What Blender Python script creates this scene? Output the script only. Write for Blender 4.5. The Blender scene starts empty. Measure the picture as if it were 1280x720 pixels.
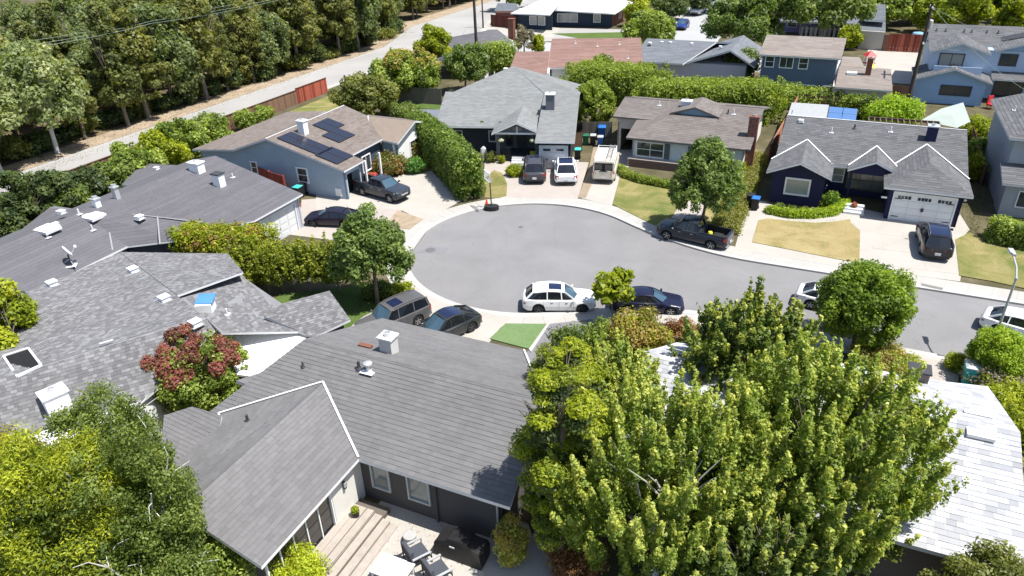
import bpy, math, random
import numpy as np
from mathutils import Matrix, Vector
# ---------------------------------------------------------------- camera, sky, sun, exposure
scene = bpy.context.scene
FPX, CAMH = 895.0, 23.5                       # focal length for a 1280 px wide frame, height over the street
_d = np.array([50., 1602., 895.]); _d /= np.linalg.norm(_d)      # straight down, seen in the camera's own axes
_f = np.array([0, 0, 1.]) - _d * _d[2]; _f /= np.linalg.norm(_f)
_r = np.cross(_d, _f); _r = _r if _r[0] > 0 else -_r
cam_data = bpy.data.cameras.new('camera'); cam = bpy.data.objects.new('camera', cam_data)
scene.collection.objects.link(cam); scene.camera = cam
cam_data.sensor_width = 36.0; cam_data.lens = 36.0 * FPX / 1280.0
cam_data.clip_start = 0.5; cam_data.clip_end = 3000
R_ = np.array([_r, _f, -_d])                   # rows: world axes in camera axes (x right, y down, z forward)
M_ = Matrix([[R_[i][0], -R_[i][1], -R_[i][2], 0] for i in range(3)] + [[0, 0, 0, 1]])
cam.matrix_world = Matrix.Translation((0, 0, CAMH)) @ M_

SUN_DIR = Vector((0.40, -0.17, 1.0)).normalized()
world = bpy.data.worlds.new('World'); scene.world = world; world.use_nodes = True
wn = world.node_tree.nodes; wl = world.node_tree.links; wn.clear()
sky = wn.new('ShaderNodeTexSky'); sky.sky_type = 'NISHITA'; sky.sun_disc = False
sky.sun_elevation = math.asin(SUN_DIR.z); sky.sun_rotation = math.atan2(SUN_DIR.x, SUN_DIR.y)
bg = wn.new('ShaderNodeBackground'); bg.inputs['Strength'].default_value = 0.095
wo = wn.new('ShaderNodeOutputWorld'); wl.new(sky.outputs[0], bg.inputs[0]); wl.new(bg.outputs[0], wo.inputs[0])
sun_d = bpy.data.lights.new('sun', 'SUN'); sun_d.energy = 4.6; sun_d.angle = math.radians(0.5); sun_d.color = (1.0, 0.97, 0.91)
sun = bpy.data.objects.new('sun', sun_d); scene.collection.objects.link(sun)
sun.rotation_euler = SUN_DIR.to_track_quat('Z', 'Y').to_euler(); sun.location = (30, 0, 60)
scene.view_settings.view_transform = 'Standard'; scene.view_settings.look = 'None'
scene.view_settings.exposure = 0.88; scene.view_settings.gamma = 1.0
scene.render.engine = 'CYCLES'

# ---------------------------------------------------------------- helpers
rnd = random.Random(7); nrng = np.random.default_rng(11)
PI = math.pi
def W(px, py, z=0.0):
    """the place in the world, at height z, that stands at this spot of the frame"""
    v = np.array([px - 640., py - 360., FPX]); t = (CAMH - z) / (v @ _d)
    return (float(v @ _r * t), float(v @ _f * t), float(z))
GA = math.radians(-25)
def g(u, v, z=0.0, a=GA):
    """street grid (turned 25 degrees) to world"""
    c, s = math.cos(a), math.sin(a); return (u * c - v * s, u * s + v * c, z)
def ng(p, a=GA):
    c, s = math.cos(a), math.sin(a); return (p[0] * c + p[1] * s, -p[0] * s + p[1] * c)
def lerp(a, b, t): return tuple(a[i] + (b[i] - a[i]) * t for i in range(len(a)))

# materials -------------------------------------------------------
MATS = {}
def base_mat(name, rough=0.8, spec=0.3, metal=0.0):
    m = bpy.data.materials.new(name); m.use_nodes = True
    nt = m.node_tree; b = nt.nodes['Principled BSDF']
    b.inputs['Roughness'].default_value = rough; b.inputs['Metallic'].default_value = metal
    b.inputs['Specular IOR Level'].default_value = spec
    MATS[name] = m
    return m, nt, b
def noise(nt, scale, detail=4, coord='Object', vec=None, rough=0.6, dist=0.0):
    tc = nt.nodes.new('ShaderNodeTexCoord'); n = nt.nodes.new('ShaderNodeTexNoise')
    n.inputs['Scale'].default_value = scale; n.inputs['Detail'].default_value = detail; n.inputs['Roughness'].default_value = rough
    n.inputs['Distortion'].default_value = dist
    nt.links.new(tc.outputs[coord], n.inputs['Vector']); return n.outputs['Fac']
def ramp(nt, fac, stops):
    r = nt.nodes.new('ShaderNodeValToRGB'); nt.links.new(fac, r.inputs[0])
    e = r.color_ramp.elements
    while len(e) < len(stops): e.new(0.5)
    for i, (p, c) in enumerate(stops): e[i].position = p; e[i].color = (*c, 1)
    return r.outputs[0]
def mixc(nt, a, b, fac, mode='MIX'):
    m = nt.nodes.new('ShaderNodeMix'); m.data_type = 'RGBA'; m.blend_type = mode
    for k, v in ((6, a), (7, b)):
        if isinstance(v, tuple): m.inputs[k].default_value = (*v, 1)
        else: nt.links.new(v, m.inputs[k])
    if isinstance(fac, float): m.inputs[0].default_value = fac
    else: nt.links.new(fac, m.inputs[0])
    return m.outputs[2]
def bump(nt, b, h, strength=0.3, dist=0.02):
    n = nt.nodes.new('ShaderNodeBump'); n.inputs['Strength'].default_value = strength; n.inputs['Distance'].default_value = dist
    nt.links.new(h, n.inputs['Height']); nt.links.new(n.outputs[0], b.inputs['Normal'])
def mul(c, k): return tuple(min(1, x * k) for x in c)
def mat(name, col, rough=0.8, var=0.12, scale=2.0, bs=0.0, bscale=20, spec=0.3, metal=0.0, coat=0.0):
    """a plain surface with blotches of wear and fine grain"""
    if name in MATS: return MATS[name]
    m, nt, b = base_mat(name, rough, spec, metal)
    f1 = noise(nt, scale, 5); f2 = noise(nt, scale * 14, 3)
    c = ramp(nt, f1, [(0.3, mul(col, 1 - var)), (0.7, mul(col, 1 + var))])
    c = mixc(nt, c, ramp(nt, f2, [(0.35, mul(col, 1 - var * .8)), (0.65, mul(col, 1 + var * .8))]), 0.4)
    nt.links.new(c, b.inputs['Base Color'])
    if bs: bump(nt, b, noise(nt, bscale, 4), bs, 0.02)
    if coat: b.inputs['Coat Weight'].default_value = coat; b.inputs['Coat Roughness'].default_value = 0.08
    return m
def tint_mat(name, c0, c1, rough=0.9, grain=0.12, c2=None, attr='tint', bs=0.2):
    """pieces each with their own shade (a value stored per piece)"""
    if name in MATS: return MATS[name]
    m, nt, b = base_mat(name, rough, 0.2)
    a = nt.nodes.new('ShaderNodeAttribute'); a.attribute_name = attr
    st = [(0.0, c0), (1.0, c1)] if c2 is None else [(0.0, c0), (0.55, c1), (1.0, c2)]
    c = ramp(nt, a.outputs['Fac'], st)
    f = noise(nt, 0.35, 5); c = mixc(nt, c, ramp(nt, f, [(0.3, (1 - grain,) * 3), (0.7, (1 + grain * .0,) * 3)]), 1.0, 'MULTIPLY')
    f = noise(nt, 30, 3); c = mixc(nt, c, ramp(nt, f, [(0.35, (1 - grain,) * 3), (0.65, (1.0,) * 3)]), 1.0, 'MULTIPLY')
    nt.links.new(c, b.inputs['Base Color'])
    if bs: bump(nt, b, noise(nt, 60, 2), bs, 0.01)
    return m
def leaf_mat(name, c0, c1, c2, trans=0.42):
    if name in MATS: return MATS[name]
    m, nt, b = base_mat(name, 0.48, 0.28)
    a = nt.nodes.new('ShaderNodeAttribute'); a.attribute_name = 'tint'
    c = ramp(nt, a.outputs['Fac'], [(0.0, c0), (0.5, c1), (1.0, c2)])
    nt.links.new(c, b.inputs['Base Color'])
    t = nt.nodes.new('ShaderNodeBsdfTranslucent'); mx = nt.nodes.new('ShaderNodeMixShader'); mx.inputs[0].default_value = trans
    cb = mixc(nt, c, (1.5, 1.55, 0.35), 1.0, 'MULTIPLY'); nt.links.new(cb, t.inputs[0])
    out = nt.nodes['Material Output']
    nt.links.new(b.outputs[0], mx.inputs[1]); nt.links.new(t.outputs[0], mx.inputs[2]); nt.links.new(mx.outputs[0], out.inputs[0])
    return m
def glass_mat(name, col=(0.02, 0.03, 0.04), rough=0.05):
    if name in MATS: return MATS[name]
    m, nt, b = base_mat(name, rough, 0.8); b.inputs['Base Color'].default_value = (*col, 1); return m

# mesh building ---------------------------------------------------
WM = {}                                        # world matrices of what has been made
C = scene.collection
def tagp(o, label=None, cat=None, group=None, kind=None):
    if label: o['label'] = label
    if cat: o['category'] = cat
    if group: o['group'] = group
    if kind: o['kind'] = kind
    return o
def thing(name, loc, rz=0.0, label=None, cat=None, group=None):
    o = bpy.data.objects.new(name, None); C.objects.link(o)
    o.location = loc; o.rotation_euler = (0, 0, rz); o.empty_display_size = 0.5
    WM[o] = Matrix.Translation(loc) @ Matrix.Rotation(rz, 4, 'Z')
    return tagp(o, label, cat, group)
class MB:
    def __init__(s): s.v = []; s.f = []; s.m = []; s.mats = []; s.t = []
    def _mi(s, m):
        if m is None: return 0
        if m not in s.mats: s.mats.append(m)
        return s.mats.index(m)
    def face(s, pts, m=None, t=0.5):
        i = len(s.v); s.v += [tuple(p) for p in pts]; s.f.append(tuple(range(i, i + len(pts)))); s.m.append(s._mi(m)); s.t.append(t)
        return s
    def mesh(s, vs, fs, m=None, t=0.5):
        i = len(s.v); s.v += [tuple(p) for p in vs]; k = s._mi(m)
        for f in fs: s.f.append(tuple(j + i for j in f)); s.m.append(k); s.t.append(t)
        return s
    def prism(s, poly, z0, z1, m=None, t=0.5):
        """vertical prism over a polygon of (x, y) or (x, y, z) corners; z1 may be a list"""
        n = len(poly); zz0 = z0 if isinstance(z0, (list, tuple)) else [z0] * n; zz = z1 if isinstance(z1, (list, tuple)) else [z1] * n
        vs = [(p[0], p[1], zz0[i]) for i, p in enumerate(poly)] + [(p[0], p[1], zz[i]) for i, p in enumerate(poly)]
        ar = sum(poly[i][0] * poly[(i + 1) % n][1] - poly[(i + 1) % n][0] * poly[i][1] for i in range(n))
        fs = [tuple(range(n - 1, -1, -1)), tuple(range(n, 2 * n))] + [(i, (i + 1) % n, (i + 1) % n + n, i + n) for i in range(n)]
        if ar < 0: fs = [f[::-1] for f in fs]
        return s.mesh(vs, fs, m, t)
    def box(s, c, size, rz=0.0, m=None, t=0.5, M=None):
        hx, hy, hz = size[0] / 2, size[1] / 2, size[2] / 2
        vs = [Vector((x * hx, y * hy, z * hz)) for z in (-1, 1) for x, y in ((-1, -1), (1, -1), (1, 1), (-1, 1))]
        T = Matrix.Translation(c) @ (M if M is not None else Matrix.Rotation(rz, 4, 'Z'))
        vs = [T @ v for v in vs]
        return s.mesh(vs, [(3, 2, 1, 0), (4, 5, 6, 7), (0, 1, 5, 4), (1, 2, 6, 5), (2, 3, 7, 6), (3, 0, 4, 7)], m, t)
    def bar(s, p0, p1, w, h, m=None, up=(0, 0, 1)):
        """a square bar from p0 to p1"""
        a, b = Vector(p0), Vector(p1); d = (b - a); L = d.length
        if L < 1e-6: return s
        d /= L; sd = d.cross(Vector(up))
        if sd.length < 1e-4: sd = Vector((1, 0, 0))
        sd.normalize(); u = sd.cross(d)
        vs = [q + sd * x * w / 2 + u * y * h / 2 for q in (a, b) for x, y in ((-1, -1), (1, -1), (1, 1), (-1, 1))]
        return s.mesh(vs, [(0, 1, 2, 3), (7, 6, 5, 4), (4, 5, 1, 0), (5, 6, 2, 1), (6, 7, 3, 2), (7, 4, 0, 3)], m)
    def tube(s, pts, rad, n=8, m=None, cap=True):
        pts = [Vector(p) for p in pts]; k = len(pts)
        rad = rad if isinstance(rad, (list, tuple)) else [rad] * k
        vs = []; ref = Vector((0.31, 0.17, 0.93))
        for i, p in enumerate(pts):
            d = (pts[min(i + 1, k - 1)] - pts[max(i - 1, 0)]).normalized()
            if abs(d.dot(ref)) > .97: ref = Vector((1, 0.1, 0))
            a = d.cross(ref).normalized(); b = d.cross(a)
            for j in range(n):
                t = 2 * PI * j / n; vs.append(p + (a * math.cos(t) + b * math.sin(t)) * rad[i])
        fs = [(i * n + j, i * n + (j + 1) % n, (i + 1) * n + (j + 1) % n, (i + 1) * n + j) for i in range(k - 1) for j in range(n)]
        if cap: fs += [tuple(range(n - 1, -1, -1)), tuple(range((k - 1) * n, k * n))]
        return s.mesh(vs, fs, m)
    def lathe(s, c, prof, n=16, m=None, M=None):
        """profile of (radius, height) turned about the vertical through c"""
        vs = []; T = Matrix.Translation(c) @ (M if M is not None else Matrix())
        for r, z in prof:
            for j in range(n):
                t = 2 * PI * j / n; vs.append(T @ Vector((r * math.cos(t), r * math.sin(t), z)))
        k = len(prof)
        fs = [(i * n + j, i * n + (j + 1) % n, (i + 1) * n + (j + 1) % n, (i + 1) * n + j) for i in range(k - 1) for j in range(n)]
        fs += [tuple(range(n - 1, -1, -1)), tuple(range((k - 1) * n, k * n))]
        return s.mesh(vs, fs, m)
    def data(s, name, M=None, smooth=False, tint=False):
        me = bpy.data.meshes.new(name)
        v = np.array([tuple(p) for p in s.v], dtype=float).reshape(-1, 3)
        if M is not None:
            Mi = np.array(M.inverted()); v = v @ Mi[:3, :3].T + Mi[:3, 3]
        me.from_pydata(v.tolist(), [], s.f)
        for m in s.mats: me.materials.append(m)
        if len(s.mats) > 1: me.polygons.foreach_set('material_index', s.m)
        if tint:
            a = me.attributes.new('tint', 'FLOAT', 'FACE'); a.data.foreach_set('value', s.t)
        if smooth: me.polygons.foreach_set('use_smooth', [True] * len(me.polygons))
        me.update(); return me
    def build(s, name, m=None, parent=None, smooth=False, label=None, cat=None, group=None, kind=None, tint=False, loc=None):
        """link the collected shapes (given in world coordinates) as ONE mesh object"""
        if m is not None and not s.mats: s.mats = [m]
        T = WM[parent] if parent is not None else (Matrix.Translation(loc) if loc is not None else Matrix())
        me = s.data(name, T, smooth, tint)
        o = bpy.data.objects.new(name, me); C.objects.link(o)
        if parent is not None: o.parent = parent
        elif loc is not None: o.location = loc
        WM[o] = T
        return tagp(o, label, cat, group, kind)
def piece(me, name, parent, M):
    """one more object on a shared mesh, M = its world matrix"""
    o = bpy.data.objects.new(name, me); C.objects.link(o)
    if parent is not None: o.parent = parent; o.matrix_local = WM[parent].inverted() @ M
    else: o.matrix_local = M
    WM[o] = M; return o
def copy_tree(o, parent=None):
    c = o.copy(); C.objects.link(c); c.parent = parent
    for ch in list(o.children): copy_tree(ch, c)
    return c
def dup(o, loc, rz, label, group=None, sc=1.0):
    c = copy_tree(o); c.location = loc; c.rotation_euler = (0, 0, rz); c['label'] = label
    c.scale = (sc, sc, sc)
    if group: c['group'] = group
    return c
def TM(loc, rz=0.0): return Matrix.Translation(loc) @ Matrix.Rotation(rz, 4, 'Z')
# ---------------------------------------------------------------- materials of the setting
def asphalt(name, col, patch=0.12, scale=0.25):
    m, nt, b = base_mat(name, 0.9, 0.2)
    c = ramp(nt, noise(nt, scale, 6, dist=0.4), [(0.3, mul(col, 1 - patch)), (0.7, mul(col, 1 + patch))])
    c = mixc(nt, c, ramp(nt, noise(nt, 40, 2), [(0.3, (0.82,) * 3), (0.7, (1.0,) * 3)]), 1.0, 'MULTIPLY')
    c = mixc(nt, c, ramp(nt, noise(nt, 1.1, 4, dist=2.5), [(0.26, (0.84,) * 3), (0.4, (1.0,) * 3)]), 0.7, 'MULTIPLY')
    v = nt.nodes.new('ShaderNodeTexVoronoi'); v.feature = 'DISTANCE_TO_EDGE'; v.inputs['Scale'].default_value = 0.22; v.inputs['Randomness'].default_value = 1.0
    tc = nt.nodes.new('ShaderNodeTexCoord'); nz = nt.nodes.new('ShaderNodeTexNoise'); nz.inputs['Scale'].default_value = 0.8; nz.inputs['Detail'].default_value = 6
    va = nt.nodes.new('ShaderNodeVectorMath'); va.operation = 'MULTIPLY_ADD'; va.inputs[1].default_value = (1.6, 1.6, 0); nt.links.new(tc.outputs['Object'], nz.inputs['Vector']); nt.links.new(nz.outputs['Color'], va.inputs[0]); nt.links.new(tc.outputs['Object'], va.inputs[2]); nt.links.new(va.outputs[0], v.inputs['Vector'])
    c = mixc(nt, c, ramp(nt, v.outputs['Distance'], [(0.0, (0.82,) * 3), (0.010, (1.0,) * 3)]), 0.4, 'MULTIPLY')
    nt.links.new(c, b.inputs['Base Color']); bump(nt, b, noise(nt, 90, 2), 0.25, 0.01); return m
ASPH = asphalt('road asphalt', (0.205, 0.20, 0.202), 0.10)
ASPH_BACK = asphalt('back road asphalt', (0.33, 0.32, 0.31), 0.10, 0.12)
ASPH_DRIVE = asphalt('driveway asphalt', (0.19, 0.185, 0.20), 0.06)
ASPH_FAR = asphalt('far road asphalt', (0.36, 0.36, 0.36), 0.05)
def concrete(name, col, st=0.10):
    m, nt, b = base_mat(name, 0.85, 0.25)
    c = ramp(nt, noise(nt, 0.5, 6, dist=0.6), [(0.25, mul(col, 1 - st)), (0.7, mul(col, 1 + st * .5))])
    c = mixc(nt, c, ramp(nt, noise(nt, 9, 5), [(0.3, (0.86,) * 3), (0.62, (1.0,) * 3)]), 0.8, 'MULTIPLY')
    nt.links.new(c, b.inputs['Base Color']); bump(nt, b, noise(nt, 70, 2), 0.15, 0.01); return m
CONC = concrete('pavement concrete', (0.37, 0.355, 0.33))
CONC_W = concrete('driveway concrete', (0.375, 0.35, 0.315))
CONC_P = concrete('pinkish concrete', (0.36, 0.32, 0.29))
CURB = concrete('kerb concrete', (0.41, 0.395, 0.375), 0.06)
EXPO = concrete('exposed aggregate', (0.28, 0.225, 0.16), 0.25)
m, nt, b = base_mat('bare earth', 0.95, 0.1)
c = ramp(nt, noise(nt, 0.4, 8, dist=0.2), [(0.25, (0.05, 0.05, 0.025)), (0.5, (0.09, 0.08, 0.045)), (0.75, (0.16, 0.13, 0.085))])
nt.links.new(c, b.inputs['Base Color']); bump(nt, b, noise(nt, 12, 5), 0.6, 0.05); EARTH = m
m, nt, b = base_mat('forest floor', 0.95, 0.1)
c = ramp(nt, noise(nt, 0.3, 7, dist=1.0), [(0.3, (0.07, 0.06, 0.035)), (0.6, (0.16, 0.12, 0.075)), (0.8, (0.30, 0.22, 0.15))])
nt.links.new(c, b.inputs['Base Color']); bump(nt, b, noise(nt, 6, 5), 0.6, 0.08); FLOOR = m
m, nt, b = base_mat('dry verge', 0.95, 0.1)
c = ramp(nt, noise(nt, 0.5, 7, dist=1.0), [(0.3, (0.22, 0.17, 0.12)), (0.6, (0.33, 0.26, 0.19)), (0.8, (0.27, 0.23, 0.13))])
nt.links.new(c, b.inputs['Base Color']); bump(nt, b, noise(nt, 8, 5), 0.4, 0.05); VERGE = m
def lawn_mat(name, stops, scale=0.45):
    m, nt, b = base_mat(name, 0.95, 0.1)
    c = ramp(nt, noise(nt, scale, 5, dist=0.8), stops)
    c = mixc(nt, c, ramp(nt, noise(nt, 11, 4), [(0.3, (0.72, 0.75, 0.6)), (0.65, (1.0, 1.0, 1.0))]), 0.75, 'MULTIPLY')
    nt.links.new(c, b.inputs['Base Color']); bump(nt, b, noise(nt, 45, 3), 0.7, 0.04); return m
DRY = lawn_mat('dry lawn', [(0.30, (0.20, 0.18, 0.065)), (0.47, (0.31, 0.245, 0.12)), (0.7, (0.37, 0.30, 0.165))])
HALF = lawn_mat('patchy lawn', [(0.32, (0.11, 0.14, 0.04)), (0.5, (0.20, 0.19, 0.07)), (0.72, (0.34, 0.27, 0.14))], 0.35)
GREEN = lawn_mat('green lawn', [(0.3, (0.06, 0.11, 0.025)), (0.7, (0.11, 0.15, 0.045))], 0.5)
TURF = lawn_mat('artificial turf', [(0.3, (0.13, 0.20, 0.085)), (0.7, (0.16, 0.23, 0.105))], 0.8)
GRAVEL = concrete('gravel', (0.42, 0.38, 0.32), 0.2)

def S(name, mb, m, loc=None, **k): return mb.build(name, m, kind='structure', **k)
def sheet(name, pts, z, m, px=True, z0=None):
    """a ground sheet; px: corners given where they stand in the frame at ground height"""
    P = [W(p[0], p[1], 0)[:2] for p in pts] if px else [p[:2] for p in pts]
    return S(name, MB().prism(P, (z - 0.06) if z0 is None else z0, z), m)
def gsheet(name, uv, z, m, z0=None): return sheet(name, [g(*p) for p in uv], z, m, px=False, z0=z0)

# base ground: one sheet out to the horizon, and the raised lots round the road
S('ground', MB().face([(-2500, -300, -0.2), (2500, -300, -0.2), (2500, 3000, -0.2), (-2500, 3000, -0.2)]), EARTH)
BC, BR = (1.45, 47.75), 9.0
def road_edge(off):
    """the kerb line, moved outward by off: far side of the street, round the bulb, near side"""
    vt, vb = 47.9 + off, 39.9 - off; R = BR + off
    bu, bv = ng(BC); pts = [(60.0, vt)]
    # far side runs into the bulb with a smooth flare
    fr = 7.0 - off * .5
    a0 = math.radians(58); a1 = math.radians(-58)
    e0 = (bu + R * math.cos(a0), bv + R * math.sin(a0)); e1 = (bu + R * math.cos(a1), bv + R * math.sin(a1))
    def bez(p, q, r, n=10): return [((1 - t) ** 2 * p[0] + 2 * t * (1 - t) * q[0] + t * t * r[0], (1 - t) ** 2 * p[1] + 2 * t * (1 - t) * q[1] + t * t * r[1]) for t in [i / n for i in range(n + 1)]]
    def tang(e, a, v):  # where the tangent at e meets the straight kerb
        tx, ty = math.sin(a), -math.cos(a); s = (v - e[1]) / ty; return (e[0] + tx * s, v)
    q0 = tang(e0, a0, vt); q1 = tang(e1, a1, vb)
    q0 = (max(q0[0], e0[0] + .3), q0[1]); q1 = (max(q1[0], e1[0] + .3), q1[1])
    pts += bez((q0[0] + 5, vt), q0, e0)
    n = 46
    pts += [(bu + R * math.cos(a0 + (2 * PI + a1 - a0) * i / n), bv + R * math.sin(a0 + (2 * PI + a1 - a0) * i / n)) for i in range(1, n)]
    pts += bez(e1, q1, (q1[0] + 5, vb)) + [(60.0, vb)]
    return pts
E0, E1, E2, E3 = [road_edge(o) for o in (0.0, 0.16, 0.45, 1.75)]
def strip(name, A, B, z0, z1, m, skip=None):
    mb = MB()
    a = [g(*p) for p in A]; b_ = [g(*p) for p in B]
    for i in range(len(a) - 1):
        mb.mesh([(p[0], p[1], z) for z in (z0, z1) for p in (a[i], a[i + 1], b_[i + 1], b_[i])],
                [(4, 7, 6, 5), (0, 4, 5, 1), (2, 6, 7, 3)], m)
    return S(name, mb, m)
road = [g(*p) for p in E0]
S('road', MB().prism([p[:2] for p in road], -0.19, -0.12), ASPH)
strip('kerb', E0, E1, -0.19, 0.012, CURB)
strip('gutter_strip', E1, E2, -0.19, 0.006, CURB)
# pavement slabs: each flag of the ring and the street is its own piece
pav = MB(); pv_root = None
A, B = E2, E3
def resample(P, Q, step):
    out = []; acc = 0; nxt = 0
    for i in range(len(P) - 1):
        L = math.dist(Q[i], Q[i + 1]);
        if L < 1e-6: continue
        while nxt <= acc + L:
            t = (nxt - acc) / L; out.append((lerp(P[i], P[i + 1], t), lerp(Q[i], Q[i + 1], t))); nxt += step
        acc += L
    return out
base_pav = strip('pavement', A, B, -0.19, -0.012, CONC)
WM[base_pav] = Matrix()
RS = resample(A, B, 1.35)
ctr = g(*lerp(A[0], B[0], .5))
for i in range(len(RS) - 1):
    (a, b_), (c_, d) = RS[i], RS[i + 1]
    if a[0] > 22: continue
    q = [g(*p) for p in (a, c_, d, b_)]; cx = sum(p[0] for p in q) / 4; cy = sum(p[1] for p in q) / 4
    q = [(cx + (p[0] - cx) * .988, cy + (p[1] - cy) * .988) for p in q]
    MB().prism(q, -0.03, 0.002 + rnd.uniform(0, .004), CONC).build('slab', parent=base_pav)
lot = [g(*p)[:2] for p in E3]
far = [(-400, -200), (900, -200)]
# raised lots: everything outside the pavement
u0, u1, w0, w1 = -170, 150, -60, 330
far = [g(150, E3[-1][1])[:2], g(150, w0)[:2], g(u0, w0)[:2], g(u0, w1)[:2], g(150, w1)[:2], g(150, E3[0][1])[:2]]
S('lot_ground', MB().prism(lot + far, -0.19, -0.02), EARTH)

# street running on to the right beyond the frame is the same strip; back road and its verges
gsheet('back_road', [(-73.6, 10), (-65.6, 10), (-65.6, 117), (-66, 260), (-80, 260), (-80, 128), (-73.6, 108)], 0.0, ASPH_BACK)
gsheet('back_road_crossing', [(-66.1, 112), (-66.1, 132), (-30, 137), (-30, 127), (-57, 118)], -0.004, ASPH_BACK)
gsheet('verge', [(-76.8, 10), (-73.7, 10), (-73.7, 108), (-80.1, 128), (-80.1, 260), (-84, 260), (-84, 126), (-76.8, 108)], -0.006, VERGE)
gsheet('back_pavement', [(-65.5, 10), (-64.4, 10), (-64.4, 111), (-65.5, 111)], 0.03, CONC)
gsheet('forest_floor', [(-170, 10), (-76.9, 10), (-76.9, 108), (-84.1, 126), (-84.1, 260), (-170, 260)], -0.008, FLOOR)
edge = [(u, v) for v in range(10, 108, 4) for u in (-73.75,)]
gsheet('back_road_line', [(-73.2, 10), (-73.08, 10), (-73.08, 107), (-73.2, 107)], 0.006, CURB)
# far street at the top, its pavement and side streets
gsheet('far_road', [(-33.5, 118), (-19, 118), (-20.4, 130), (-24.2, 300), (-31.6, 300), (-31.2, 150), (-34, 140)], 0.004, ASPH_FAR)
gsheet('far_cross_road', [(-60, 112), (-19, 108), (40, 104), (40, 111), (-19, 118), (-60, 121)], -0.002, ASPH_FAR)
gsheet('far_pavement', [(-33.6, 118), (-31.4, 150), (-31.8, 300), (-33.4, 300), (-33, 150), (-35.6, 140), (-37, 118)], 0.03, CONC)

# front yards -------------------------------------------------------------------------------
# navy house: walk, driveway, lawns
sheet('front_walk', [(930, 268), (946, 250), (956, 252), (1000, 272), (1063, 262), (1078, 274), (1070, 330), (1060, 335), (918, 312)], 0.010, CONC_W)
dr = sheet('driveway', [(1062, 262), (1082, 262), (1186, 285), (1200, 268), (1212, 287), (1203, 297), (1194, 299), (1201, 346), (1200, 352), (1066, 334), (1074, 300)], 0.014, CONC_W)
WM[dr] = Matrix()
A_ = [(4.9, 58.5), (9.9, 58.5), (11.2, 50.9), (3.7, 50.3)]
for i in range(2):
    for j in range(3):
        c4 = [lerp(lerp(A_[0], A_[1], s), lerp(A_[3], A_[2], s), t) for s, t in ((i / 2 + .006, j / 3 + .004), ((i + 1) / 2 - .006, j / 3 + .004), ((i + 1) / 2 - .006, (j + 1) / 3 - .004), (i / 2 + .006, (j + 1) / 3 - .004))]
        MB().prism([g(*p)[:2] for p in c4], 0.0, 0.022 + 0.002 * ((i + j) % 2), CONC_W).build('slab', parent=dr)
sheet('dry_lawn', [(948, 276), (959, 273.5), (990, 277), (1018, 279), (1045, 277.5), (1062, 274.5), (1065, 281), (1075, 289), (1074, 328), (1055, 326), (1015, 318), (970, 309), (940, 303)], 0.05, DRY)
sheet('patchy_lawn', [(1194, 300), (1212, 291), (1223, 297), (1250, 302), (1290, 308), (1330, 312), (1330, 372), (1240, 352), (1199, 345)], 0.05, HALF)
# brown-roof house: lawns, path, driveway
sheet('front_lawn', [(775, 221), (790, 226), (808, 231), (850, 240), (872, 244), (846, 262), (829, 286), (812, 279), (790, 268), (766, 256)], 0.045, HALF)
sheet('side_lawn', [(880, 262), (905, 232), (922, 212), (935, 190), (948, 188), (935, 215), (920, 250), (902, 296), (872, 290)], 0.04, HALF)
sheet('stone_path', [(846, 262), (852, 255), (868, 246), (888, 250), (880, 262), (868, 283), (862, 296), (829, 287)], 0.018, CONC_P)
sheet('driveway', [(745, 187), (790, 187), (801, 190), (775, 221), (765, 257), (727, 248)], 0.012, CONC_W)
sheet('aggregate_strip', [(742, 183), (757, 184), (751, 205), (732, 248), (722, 247), (735, 215)], 0.020, EXPO)
# dark grey house: driveway, path, round lawn, bed
sheet('driveway', [(648, 200), (736, 203), (722, 249), (655, 247), (640, 246)], 0.008, CONC_P)
sheet('entry_path', [(606, 200), (650, 200), (656, 247), (620, 247), (605, 220)], 0.004, CONC_P)
sheet('round_lawn', [(606, 247), (607, 222), (618, 213), (628, 217), (634, 230), (633, 245), (620, 248)], 0.04, HALF)
# blue house: wide driveway, gravel island, bed
sheet('driveway', [(395, 243), (430, 246), (447, 232), (470, 205), (505, 218), (540, 214), (578, 250), (530, 277), (500, 262), (450, 262), (395, 262)], 0.010, CONC_W)
sheet('driveway', [(352, 262), (372, 250), (430, 246), (500, 258), (507, 284), (482, 302), (430, 302), (360, 293)], 0.006, CONC_P)
sheet('gravel_island', [(497, 263), (529, 274), (512, 287), (480, 283)], 0.022, VERGE)
sheet('planting_bed', [(447, 222), (470, 205), (505, 205), (512, 216), (478, 226), (462, 228)], 0.03, EARTH)
sheet('corner_pavement', [(505, 285), (535, 272), (532, 290), (512, 318), (505, 345), (495, 330), (480, 300)], 0.003, CONC)
# left lawn by the big garden tree, driveways of the left house and the foreground house
sheet('green_lawn', [(330, 390), (350, 368), (480, 355), (505, 372), (455, 395), (430, 415), (390, 420)], 0.04, GREEN)
sheet('driveway', [(425, 410), (505, 360), (560, 380), (640, 398), (625, 410), (580, 470), (430, 470)], 0.008, CONC_W)
sheet('turf_patch', [(632, 405), (684, 405.5), (662, 437), (612, 424)], 0.05, TURF)
sheet('edging', [(684, 405.5), (687, 405.5), (664, 441), (661, 437.5)], 0.07, CURB)
sheet('driveway', [(687, 405), (740, 399), (775, 400), (740, 500), (700, 560), (655, 560), (655, 445)], 0.012, ASPH_DRIVE)
# near side of the street on the right
sheet('near_walk', [(1090, 436), (1180, 452), (1200, 462), (1190, 520), (1140, 520), (1120, 470), (1080, 450)], 0.006, CONC_P)
sheet('patio', [(455, 650), (500, 600), (660, 655), (700, 760), (380, 760), (395, 715)], 0.02, CONC_W)
sheet('back_yard', [(1150, 168), (1215, 180), (1212, 290), (1205, 290), (1200, 220)], 0.0, EARTH)
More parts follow.
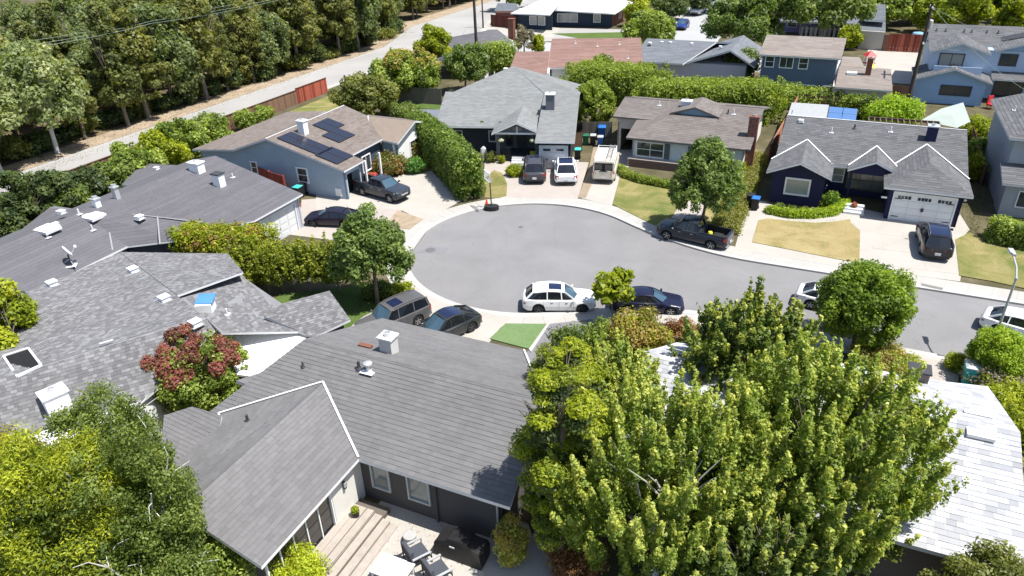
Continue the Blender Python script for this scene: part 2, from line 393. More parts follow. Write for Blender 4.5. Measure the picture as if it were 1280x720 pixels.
# concrete yards beyond
sheet('parking_court', [(1115, 58), (1150, 60), (1140, 100), (1080, 100), (1085, 62)], 0.004, CONC_W)
sheet('driveway', [(610, 25), (700, 35), (690, 48), (640, 45), (600, 38)], 0.008, CONC_W)
sheet('front_lawn', [(690, 42), (800, 40), (800, 50), (735, 50)], 0.03, GREEN)
sheet('front_lawn', [(500, 128), (560, 132), (556, 138), (500, 133)], 0.03, GREEN)
# marks on the road: manhole cover, patches, storm drains
mb = MB(); c0 = W(540, 311); mb.prism([(c0[0] + x, c0[1] + y) for x, y in ((-1.2, -.3), (.9, -.75), (1.3, .3), (-.2, .75))], -0.125, -0.112, ASPH_DRIVE); S('road_patch', mb, None)
t = MB(); c0 = W(538, 311); t.lathe((c0[0], c0[1], -0.112), [(0.38, 0), (0.38, 0.012), (0.30, 0.016)], 20, mat('cast iron', (0.12, 0.115, 0.11), 0.7))
t.build('manhole_cover', label='round iron manhole cover in a dark patch at the left of the turning circle', cat='manhole cover', loc=(c0[0], c0[1], -.11))
t = MB(); c0 = W(651, 282); t.lathe((c0[0], c0[1], -0.118), [(0.2, 0), (0.2, 0.014), (0.15, 0.018)], 14, MATS['cast iron'])
t.build('valve_cover', label='small iron valve cover in the middle of the turning circle', cat='valve cover', loc=(c0[0], c0[1], -.12))
STEEL = mat('worn steel', (0.19, 0.18, 0.17), 0.6, metal=.3)
for px0, px1, lb in (((1122, 352), (1145, 355), 'left one of two dark driveway ramps along the kerb by the navy house'), ((1151, 357), (1178, 363), 'right one of two dark driveway ramps along the kerb by the navy house')):
    a, b_ = W(*px0), W(*px1); mb = MB(); d = Vector(b_) - Vector(a); n = Vector((d.y, -d.x, 0)).normalized()
    a, b_ = Vector(a), Vector(b_)
    mb.mesh([a + n * .02, b_ + n * .02, b_ - n * .32, a - n * .32, a + Vector((0, 0, .012)), b_ + Vector((0, 0, .012)), b_ - n * .32 + Vector((0, 0, .03)), a - n * .32 + Vector((0, 0, .03))],
            [(0, 1, 5, 4), (1, 2, 6, 5), (2, 3, 7, 6), (3, 0, 4, 7), (4, 5, 6, 7), (3, 2, 1, 0)], STEEL)
    mb.build('kerb_ramp', label=lb, cat='ramp', group='kerb ramps at the driveway')

gsheet('side_yard', [(9.0, 16), (34, 16), (34, 37.6), (9.0, 37.6)], 0.0, HALF)
gsheet('side_yard', [(-8.4, 2), (-6.6, 2), (-6.6, 30), (-8.4, 27)], 0.0, GRAVEL)
gsheet('side_yard', [(-34, 2), (-24.2, 2), (-24.2, 11), (-34, 11)], 0.0, HALF)
gsheet('back_lawn', [(-3.5, 76), (9.5, 76), (9.5, 86), (-3.5, 86)], 0.0, HALF)
gsheet('back_lawn', [(-62, 62), (-56, 62), (-56, 82), (-62, 82)], 0.0, HALF)
# ---------------------------------------------------------------- buildings
WHITE = mat('white trim paint', (0.78, 0.78, 0.78), 0.5, 0.04)
OFFW = mat('off white paint', (0.62, 0.62, 0.62), 0.6, 0.05)
METAL = mat('galvanised metal', (0.55, 0.56, 0.57), 0.4, 0.1, metal=.5)
DARKM = mat('dark metal', (0.05, 0.05, 0.055), 0.5)
BLACK = mat('black opening shade', (0.012, 0.012, 0.013), 0.9)  # black standing in for the shade inside openings
GLASS = glass_mat('window glass', (0.035, 0.045, 0.055), 0.06)
CURT = glass_mat('curtained glass', (0.30, 0.31, 0.31), 0.12)
SKYL = mat('skylight dome', (0.85, 0.84, 0.83), 0.3, 0.03)
BRICK = tint_mat('brick', (0.20, 0.085, 0.06), (0.34, 0.15, 0.11), 0.9)
BRICKG = tint_mat('brown brick', (0.13, 0.085, 0.07), (0.24, 0.16, 0.14), 0.9)
MORT = mat('mortar', (0.36, 0.33, 0.30), 0.95)

def clip_poly(poly, a, b, c):
    """keep the part of a 2-d polygon where a*x + b*y <= c"""
    out = []; n = len(poly)
    for i in range(n):
        p, q = poly[i], poly[(i + 1) % n]; dp = a * p[0] + b * p[1] - c; dq = a * q[0] + b * q[1] - c
        if dp <= 0: out.append(p)
        if (dp < 0 < dq) or (dq < 0 < dp):
            t = dp / (dp - dq); out.append((p[0] + (q[0] - p[0]) * t, p[1] + (q[1] - p[1]) * t))
    return out
def shingle(mb, P, exposure, tab, m, thick=0.02, jit=0.5, streak=0.5, stag=0.5):
    """courses of tabs over one roof plane P (convex, world corners): each tab a tilted plate with a butt edge"""
    P = [Vector(p) for p in P]; n = Vector((0, 0, 0))
    for i in range(len(P)): n += (P[i] - P[0]).cross(P[(i + 1) % len(P)] - P[0])
    n.normalize()
    if n.z < 0: n = -n
    e = Vector((0, 0, 1)).cross(n)
    if e.length < 1e-3: e = Vector((1, 0, 0))
    e.normalize(); s = n.cross(e)             # e along the eave, s up the slope
    if s.z < 0: s = -s
    O = P[0]; q = [((p - O).dot(e), (p - O).dot(s)) for p in P]
    ar = sum(q[i][0] * q[(i + 1) % len(q)][1] - q[(i + 1) % len(q)][0] * q[i][1] for i in range(len(q)))
    if ar < 0: q = q[::-1]
    # half planes
    H = []
    for i in range(len(q)):
        (x0, y0), (x1, y1) = q[i], q[(i + 1) % len(q)]; H.append((y1 - y0, -(x1 - x0), (y1 - y0) * x0 - (x1 - x0) * y0))
    amin, amax = min(p[0] for p in q), max(p[0] for p in q); bmin, bmax = min(p[1] for p in q), max(p[1] for p in q)
    nr = int(math.ceil((bmax - bmin) / exposure)); r = 0
    for r in range(nr):
        b0 = bmin + r * exposure; b1 = b0 + exposure * 1.02
        rowt = rnd.random(); x = amin - rnd.random() * tab; tcur = rnd.random()
        while x < amax:
            w = tab * (1 + rnd.uniform(-jit, jit) * .6); x0, x1 = x, x + w * .992; x += w
            rect = [(x0, b0), (x1, b0), (x1, b1), (x0, b1)]
            ins = all(a * px + b * py <= c + 1e-6 for a, b, c in H for px, py in rect)
            if not ins:
                for a, b, c in H:
                    rect = clip_poly(rect, a, b, c)
                    if len(rect) < 3: break
                if len(rect) < 3: continue
            t = min(1, max(0, rnd.random() * (1 - streak) + rowt * streak)); tj = rnd.uniform(.6, 1.15)
            top = [O + e * p[0] + s * p[1] + n * (0.004 + thick * tj * (1 - (p[1] - b0) / (b1 - b0))) for p in rect]
            mb.face(top, m, t)
            for i in range(len(rect)):        # butt edge
                p, q2 = rect[i], rect[(i + 1) % len(rect)]
                if abs(p[1] - b0) < 1e-5 and abs(q2[1] - b0) < 1e-5:
                    A_, B_ = top[i], top[(i + 1) % len(rect)]
                    mb.face([A_, O + e * p[0] + s * p[1], O + e * q2[0] + s * q2[1], B_][::-1], m, t * .4)
def slab(mb, P, th, m, edge=None):
    P = [Vector(p) for p in P]; n = Vector((0, 0, 0))
    for i in range(len(P)): n += (P[i] - P[0]).cross(P[(i + 1) % len(P)] - P[0])
    if n.z < 0: P = P[::-1]
    k = len(P); D = Vector((0, 0, -th)); vs = P + [p + D for p in P]
    mb.mesh(vs, [tuple(range(k))], m); mb.mesh(vs, [tuple(range(2 * k - 1, k - 1, -1))], edge or m)
    mb.mesh(vs, [(i, i + k, (i + 1) % k + k, (i + 1) % k) for i in range(k)], edge or m)
def roof(house, planes, m, rm, exposure=0.3, tab=0.5, th=0.14, trim=None, thick=0.02, streak=0.2, jit=.5, lines=()):
    """roof part of slabs with their fascia; its shingles are one joined sub-part"""
    mb = MB(); sh = MB()
    for P in planes:
        slab(mb, P, th, rm, trim); shingle(sh, P, exposure, tab, m, thick, jit, streak)
    r = mb.build('roof', parent=house)
    sh.build('shingles', parent=r, kind='stuff', tint=True)
    for p, q in lines:                          # flashings, ridge caps
        f = MB(); a, b = Vector(p), Vector(q); f.bar(a + Vector((0, 0, .035)), b + Vector((0, 0, .035)), 0.09, 0.03, trim); f.build('flashing', parent=r)
    return r
def wall(mb, p0, p1, z0, z1, m, th=0.15, holes=(), side=1):
    """a wall from p0 to p1 (thickness to the left), with rectangular holes (s0, s1, h0, h1)"""
    a, b = Vector((p0[0], p0[1], 0)), Vector((p1[0], p1[1], 0)); L = (b - a).length; d = (b - a) / L; n = Vector((-d.y, d.x, 0)) * th * side
    def blk(s0, s1, h0, h1):
        if s1 - s0 < 1e-3 or h1 - h0 < 1e-3: return
        q = [a + d * s0, a + d * s1, a + d * s1 + n, a + d * s0 + n]; mb.prism([(v.x, v.y) for v in q], h0, h1, m)
    xs = sorted({0, L} | {h[0] for h in holes} | {h[1] for h in holes})
    for i in range(len(xs) - 1):
        s0, s1 = xs[i], xs[i + 1]; hs = sorted([h for h in holes if h[0] < s1 - 1e-4 and h[1] > s0 + 1e-4], key=lambda h: h[2]); z = z0
        for h in hs: blk(s0, s1, z, h[2]); z = h[3]
        blk(s0, s1, z, z1)
def gable(mb, p0, p1, pk, z, zp, m, th=0.15):
    """triangle of wall from p0 to p1 with its peak over pk"""
    a, b, c = Vector((*p0[:2], z)), Vector((*p1[:2], z)), Vector((*pk[:2], zp)); d = (b - a).normalized(); n = Vector((-d.y, d.x, 0)) * th
    mb.mesh([a, b, c, a + n, b + n, c + n], [(0, 1, 2), (5, 4, 3), (0, 3, 4, 1), (1, 4, 5, 2), (2, 5, 3, 0)], m)
def window(house, c, az, w, h, nx=1, ny=1, fm=None, gm=None, name='window', sill=False, proud=0.03, fw=0.09, label=None, parts=True):
    """window whose centre is c on a wall running along az (the room is to the left of az): frame, panes"""
    fm = fm or WHITE; gm = gm or GLASS; T = TM(c, az); mb = MB()
    def B(x, y, z, sx, sy, sz, m, mb_=mb): mb_.box(T @ Vector((x, y, z)), (sx, sy, sz), az, m)
    y = -proud / 2
    for sx in (-1, 1): B(sx * (w / 2 + fw / 2), y, 0, fw, .1 + proud, h + 2 * fw, fm)
    for sz in (-1, 1): B(0, y, sz * (h / 2 + fw / 2), w, .1 + proud, fw, fm)
    for i in range(1, nx): B(-w / 2 + w * i / nx, y + .01, 0, .05, .06, h, fm)
    for j in range(1, ny): B(0, y + .01, -h / 2 + h * j / ny, w, .055, .05, fm)
    if sill: B(0, -.08, -h / 2 - fw - .03, w + .3, .2, .06, fm)
    o = mb.build(name, parent=house, label=label)
    if parts:
        for i in range(nx):
            for j in range(ny):
                p = MB(); B(-w / 2 + w * (i + .5) / nx, .012, -h / 2 + h * (j + .5) / ny, w / nx - .01, .03, h / ny - .01, gm, p); p.build('pane', parent=o)
    return o
def vent(house, p, kind='box', rz=GA, s=1.0):
    mb = MB(); x, y, z = p
    if kind == 'box':
        mb.box((x, y, z + .03), (.52 * s, .52 * s, .04), rz, METAL); mb.box((x, y, z + .13 * s), (.36 * s, .36 * s, .18 * s), rz, WHITE); mb.box((x, y, z + .24 * s), (.44 * s, .44 * s, .04), rz, WHITE)
        return mb.build('roof_vent', parent=house)
    if kind == 'pipe':
        mb.box((x, y, z + .02), (.38 * s, .38 * s, .03), rz, WHITE); mb.tube([(x, y, z - .1), (x, y, z + .45 * s)], .06 * s, 10, OFFW); mb.lathe((x, y, z), [(.13 * s, 0), (.07 * s, .16)], 10, METAL)
        return mb.build('vent_pipe', parent=house)
    if kind == 'dark':
        mb.tube([(x, y, z - .1), (x, y, z + .4 * s)], .07 * s, 10, DARKM); mb.lathe((x, y, z), [(.17 * s, 0), (.08 * s, .12)], 10, DARKM)
        return mb.build('vent_pipe', parent=house)
    if kind == 'cap':
        mb.lathe((x, y, z - .05), [(.16 * s, 0), (.14 * s, .12), (.10 * s, .14), (.10 * s, .38), (.19 * s, .42), (.19 * s, .5), (.05, .56)], 14, METAL); mb.box((x, y, z + .01), (.6 * s, .5 * s, .03), rz, WHITE)
        return mb.build('vent_cap', parent=house)
    if kind == 'sky':
        mb.box((x, y, z + .08), (1.25 * s, 1.15 * s, .2), rz, OFFW)
        o = mb.build('skylight', parent=house); d = MB(); T = TM((x, y, z + .18), rz)
        w = .56 * s; k = .42 * s
        vs = [T @ Vector((sx * w, sy * w, 0)) for sx, sy in ((-1, -1), (1, -1), (1, 1), (-1, 1))] + [T @ Vector((sx * k, sy * k, .11)) for sx, sy in ((-1, -1), (1, -1), (1, 1), (-1, 1))]
        d.mesh(vs, [(4, 5, 6, 7), (0, 1, 5, 4), (1, 2, 6, 5), (2, 3, 7, 6), (3, 0, 4, 7)], SKYL); d.build('dome', parent=o); return o
def chimney(house, p, w, d, h, m, rz=GA, cap=True, flue=True, capm=None, bricks=False):
    """stack standing through the roof, p = its foot (h measured from there)"""
    mb = MB(); x, y, z = p
    if bricks: mb.box((x, y, z + h / 2), (w - .03, d - .03, h), rz, MORT)
    else: mb.box((x, y, z + h / 2), (w, d, h), rz, m)
    o = mb.build('chimney', parent=house)
    if bricks:
        bl, bh = .30, .13; T = TM((x, y, z), rz); bb = MB(); bb.box((0, 0, 0), (bl - .02, .05, bh - .02), 0, m); me = bb.data('brick')
        bb2 = MB(); 
        me2 = None; k = 0
        for f, (L, off, ang) in enumerate(((w, d / 2, 0), (d, w / 2, PI / 2), (w, d / 2, PI), (d, w / 2, -PI / 2))):
            if f == 2: continue               # the side away from the street is never seen from here
            nb = max(2, round(L / bl)); bw = L / nb
            for r in range(int(h / bh)):
                for i in range(nb):
                    q = T @ Matrix.Rotation(ang, 4, 'Z') @ Vector((-L / 2 + bw * (i + .5), -off, bh * (r + .5)))
                    bb2.box(q, (bw - .02, .035, bh - .02), rz + ang, m, rnd.random())
        bb2.build('brickwork', parent=o, tint=True, kind='stuff')
    if cap:
        c = MB(); c.box((x, y, z + h + .04), (w + .14, d + .14, .09), rz, capm or m); 
        c.build('chimney_cap', parent=o)
    if flue:
        c = MB(); c.lathe((x, y, z + h + .08), [(.17, 0), (.17, .16), (.12, .17), (.12, .0)], 14, METAL); c.build('flue', parent=o)
    return o
def on_plane(P, x, y):
    """height of a roof plane above (x, y)"""
    a, b, c = [Vector(q) for q in P[:3]]; n = (b - a).cross(c - a); return a.z - (n.x * (x - a.x) + n.y * (y - a.y)) / n.z
def pix_on(P, px, py):
    """the spot of a roof plane seen at this place of the frame"""
    a, b, c = [Vector(q) for q in P[:3]]; n = (b - a).cross(c - a)
    d = np.array([px - 640., py - 360., FPX]); D = Vector((float(d @ _r), float(d @ _f), float(-(d @ _d)))); O = Vector((0, 0, CAMH))
    t = (a - O).dot(n) / D.dot(n); return O + D * t
def garage_door(house, c, az, w, h, m, rows=4, cols=4, lite_row=3, lites=4, lite_groups=3, handles=False):
    T = TM(c, az); mb = MB(); mb.box(T @ Vector((0, .05, 0)), (w, .04, h), az, OFFW)
    for s in (-1, 1): mb.box(T @ Vector((s * (w / 2 + .06), 0, .05)), (.12, .14, h + .1), az, m)
    mb.box(T @ Vector((0, 0, h / 2 + .06)), (w, .14, .12), az, m)
    o = mb.build('garage_door', parent=house)
    pm = MB(); pm.box((0, 0, 0), (w / cols - .03, .03, h / rows - .03), 0, m); pm.box((0, -.018, 0), (w / cols - .22, .02, h / rows - .2), 0, m); me = pm.data('panel')
    for r in range(rows):
        for k in range(cols):
            piece(me, 'panel', o, T @ Matrix.Translation((-w / 2 + w * (k + .5) / cols, .02, -h / 2 + h * (r + .5) / rows)))
    if lites:
        gw = w / lite_groups; lm = MB(); lw = gw * .7 / lites; lm.box((0, 0, 0), (lw * .8, .03, h / rows * .42), 0, GLASS); ml = lm.data('pane')
        for gI in range(lite_groups):
            for k in range(lites):
                piece(ml, 'pane', o, T @ Matrix.Translation((-w / 2 + gw * (gI + .5) + (k - (lites - 1) / 2) * lw, -.014, -h / 2 + h * (lite_row + .42) / rows)))
    if handles:
        hb = MB()
        hb.box(T @ Vector((0, -.04, -.05)), (.2, .04, .26), az, DARKM)
        hb.build('handle', parent=o)
        for r in (0.6, 3.2):
            for s in (-1, 1):
                hb = MB(); hb.box(T @ Vector((s * (w / 2 - .3), -.03, -h / 2 + h * r / rows)), (.5, .03, .06), az, DARKM); hb.build('strap_hinge', parent=o)
    return o
def door(house, c, az, w, h, m, lab=None):
    T = TM(c, az); mb = MB(); mb.box(T @ Vector((0, -.02, 0)), (w, .08, h), az, m)
    for r in (-.25, .25): mb.box(T @ Vector((0, -.07, r * h)), (w * .7, .03, h * .36), az, m)
    o = mb.build('door', parent=house, label=lab); k = MB(); k.lathe(T @ Vector((w * .4, -.12, -.05)), [(.02, -.04), (.045, 0), (.02, .04)], 8, METAL); k.build('handle', parent=o)
    return o

# ---- the navy house with the white garage door
def stucco(n, c, v=.06): return mat(n, c, 0.9, v, 1.2, 0.25, 35)
NAVY = stucco('navy wall', (0.022, 0.022, 0.062))
SHG = tint_mat('grey shingle', (0.099, 0.099, 0.105), (0.149, 0.149, 0.155))
SHGB = mat('grey roof base', (0.15, 0.15, 0.155), 0.9)
H = thing('navy_house', g(3, 62, 0), GA, 'navy blue bungalow with grey roof, three front gables and a white double garage door', 'house', 'single storey houses of the street')
ME, MR = 62.1, 69.0; ze, zr = 2.85, 4.75
def zmain(v): return ze + (v - ME) * (zr - ze) / (MR - ME)
def vmain(z): return ME + (z - ze) * (MR - ME) / (zr - ze)
P_main = [g(-4.0, ME, ze), g(10.3, ME, ze), g(10.3, MR, zr), g(-4.0, MR, zr)]
P_back = [g(-4.0, MR, zr), g(10.3, MR, zr), g(10.3, 75.2, 2.85), g(-4.0, 75.2, 2.85)]
def cross_gable(u0, u1, v0, z0, zp):
    """two planes of a gable that runs forward out of the main slope"""
    um = (u0 + u1) / 2; vb = vmain(zp); lo = vmain(z0) if z0 > ze else ME
    lo = max(lo, ME - .0)
    return ([g(u0, v0, z0), g(um, v0, zp), g(um, vb, zp), g(u0, lo, z0)], [g(um, v0, zp), g(u1, v0, z0), g(u1, lo, z0), g(um, vb, zp)])
w1 = cross_gable(-4.3, 0.65, 59.0, 2.72, 3.75); w2 = cross_gable(1.7, 5.6, 61.2, 2.87, 3.75)
gz, gp = 2.72, 4.0; vb = vmain(gp)
w3 = [[g(4.4, 58.5, gz), g(7.35, 61.4, gp), g(7.35, vb, gp), g(4.4, ME, gz)], [g(7.35, 61.4, gp), g(10.35, 58.5, gz), g(10.35, ME - .01, gz), g(7.35, vb, gp)], [g(4.4, 58.5, gz), g(10.35, 58.5, gz), g(7.35, 61.4, gp)]]
up = lambda P, dz=.02: [(p[0], p[1], p[2] + dz) for p in P]
r = roof(H, [P_main, P_back] + [up(p) for p in w1] + [up(p, .03) for p in w2] + [up(p, .04) for p in w3], SHG, SHGB, 0.26, 0.5, 0.16, WHITE, 0.016,
     lines=[(g(-1.82, vmain(3.75), 3.78), g(0.65, ME, 2.8)), (g(-1.82, vmain(3.75), 3.78), g(-4.3, ME, 2.8)), (g(3.65, vmain(3.75), 3.8), g(5.6, ME, 2.95)), (g(3.65, vmain(3.75), 3.8), g(1.7, ME, 2.95)),
            (g(7.35, vb, 4.06), g(4.4, ME, 2.86)), (g(7.35, vb, 4.06), g(10.35, ME, 2.86)), (g(-4.0, MR, zr), g(10.3, MR, zr))])
mb = MB(); zt = 2.6
wall(mb, g(-3.8, 59.6), g(0.2, 59.6), 0, zt, NAVY, holes=[(1.15, 2.85, .95, 2.15)]); gable(mb, g(-3.8, 59.6), g(.2, 59.6), g(-1.8, 59.6), zt, 3.6, NAVY)
wall(mb, g(0.2, 59.75), g(0.2, 63.2), 0, zt + .1, NAVY)
wall(mb, g(0.2, 63.2), g(4.9, 63.2), 0, 2.85, NAVY)
gable(mb, g(1.9, 61.5), g(5.4, 61.5), g(3.65, 61.5), 2.75, 3.6, NAVY); mb.prism([g(1.9, 61.5)[:2], g(5.3, 61.5)[:2], g(5.3, 61.65)[:2], g(1.9, 61.65)[:2]], 2.55, 2.75, NAVY)
wall(mb, g(4.9, 63.2), g(4.9, 59.2), 0, zt, NAVY)
wall(mb, g(4.9, 59.05), g(9.85, 59.05), 0, zt, NAVY, holes=[(.35, 4.45, 0, 2.25)])
wall(mb, g(9.85, 59.05), g(9.85, 74.7), 0, 2.7, NAVY); gable(mb, g(9.85, 62.5), g(9.85, 74.7), g(9.85, 69), 2.7, 4.55, NAVY)
wall(mb, g(-3.8, 74.7), g(-3.8, 59.75), 0, 2.6, NAVY); gable(mb, g(-3.6, 74.7), g(-3.6, 62.5), g(-3.6, 69), 2.65, 4.55, NAVY)
wall(mb, g(9.8, 74.7), g(-3.8, 74.7), 0, 2.7, NAVY)
mb.prism([g(2.0, 61.6)[:2], g(2.15, 61.6)[:2], g(2.15, 61.75)[:2], g(2.0, 61.75)[:2]], 0, 2.6, NAVY)
mb.build('wall', parent=H)
window(H, g(-1.8, 59.6, 1.55), GA, 1.7, 1.2, 1, 1, gm=CURT, fw=.14); window(H, g(1.1, 63.2, 1.7), GA, .8, 1.1, 1, 2, gm=CURT)
window(H, g(3.3, 63.2, 1.45), GA, 2.9, 1.6, 3, 2, fm=DARKM, gm=glass_mat('dim curtained glass', (.11, .12, .12), .15)); door(H, g(0.28, 61.6, 1.15), GA + PI / 2, .9, 2.1, NAVY)
garage_door(H, g(7.35, 59.03, 1.12), GA, 4.1, 2.25, WHITE, 4, 4, 3, 4, 3, handles=True)
chimney(H, g(7.6, 67.2, 4.1), .75, .75, 1.25, NAVY, capm=METAL)
for (px, py, k) in ((1001, 150, 'box'), (1039, 163, 'pipe'), (1068, 158, 'dark'), (1113, 162, 'pipe'), (990, 140, 'pipe')):
    p = pix_on(P_main, px, py + 3); vent(H, p, k)
mb = MB()
for i in range(3): mb.box(g(2.7 + i * .0, 59.2 + i * .35, .1 + i * .17), (1.5, .4, .17), GA, OFFW); 
mb.build('entry_steps', parent=H)
mb = MB(); mb.box(g(4.6, 59.02, 1.75), (.4, .03, .14), GA, WHITE); mb.build('house_number_plate', parent=H)
mb = MB(); mb.lathe(g(9.95, 58.9, 2.3), [(.02, -.1), (.12, 0), (.02, .1)], 10, WHITE); mb.build('wall_lamp', parent=H)

# ---- the brown-roofed house
SHBR = tint_mat('brown grey shingle', (0.141, 0.125, 0.116), (0.198, 0.176, 0.165))
SHBRB = mat('brown roof base', (0.14, 0.12, 0.11), .9)
PALEB = stucco('pale blue grey wall', (0.50, 0.56, 0.58)); TAN = stucco('tan wall', (0.48, 0.44, 0.40))
H = thing('brown_roof_house', g(-12, 66, 0), GA, 'bungalow with brown grey roof and shuttered windows behind the round green street tree', 'house', 'single storey houses of the street')
e1, r1, z1, zz = 64.2, 71.7, 2.75, 4.5
def zb(v): return z1 + (v - e1) * (zz - z1) / (r1 - e1)
P1 = [g(-20.0, 67.7, zb(67.7) - .25), g(-6.3, e1 + .0, z1), g(-6.3, r1, zz), g(-20.0, r1, zz)]
PA = [g(-20, 67.7, zb(67.7)), g(-15.5, 67.7, zb(67.7)), g(-15.5, r1, zz), g(-20, r1, zz)]
PB = [g(-15.5, e1, z1), g(-6.3, e1, z1), g(-6.3, r1, zz), g(-15.5, r1, zz)]
PC = [g(-17.6, e1 - .05, 2.72), g(-6.7, e1 - .05, 2.72), g(-10.2, 68.4, 4.15), g(-14.2, 68.4, 4.15)]
PD = [g(-17.6, e1 - .05, 2.72), g(-14.2, 68.4, 4.15), g(-14.2, r1, 4.55), g(-17.6, 70.0, 3.9)]
PE = [g(-12.2, 68.2, 4.98), g(-12.2, 72.2, 4.98), g(-14.5, 72.2, 4.25), g(-14.5, 68.2, 4.25)]
PF = [g(-12.2, 68.2, 4.98), g(-9.9, 68.2, 4.25), g(-9.9, 72.2, 4.25), g(-12.2, 72.2, 4.98)]
PG = [g(-20, r1, zz), g(-6.3, r1, zz), g(-6.3, 79, 2.75), g(-20, 79, 2.75)]
roof(H, [PA, PB, PC, PD, PE, PF, PG], SHBR, SHBRB, .26, .5, .16, mat('brown trim', (.16, .14, .13), .7), .014, lines=[(g(-20, r1, zz), g(-14.5, r1, zz)), (g(-9.9, r1, zz), g(-6.3, r1, zz))])
mb = MB()
wall(mb, g(-17.1, 64.7), g(-6.9, 64.7), 0, 2.6, PALEB, holes=[(.5, 3.0, .95, 2.25), (5.9, 6.7, .95, 2.25)])
wall(mb, g(-6.9, 64.7), g(-6.9, 78.4), 0, 2.7, WHITE); gable(mb, g(-6.9, 64.9), g(-6.9, 78.4), g(-6.9, r1), 2.6, 4.3, WHITE)
wall(mb, g(-17.1, 68.3), g(-17.1, 64.7), 0, 2.7, TAN); wall(mb, g(-19.6, 68.2), g(-17.1, 68.2), 0, 3.3, TAN, holes=[(.35, 2.5, 0, 2.3)])
wall(mb, g(-19.6, 78.4), g(-19.6, 68.2), 0, 2.9, TAN); wall(mb, g(-6.9, 78.4), g(-19.6, 78.4), 0, 2.6, TAN)
gable(mb, g(-13.9, 68.5), g(-10.5, 68.5), g(-12.2, 68.5), 4.15, 4.85, stucco('blue gable wall', (.23, .33, .43)))
mb.build('wall', parent=H)
mb = MB(); mb.prism([g(-19.4, 72)[:2], g(-17.2, 72)[:2], g(-17.2, 72.1)[:2], g(-19.4, 72.1)[:2]], 0, 2.6, BLACK); mb.build('carport_shade_panel', parent=H)  # black panel: the carport's inner shade put into its colour
window(H, g(-15.35, 64.7, 1.6), GA, 2.5, 1.3, 2, 2, gm=GLASS); window(H, g(-10.8, 64.7, 1.6), GA, .8, 1.3, 1, 2)
SHUT = mat('dark shutter', (.10, .115, .125), .7)
for u in (-13.75, -11.55):
    s = MB(); s.box(g(u, 64.62, 1.6), (.5, .05, 1.45), GA, SHUT)
    for k in range(9): s.box(g(u, 64.59, 1.0 + k * .15), (.4, .03, .09), GA, SHUT)
    s.build('shutter', parent=H)
# brick planter wall under the windows, brick by brick
pl = MB(); pl.prism([g(*p)[:2] for p in ((-17.3, 64.0), (-11.5, 64.0), (-11.5, 64.65), (-17.3, 64.65))], 0, .78, MORT); pl = pl.build('brick_base', parent=H)
bm = MB(); bm.box((0, 0, 0), (.28, .06, .10), 0, BRICKG); bme = bm.data('brick', tint=True)
for r in range(6):
    for i in range(19):
        piece(bme, 'brick', pl, TM(g(-17.12 + i * .3 + (.14 if r % 2 else 0), 63.99, .07 + r * .125), GA))
chimney(H, g(-6.55, 66.6, 0), .8, .6, 5.0, BRICK, capm=BRICK, bricks=True); chimney(H, g(-13.4, 70.3, 4.2), .9, .7, .75, stucco('bluish render', (.50, .56, .60)), capm=WHITE)
for (px, py, k) in ((824, 132, 'pipe'), (910, 142, 'dark'), (917, 143, 'pipe')): vent(H, pix_on(PB if px > 850 else PA, px, py), k)

# ---- the dark grey house with the pale roof at the head of the circle
SHL = tint_mat('pale grey shingle', (0.180, 0.185, 0.185), (0.233, 0.238, 0.238))
SHLB = mat('pale roof base', (0.22, 0.23, 0.24), .9); DG = stucco('charcoal wall', (0.035, 0.04, 0.05)); DG2 = stucco('grey porch wall', (0.13, 0.14, 0.15))
a5 = math.radians(-8)
def h5(u, v, z=0): return g(u, v, z, a5)
H = thing('grey_roof_house', h5(-10, 72, 0), a5, 'charcoal bungalow with pale grey roof and gabled porch at the head of the circle', 'house', 'single storey houses of the street')
F = [h5(-17.1, 69.2, 2.8), h5(-6.3, 69.2, 2.8), h5(-6.3, 75.4, 4.72), h5(-17.1, 75.4, 4.72)]
zq = 5.95; F2 = [h5(-15.6, 75.4, 4.72), h5(-3.4, 75.4, 4.72), h5(-8.6, 79.6, zq), h5(-11.2, 79.6, zq)]
F2 = [h5(-16.2, 75.4, 4.72), h5(-6.3, 75.4, 4.72), h5(-10.4, 80.5, 6.3)]
Gp = [h5(-6.5, 64.6, 2.8), h5(-2.8, 64.6, 2.8), h5(-2.8, 75.0, 4.7), h5(-6.5, 75.0, 4.7)]
G2 = [h5(-6.5, 75.0, 4.7), h5(-2.8, 75.0, 4.7), h5(-10.4, 80.5, 6.3)]
G3 = [h5(-2.8, 75.0, 4.7), h5(-2.8, 86, 2.9), h5(-10.4, 80.5, 6.3)]
G4 = [h5(-16.2, 75.4, 4.72), h5(-10.4, 80.5, 6.3), h5(-16.2, 86, 2.9)]; G5 = [h5(-16.2, 86, 2.9), h5(-10.4, 80.5, 6.3), h5(-2.8, 86, 2.9)]
pz, pp = 2.85, 3.95; vm = 69.2 + (pp - 2.8) / (4.72 - 2.8) * 6.2
D1 = [h5(-10.9, 66.6, pz), h5(-8.45, 66.6, pp), h5(-8.45, vm, pp), h5(-10.9, 69.3, pz)]; D2 = [h5(-8.45, 66.6, pp), h5(-6.0, 66.6, pz), h5(-6.0, 69.3, pz), h5(-8.45, vm, pp)]
roof(H, [F, F2, Gp, G2, G3, G4, G5, up(D1, .05), up(D2, .05)], SHL, SHLB, .27, .5, .15, WHITE, .010)
mb = MB()
wall(mb, h5(-16.6, 69.7), h5(-10.6, 69.7), 0, 2.75, DG, holes=[(.2, 2.1, 1.0, 2.2), (5.0, 5.6, 1.2, 2.2)])
wall(mb, h5(-10.6, 69.7), h5(-6.3, 69.7), 0, 3.2, DG2)
gable(mb, h5(-10.5, 67.0), h5(-6.4, 67.0), h5(-8.45, 67.0), 2.8, 3.8, DG2)
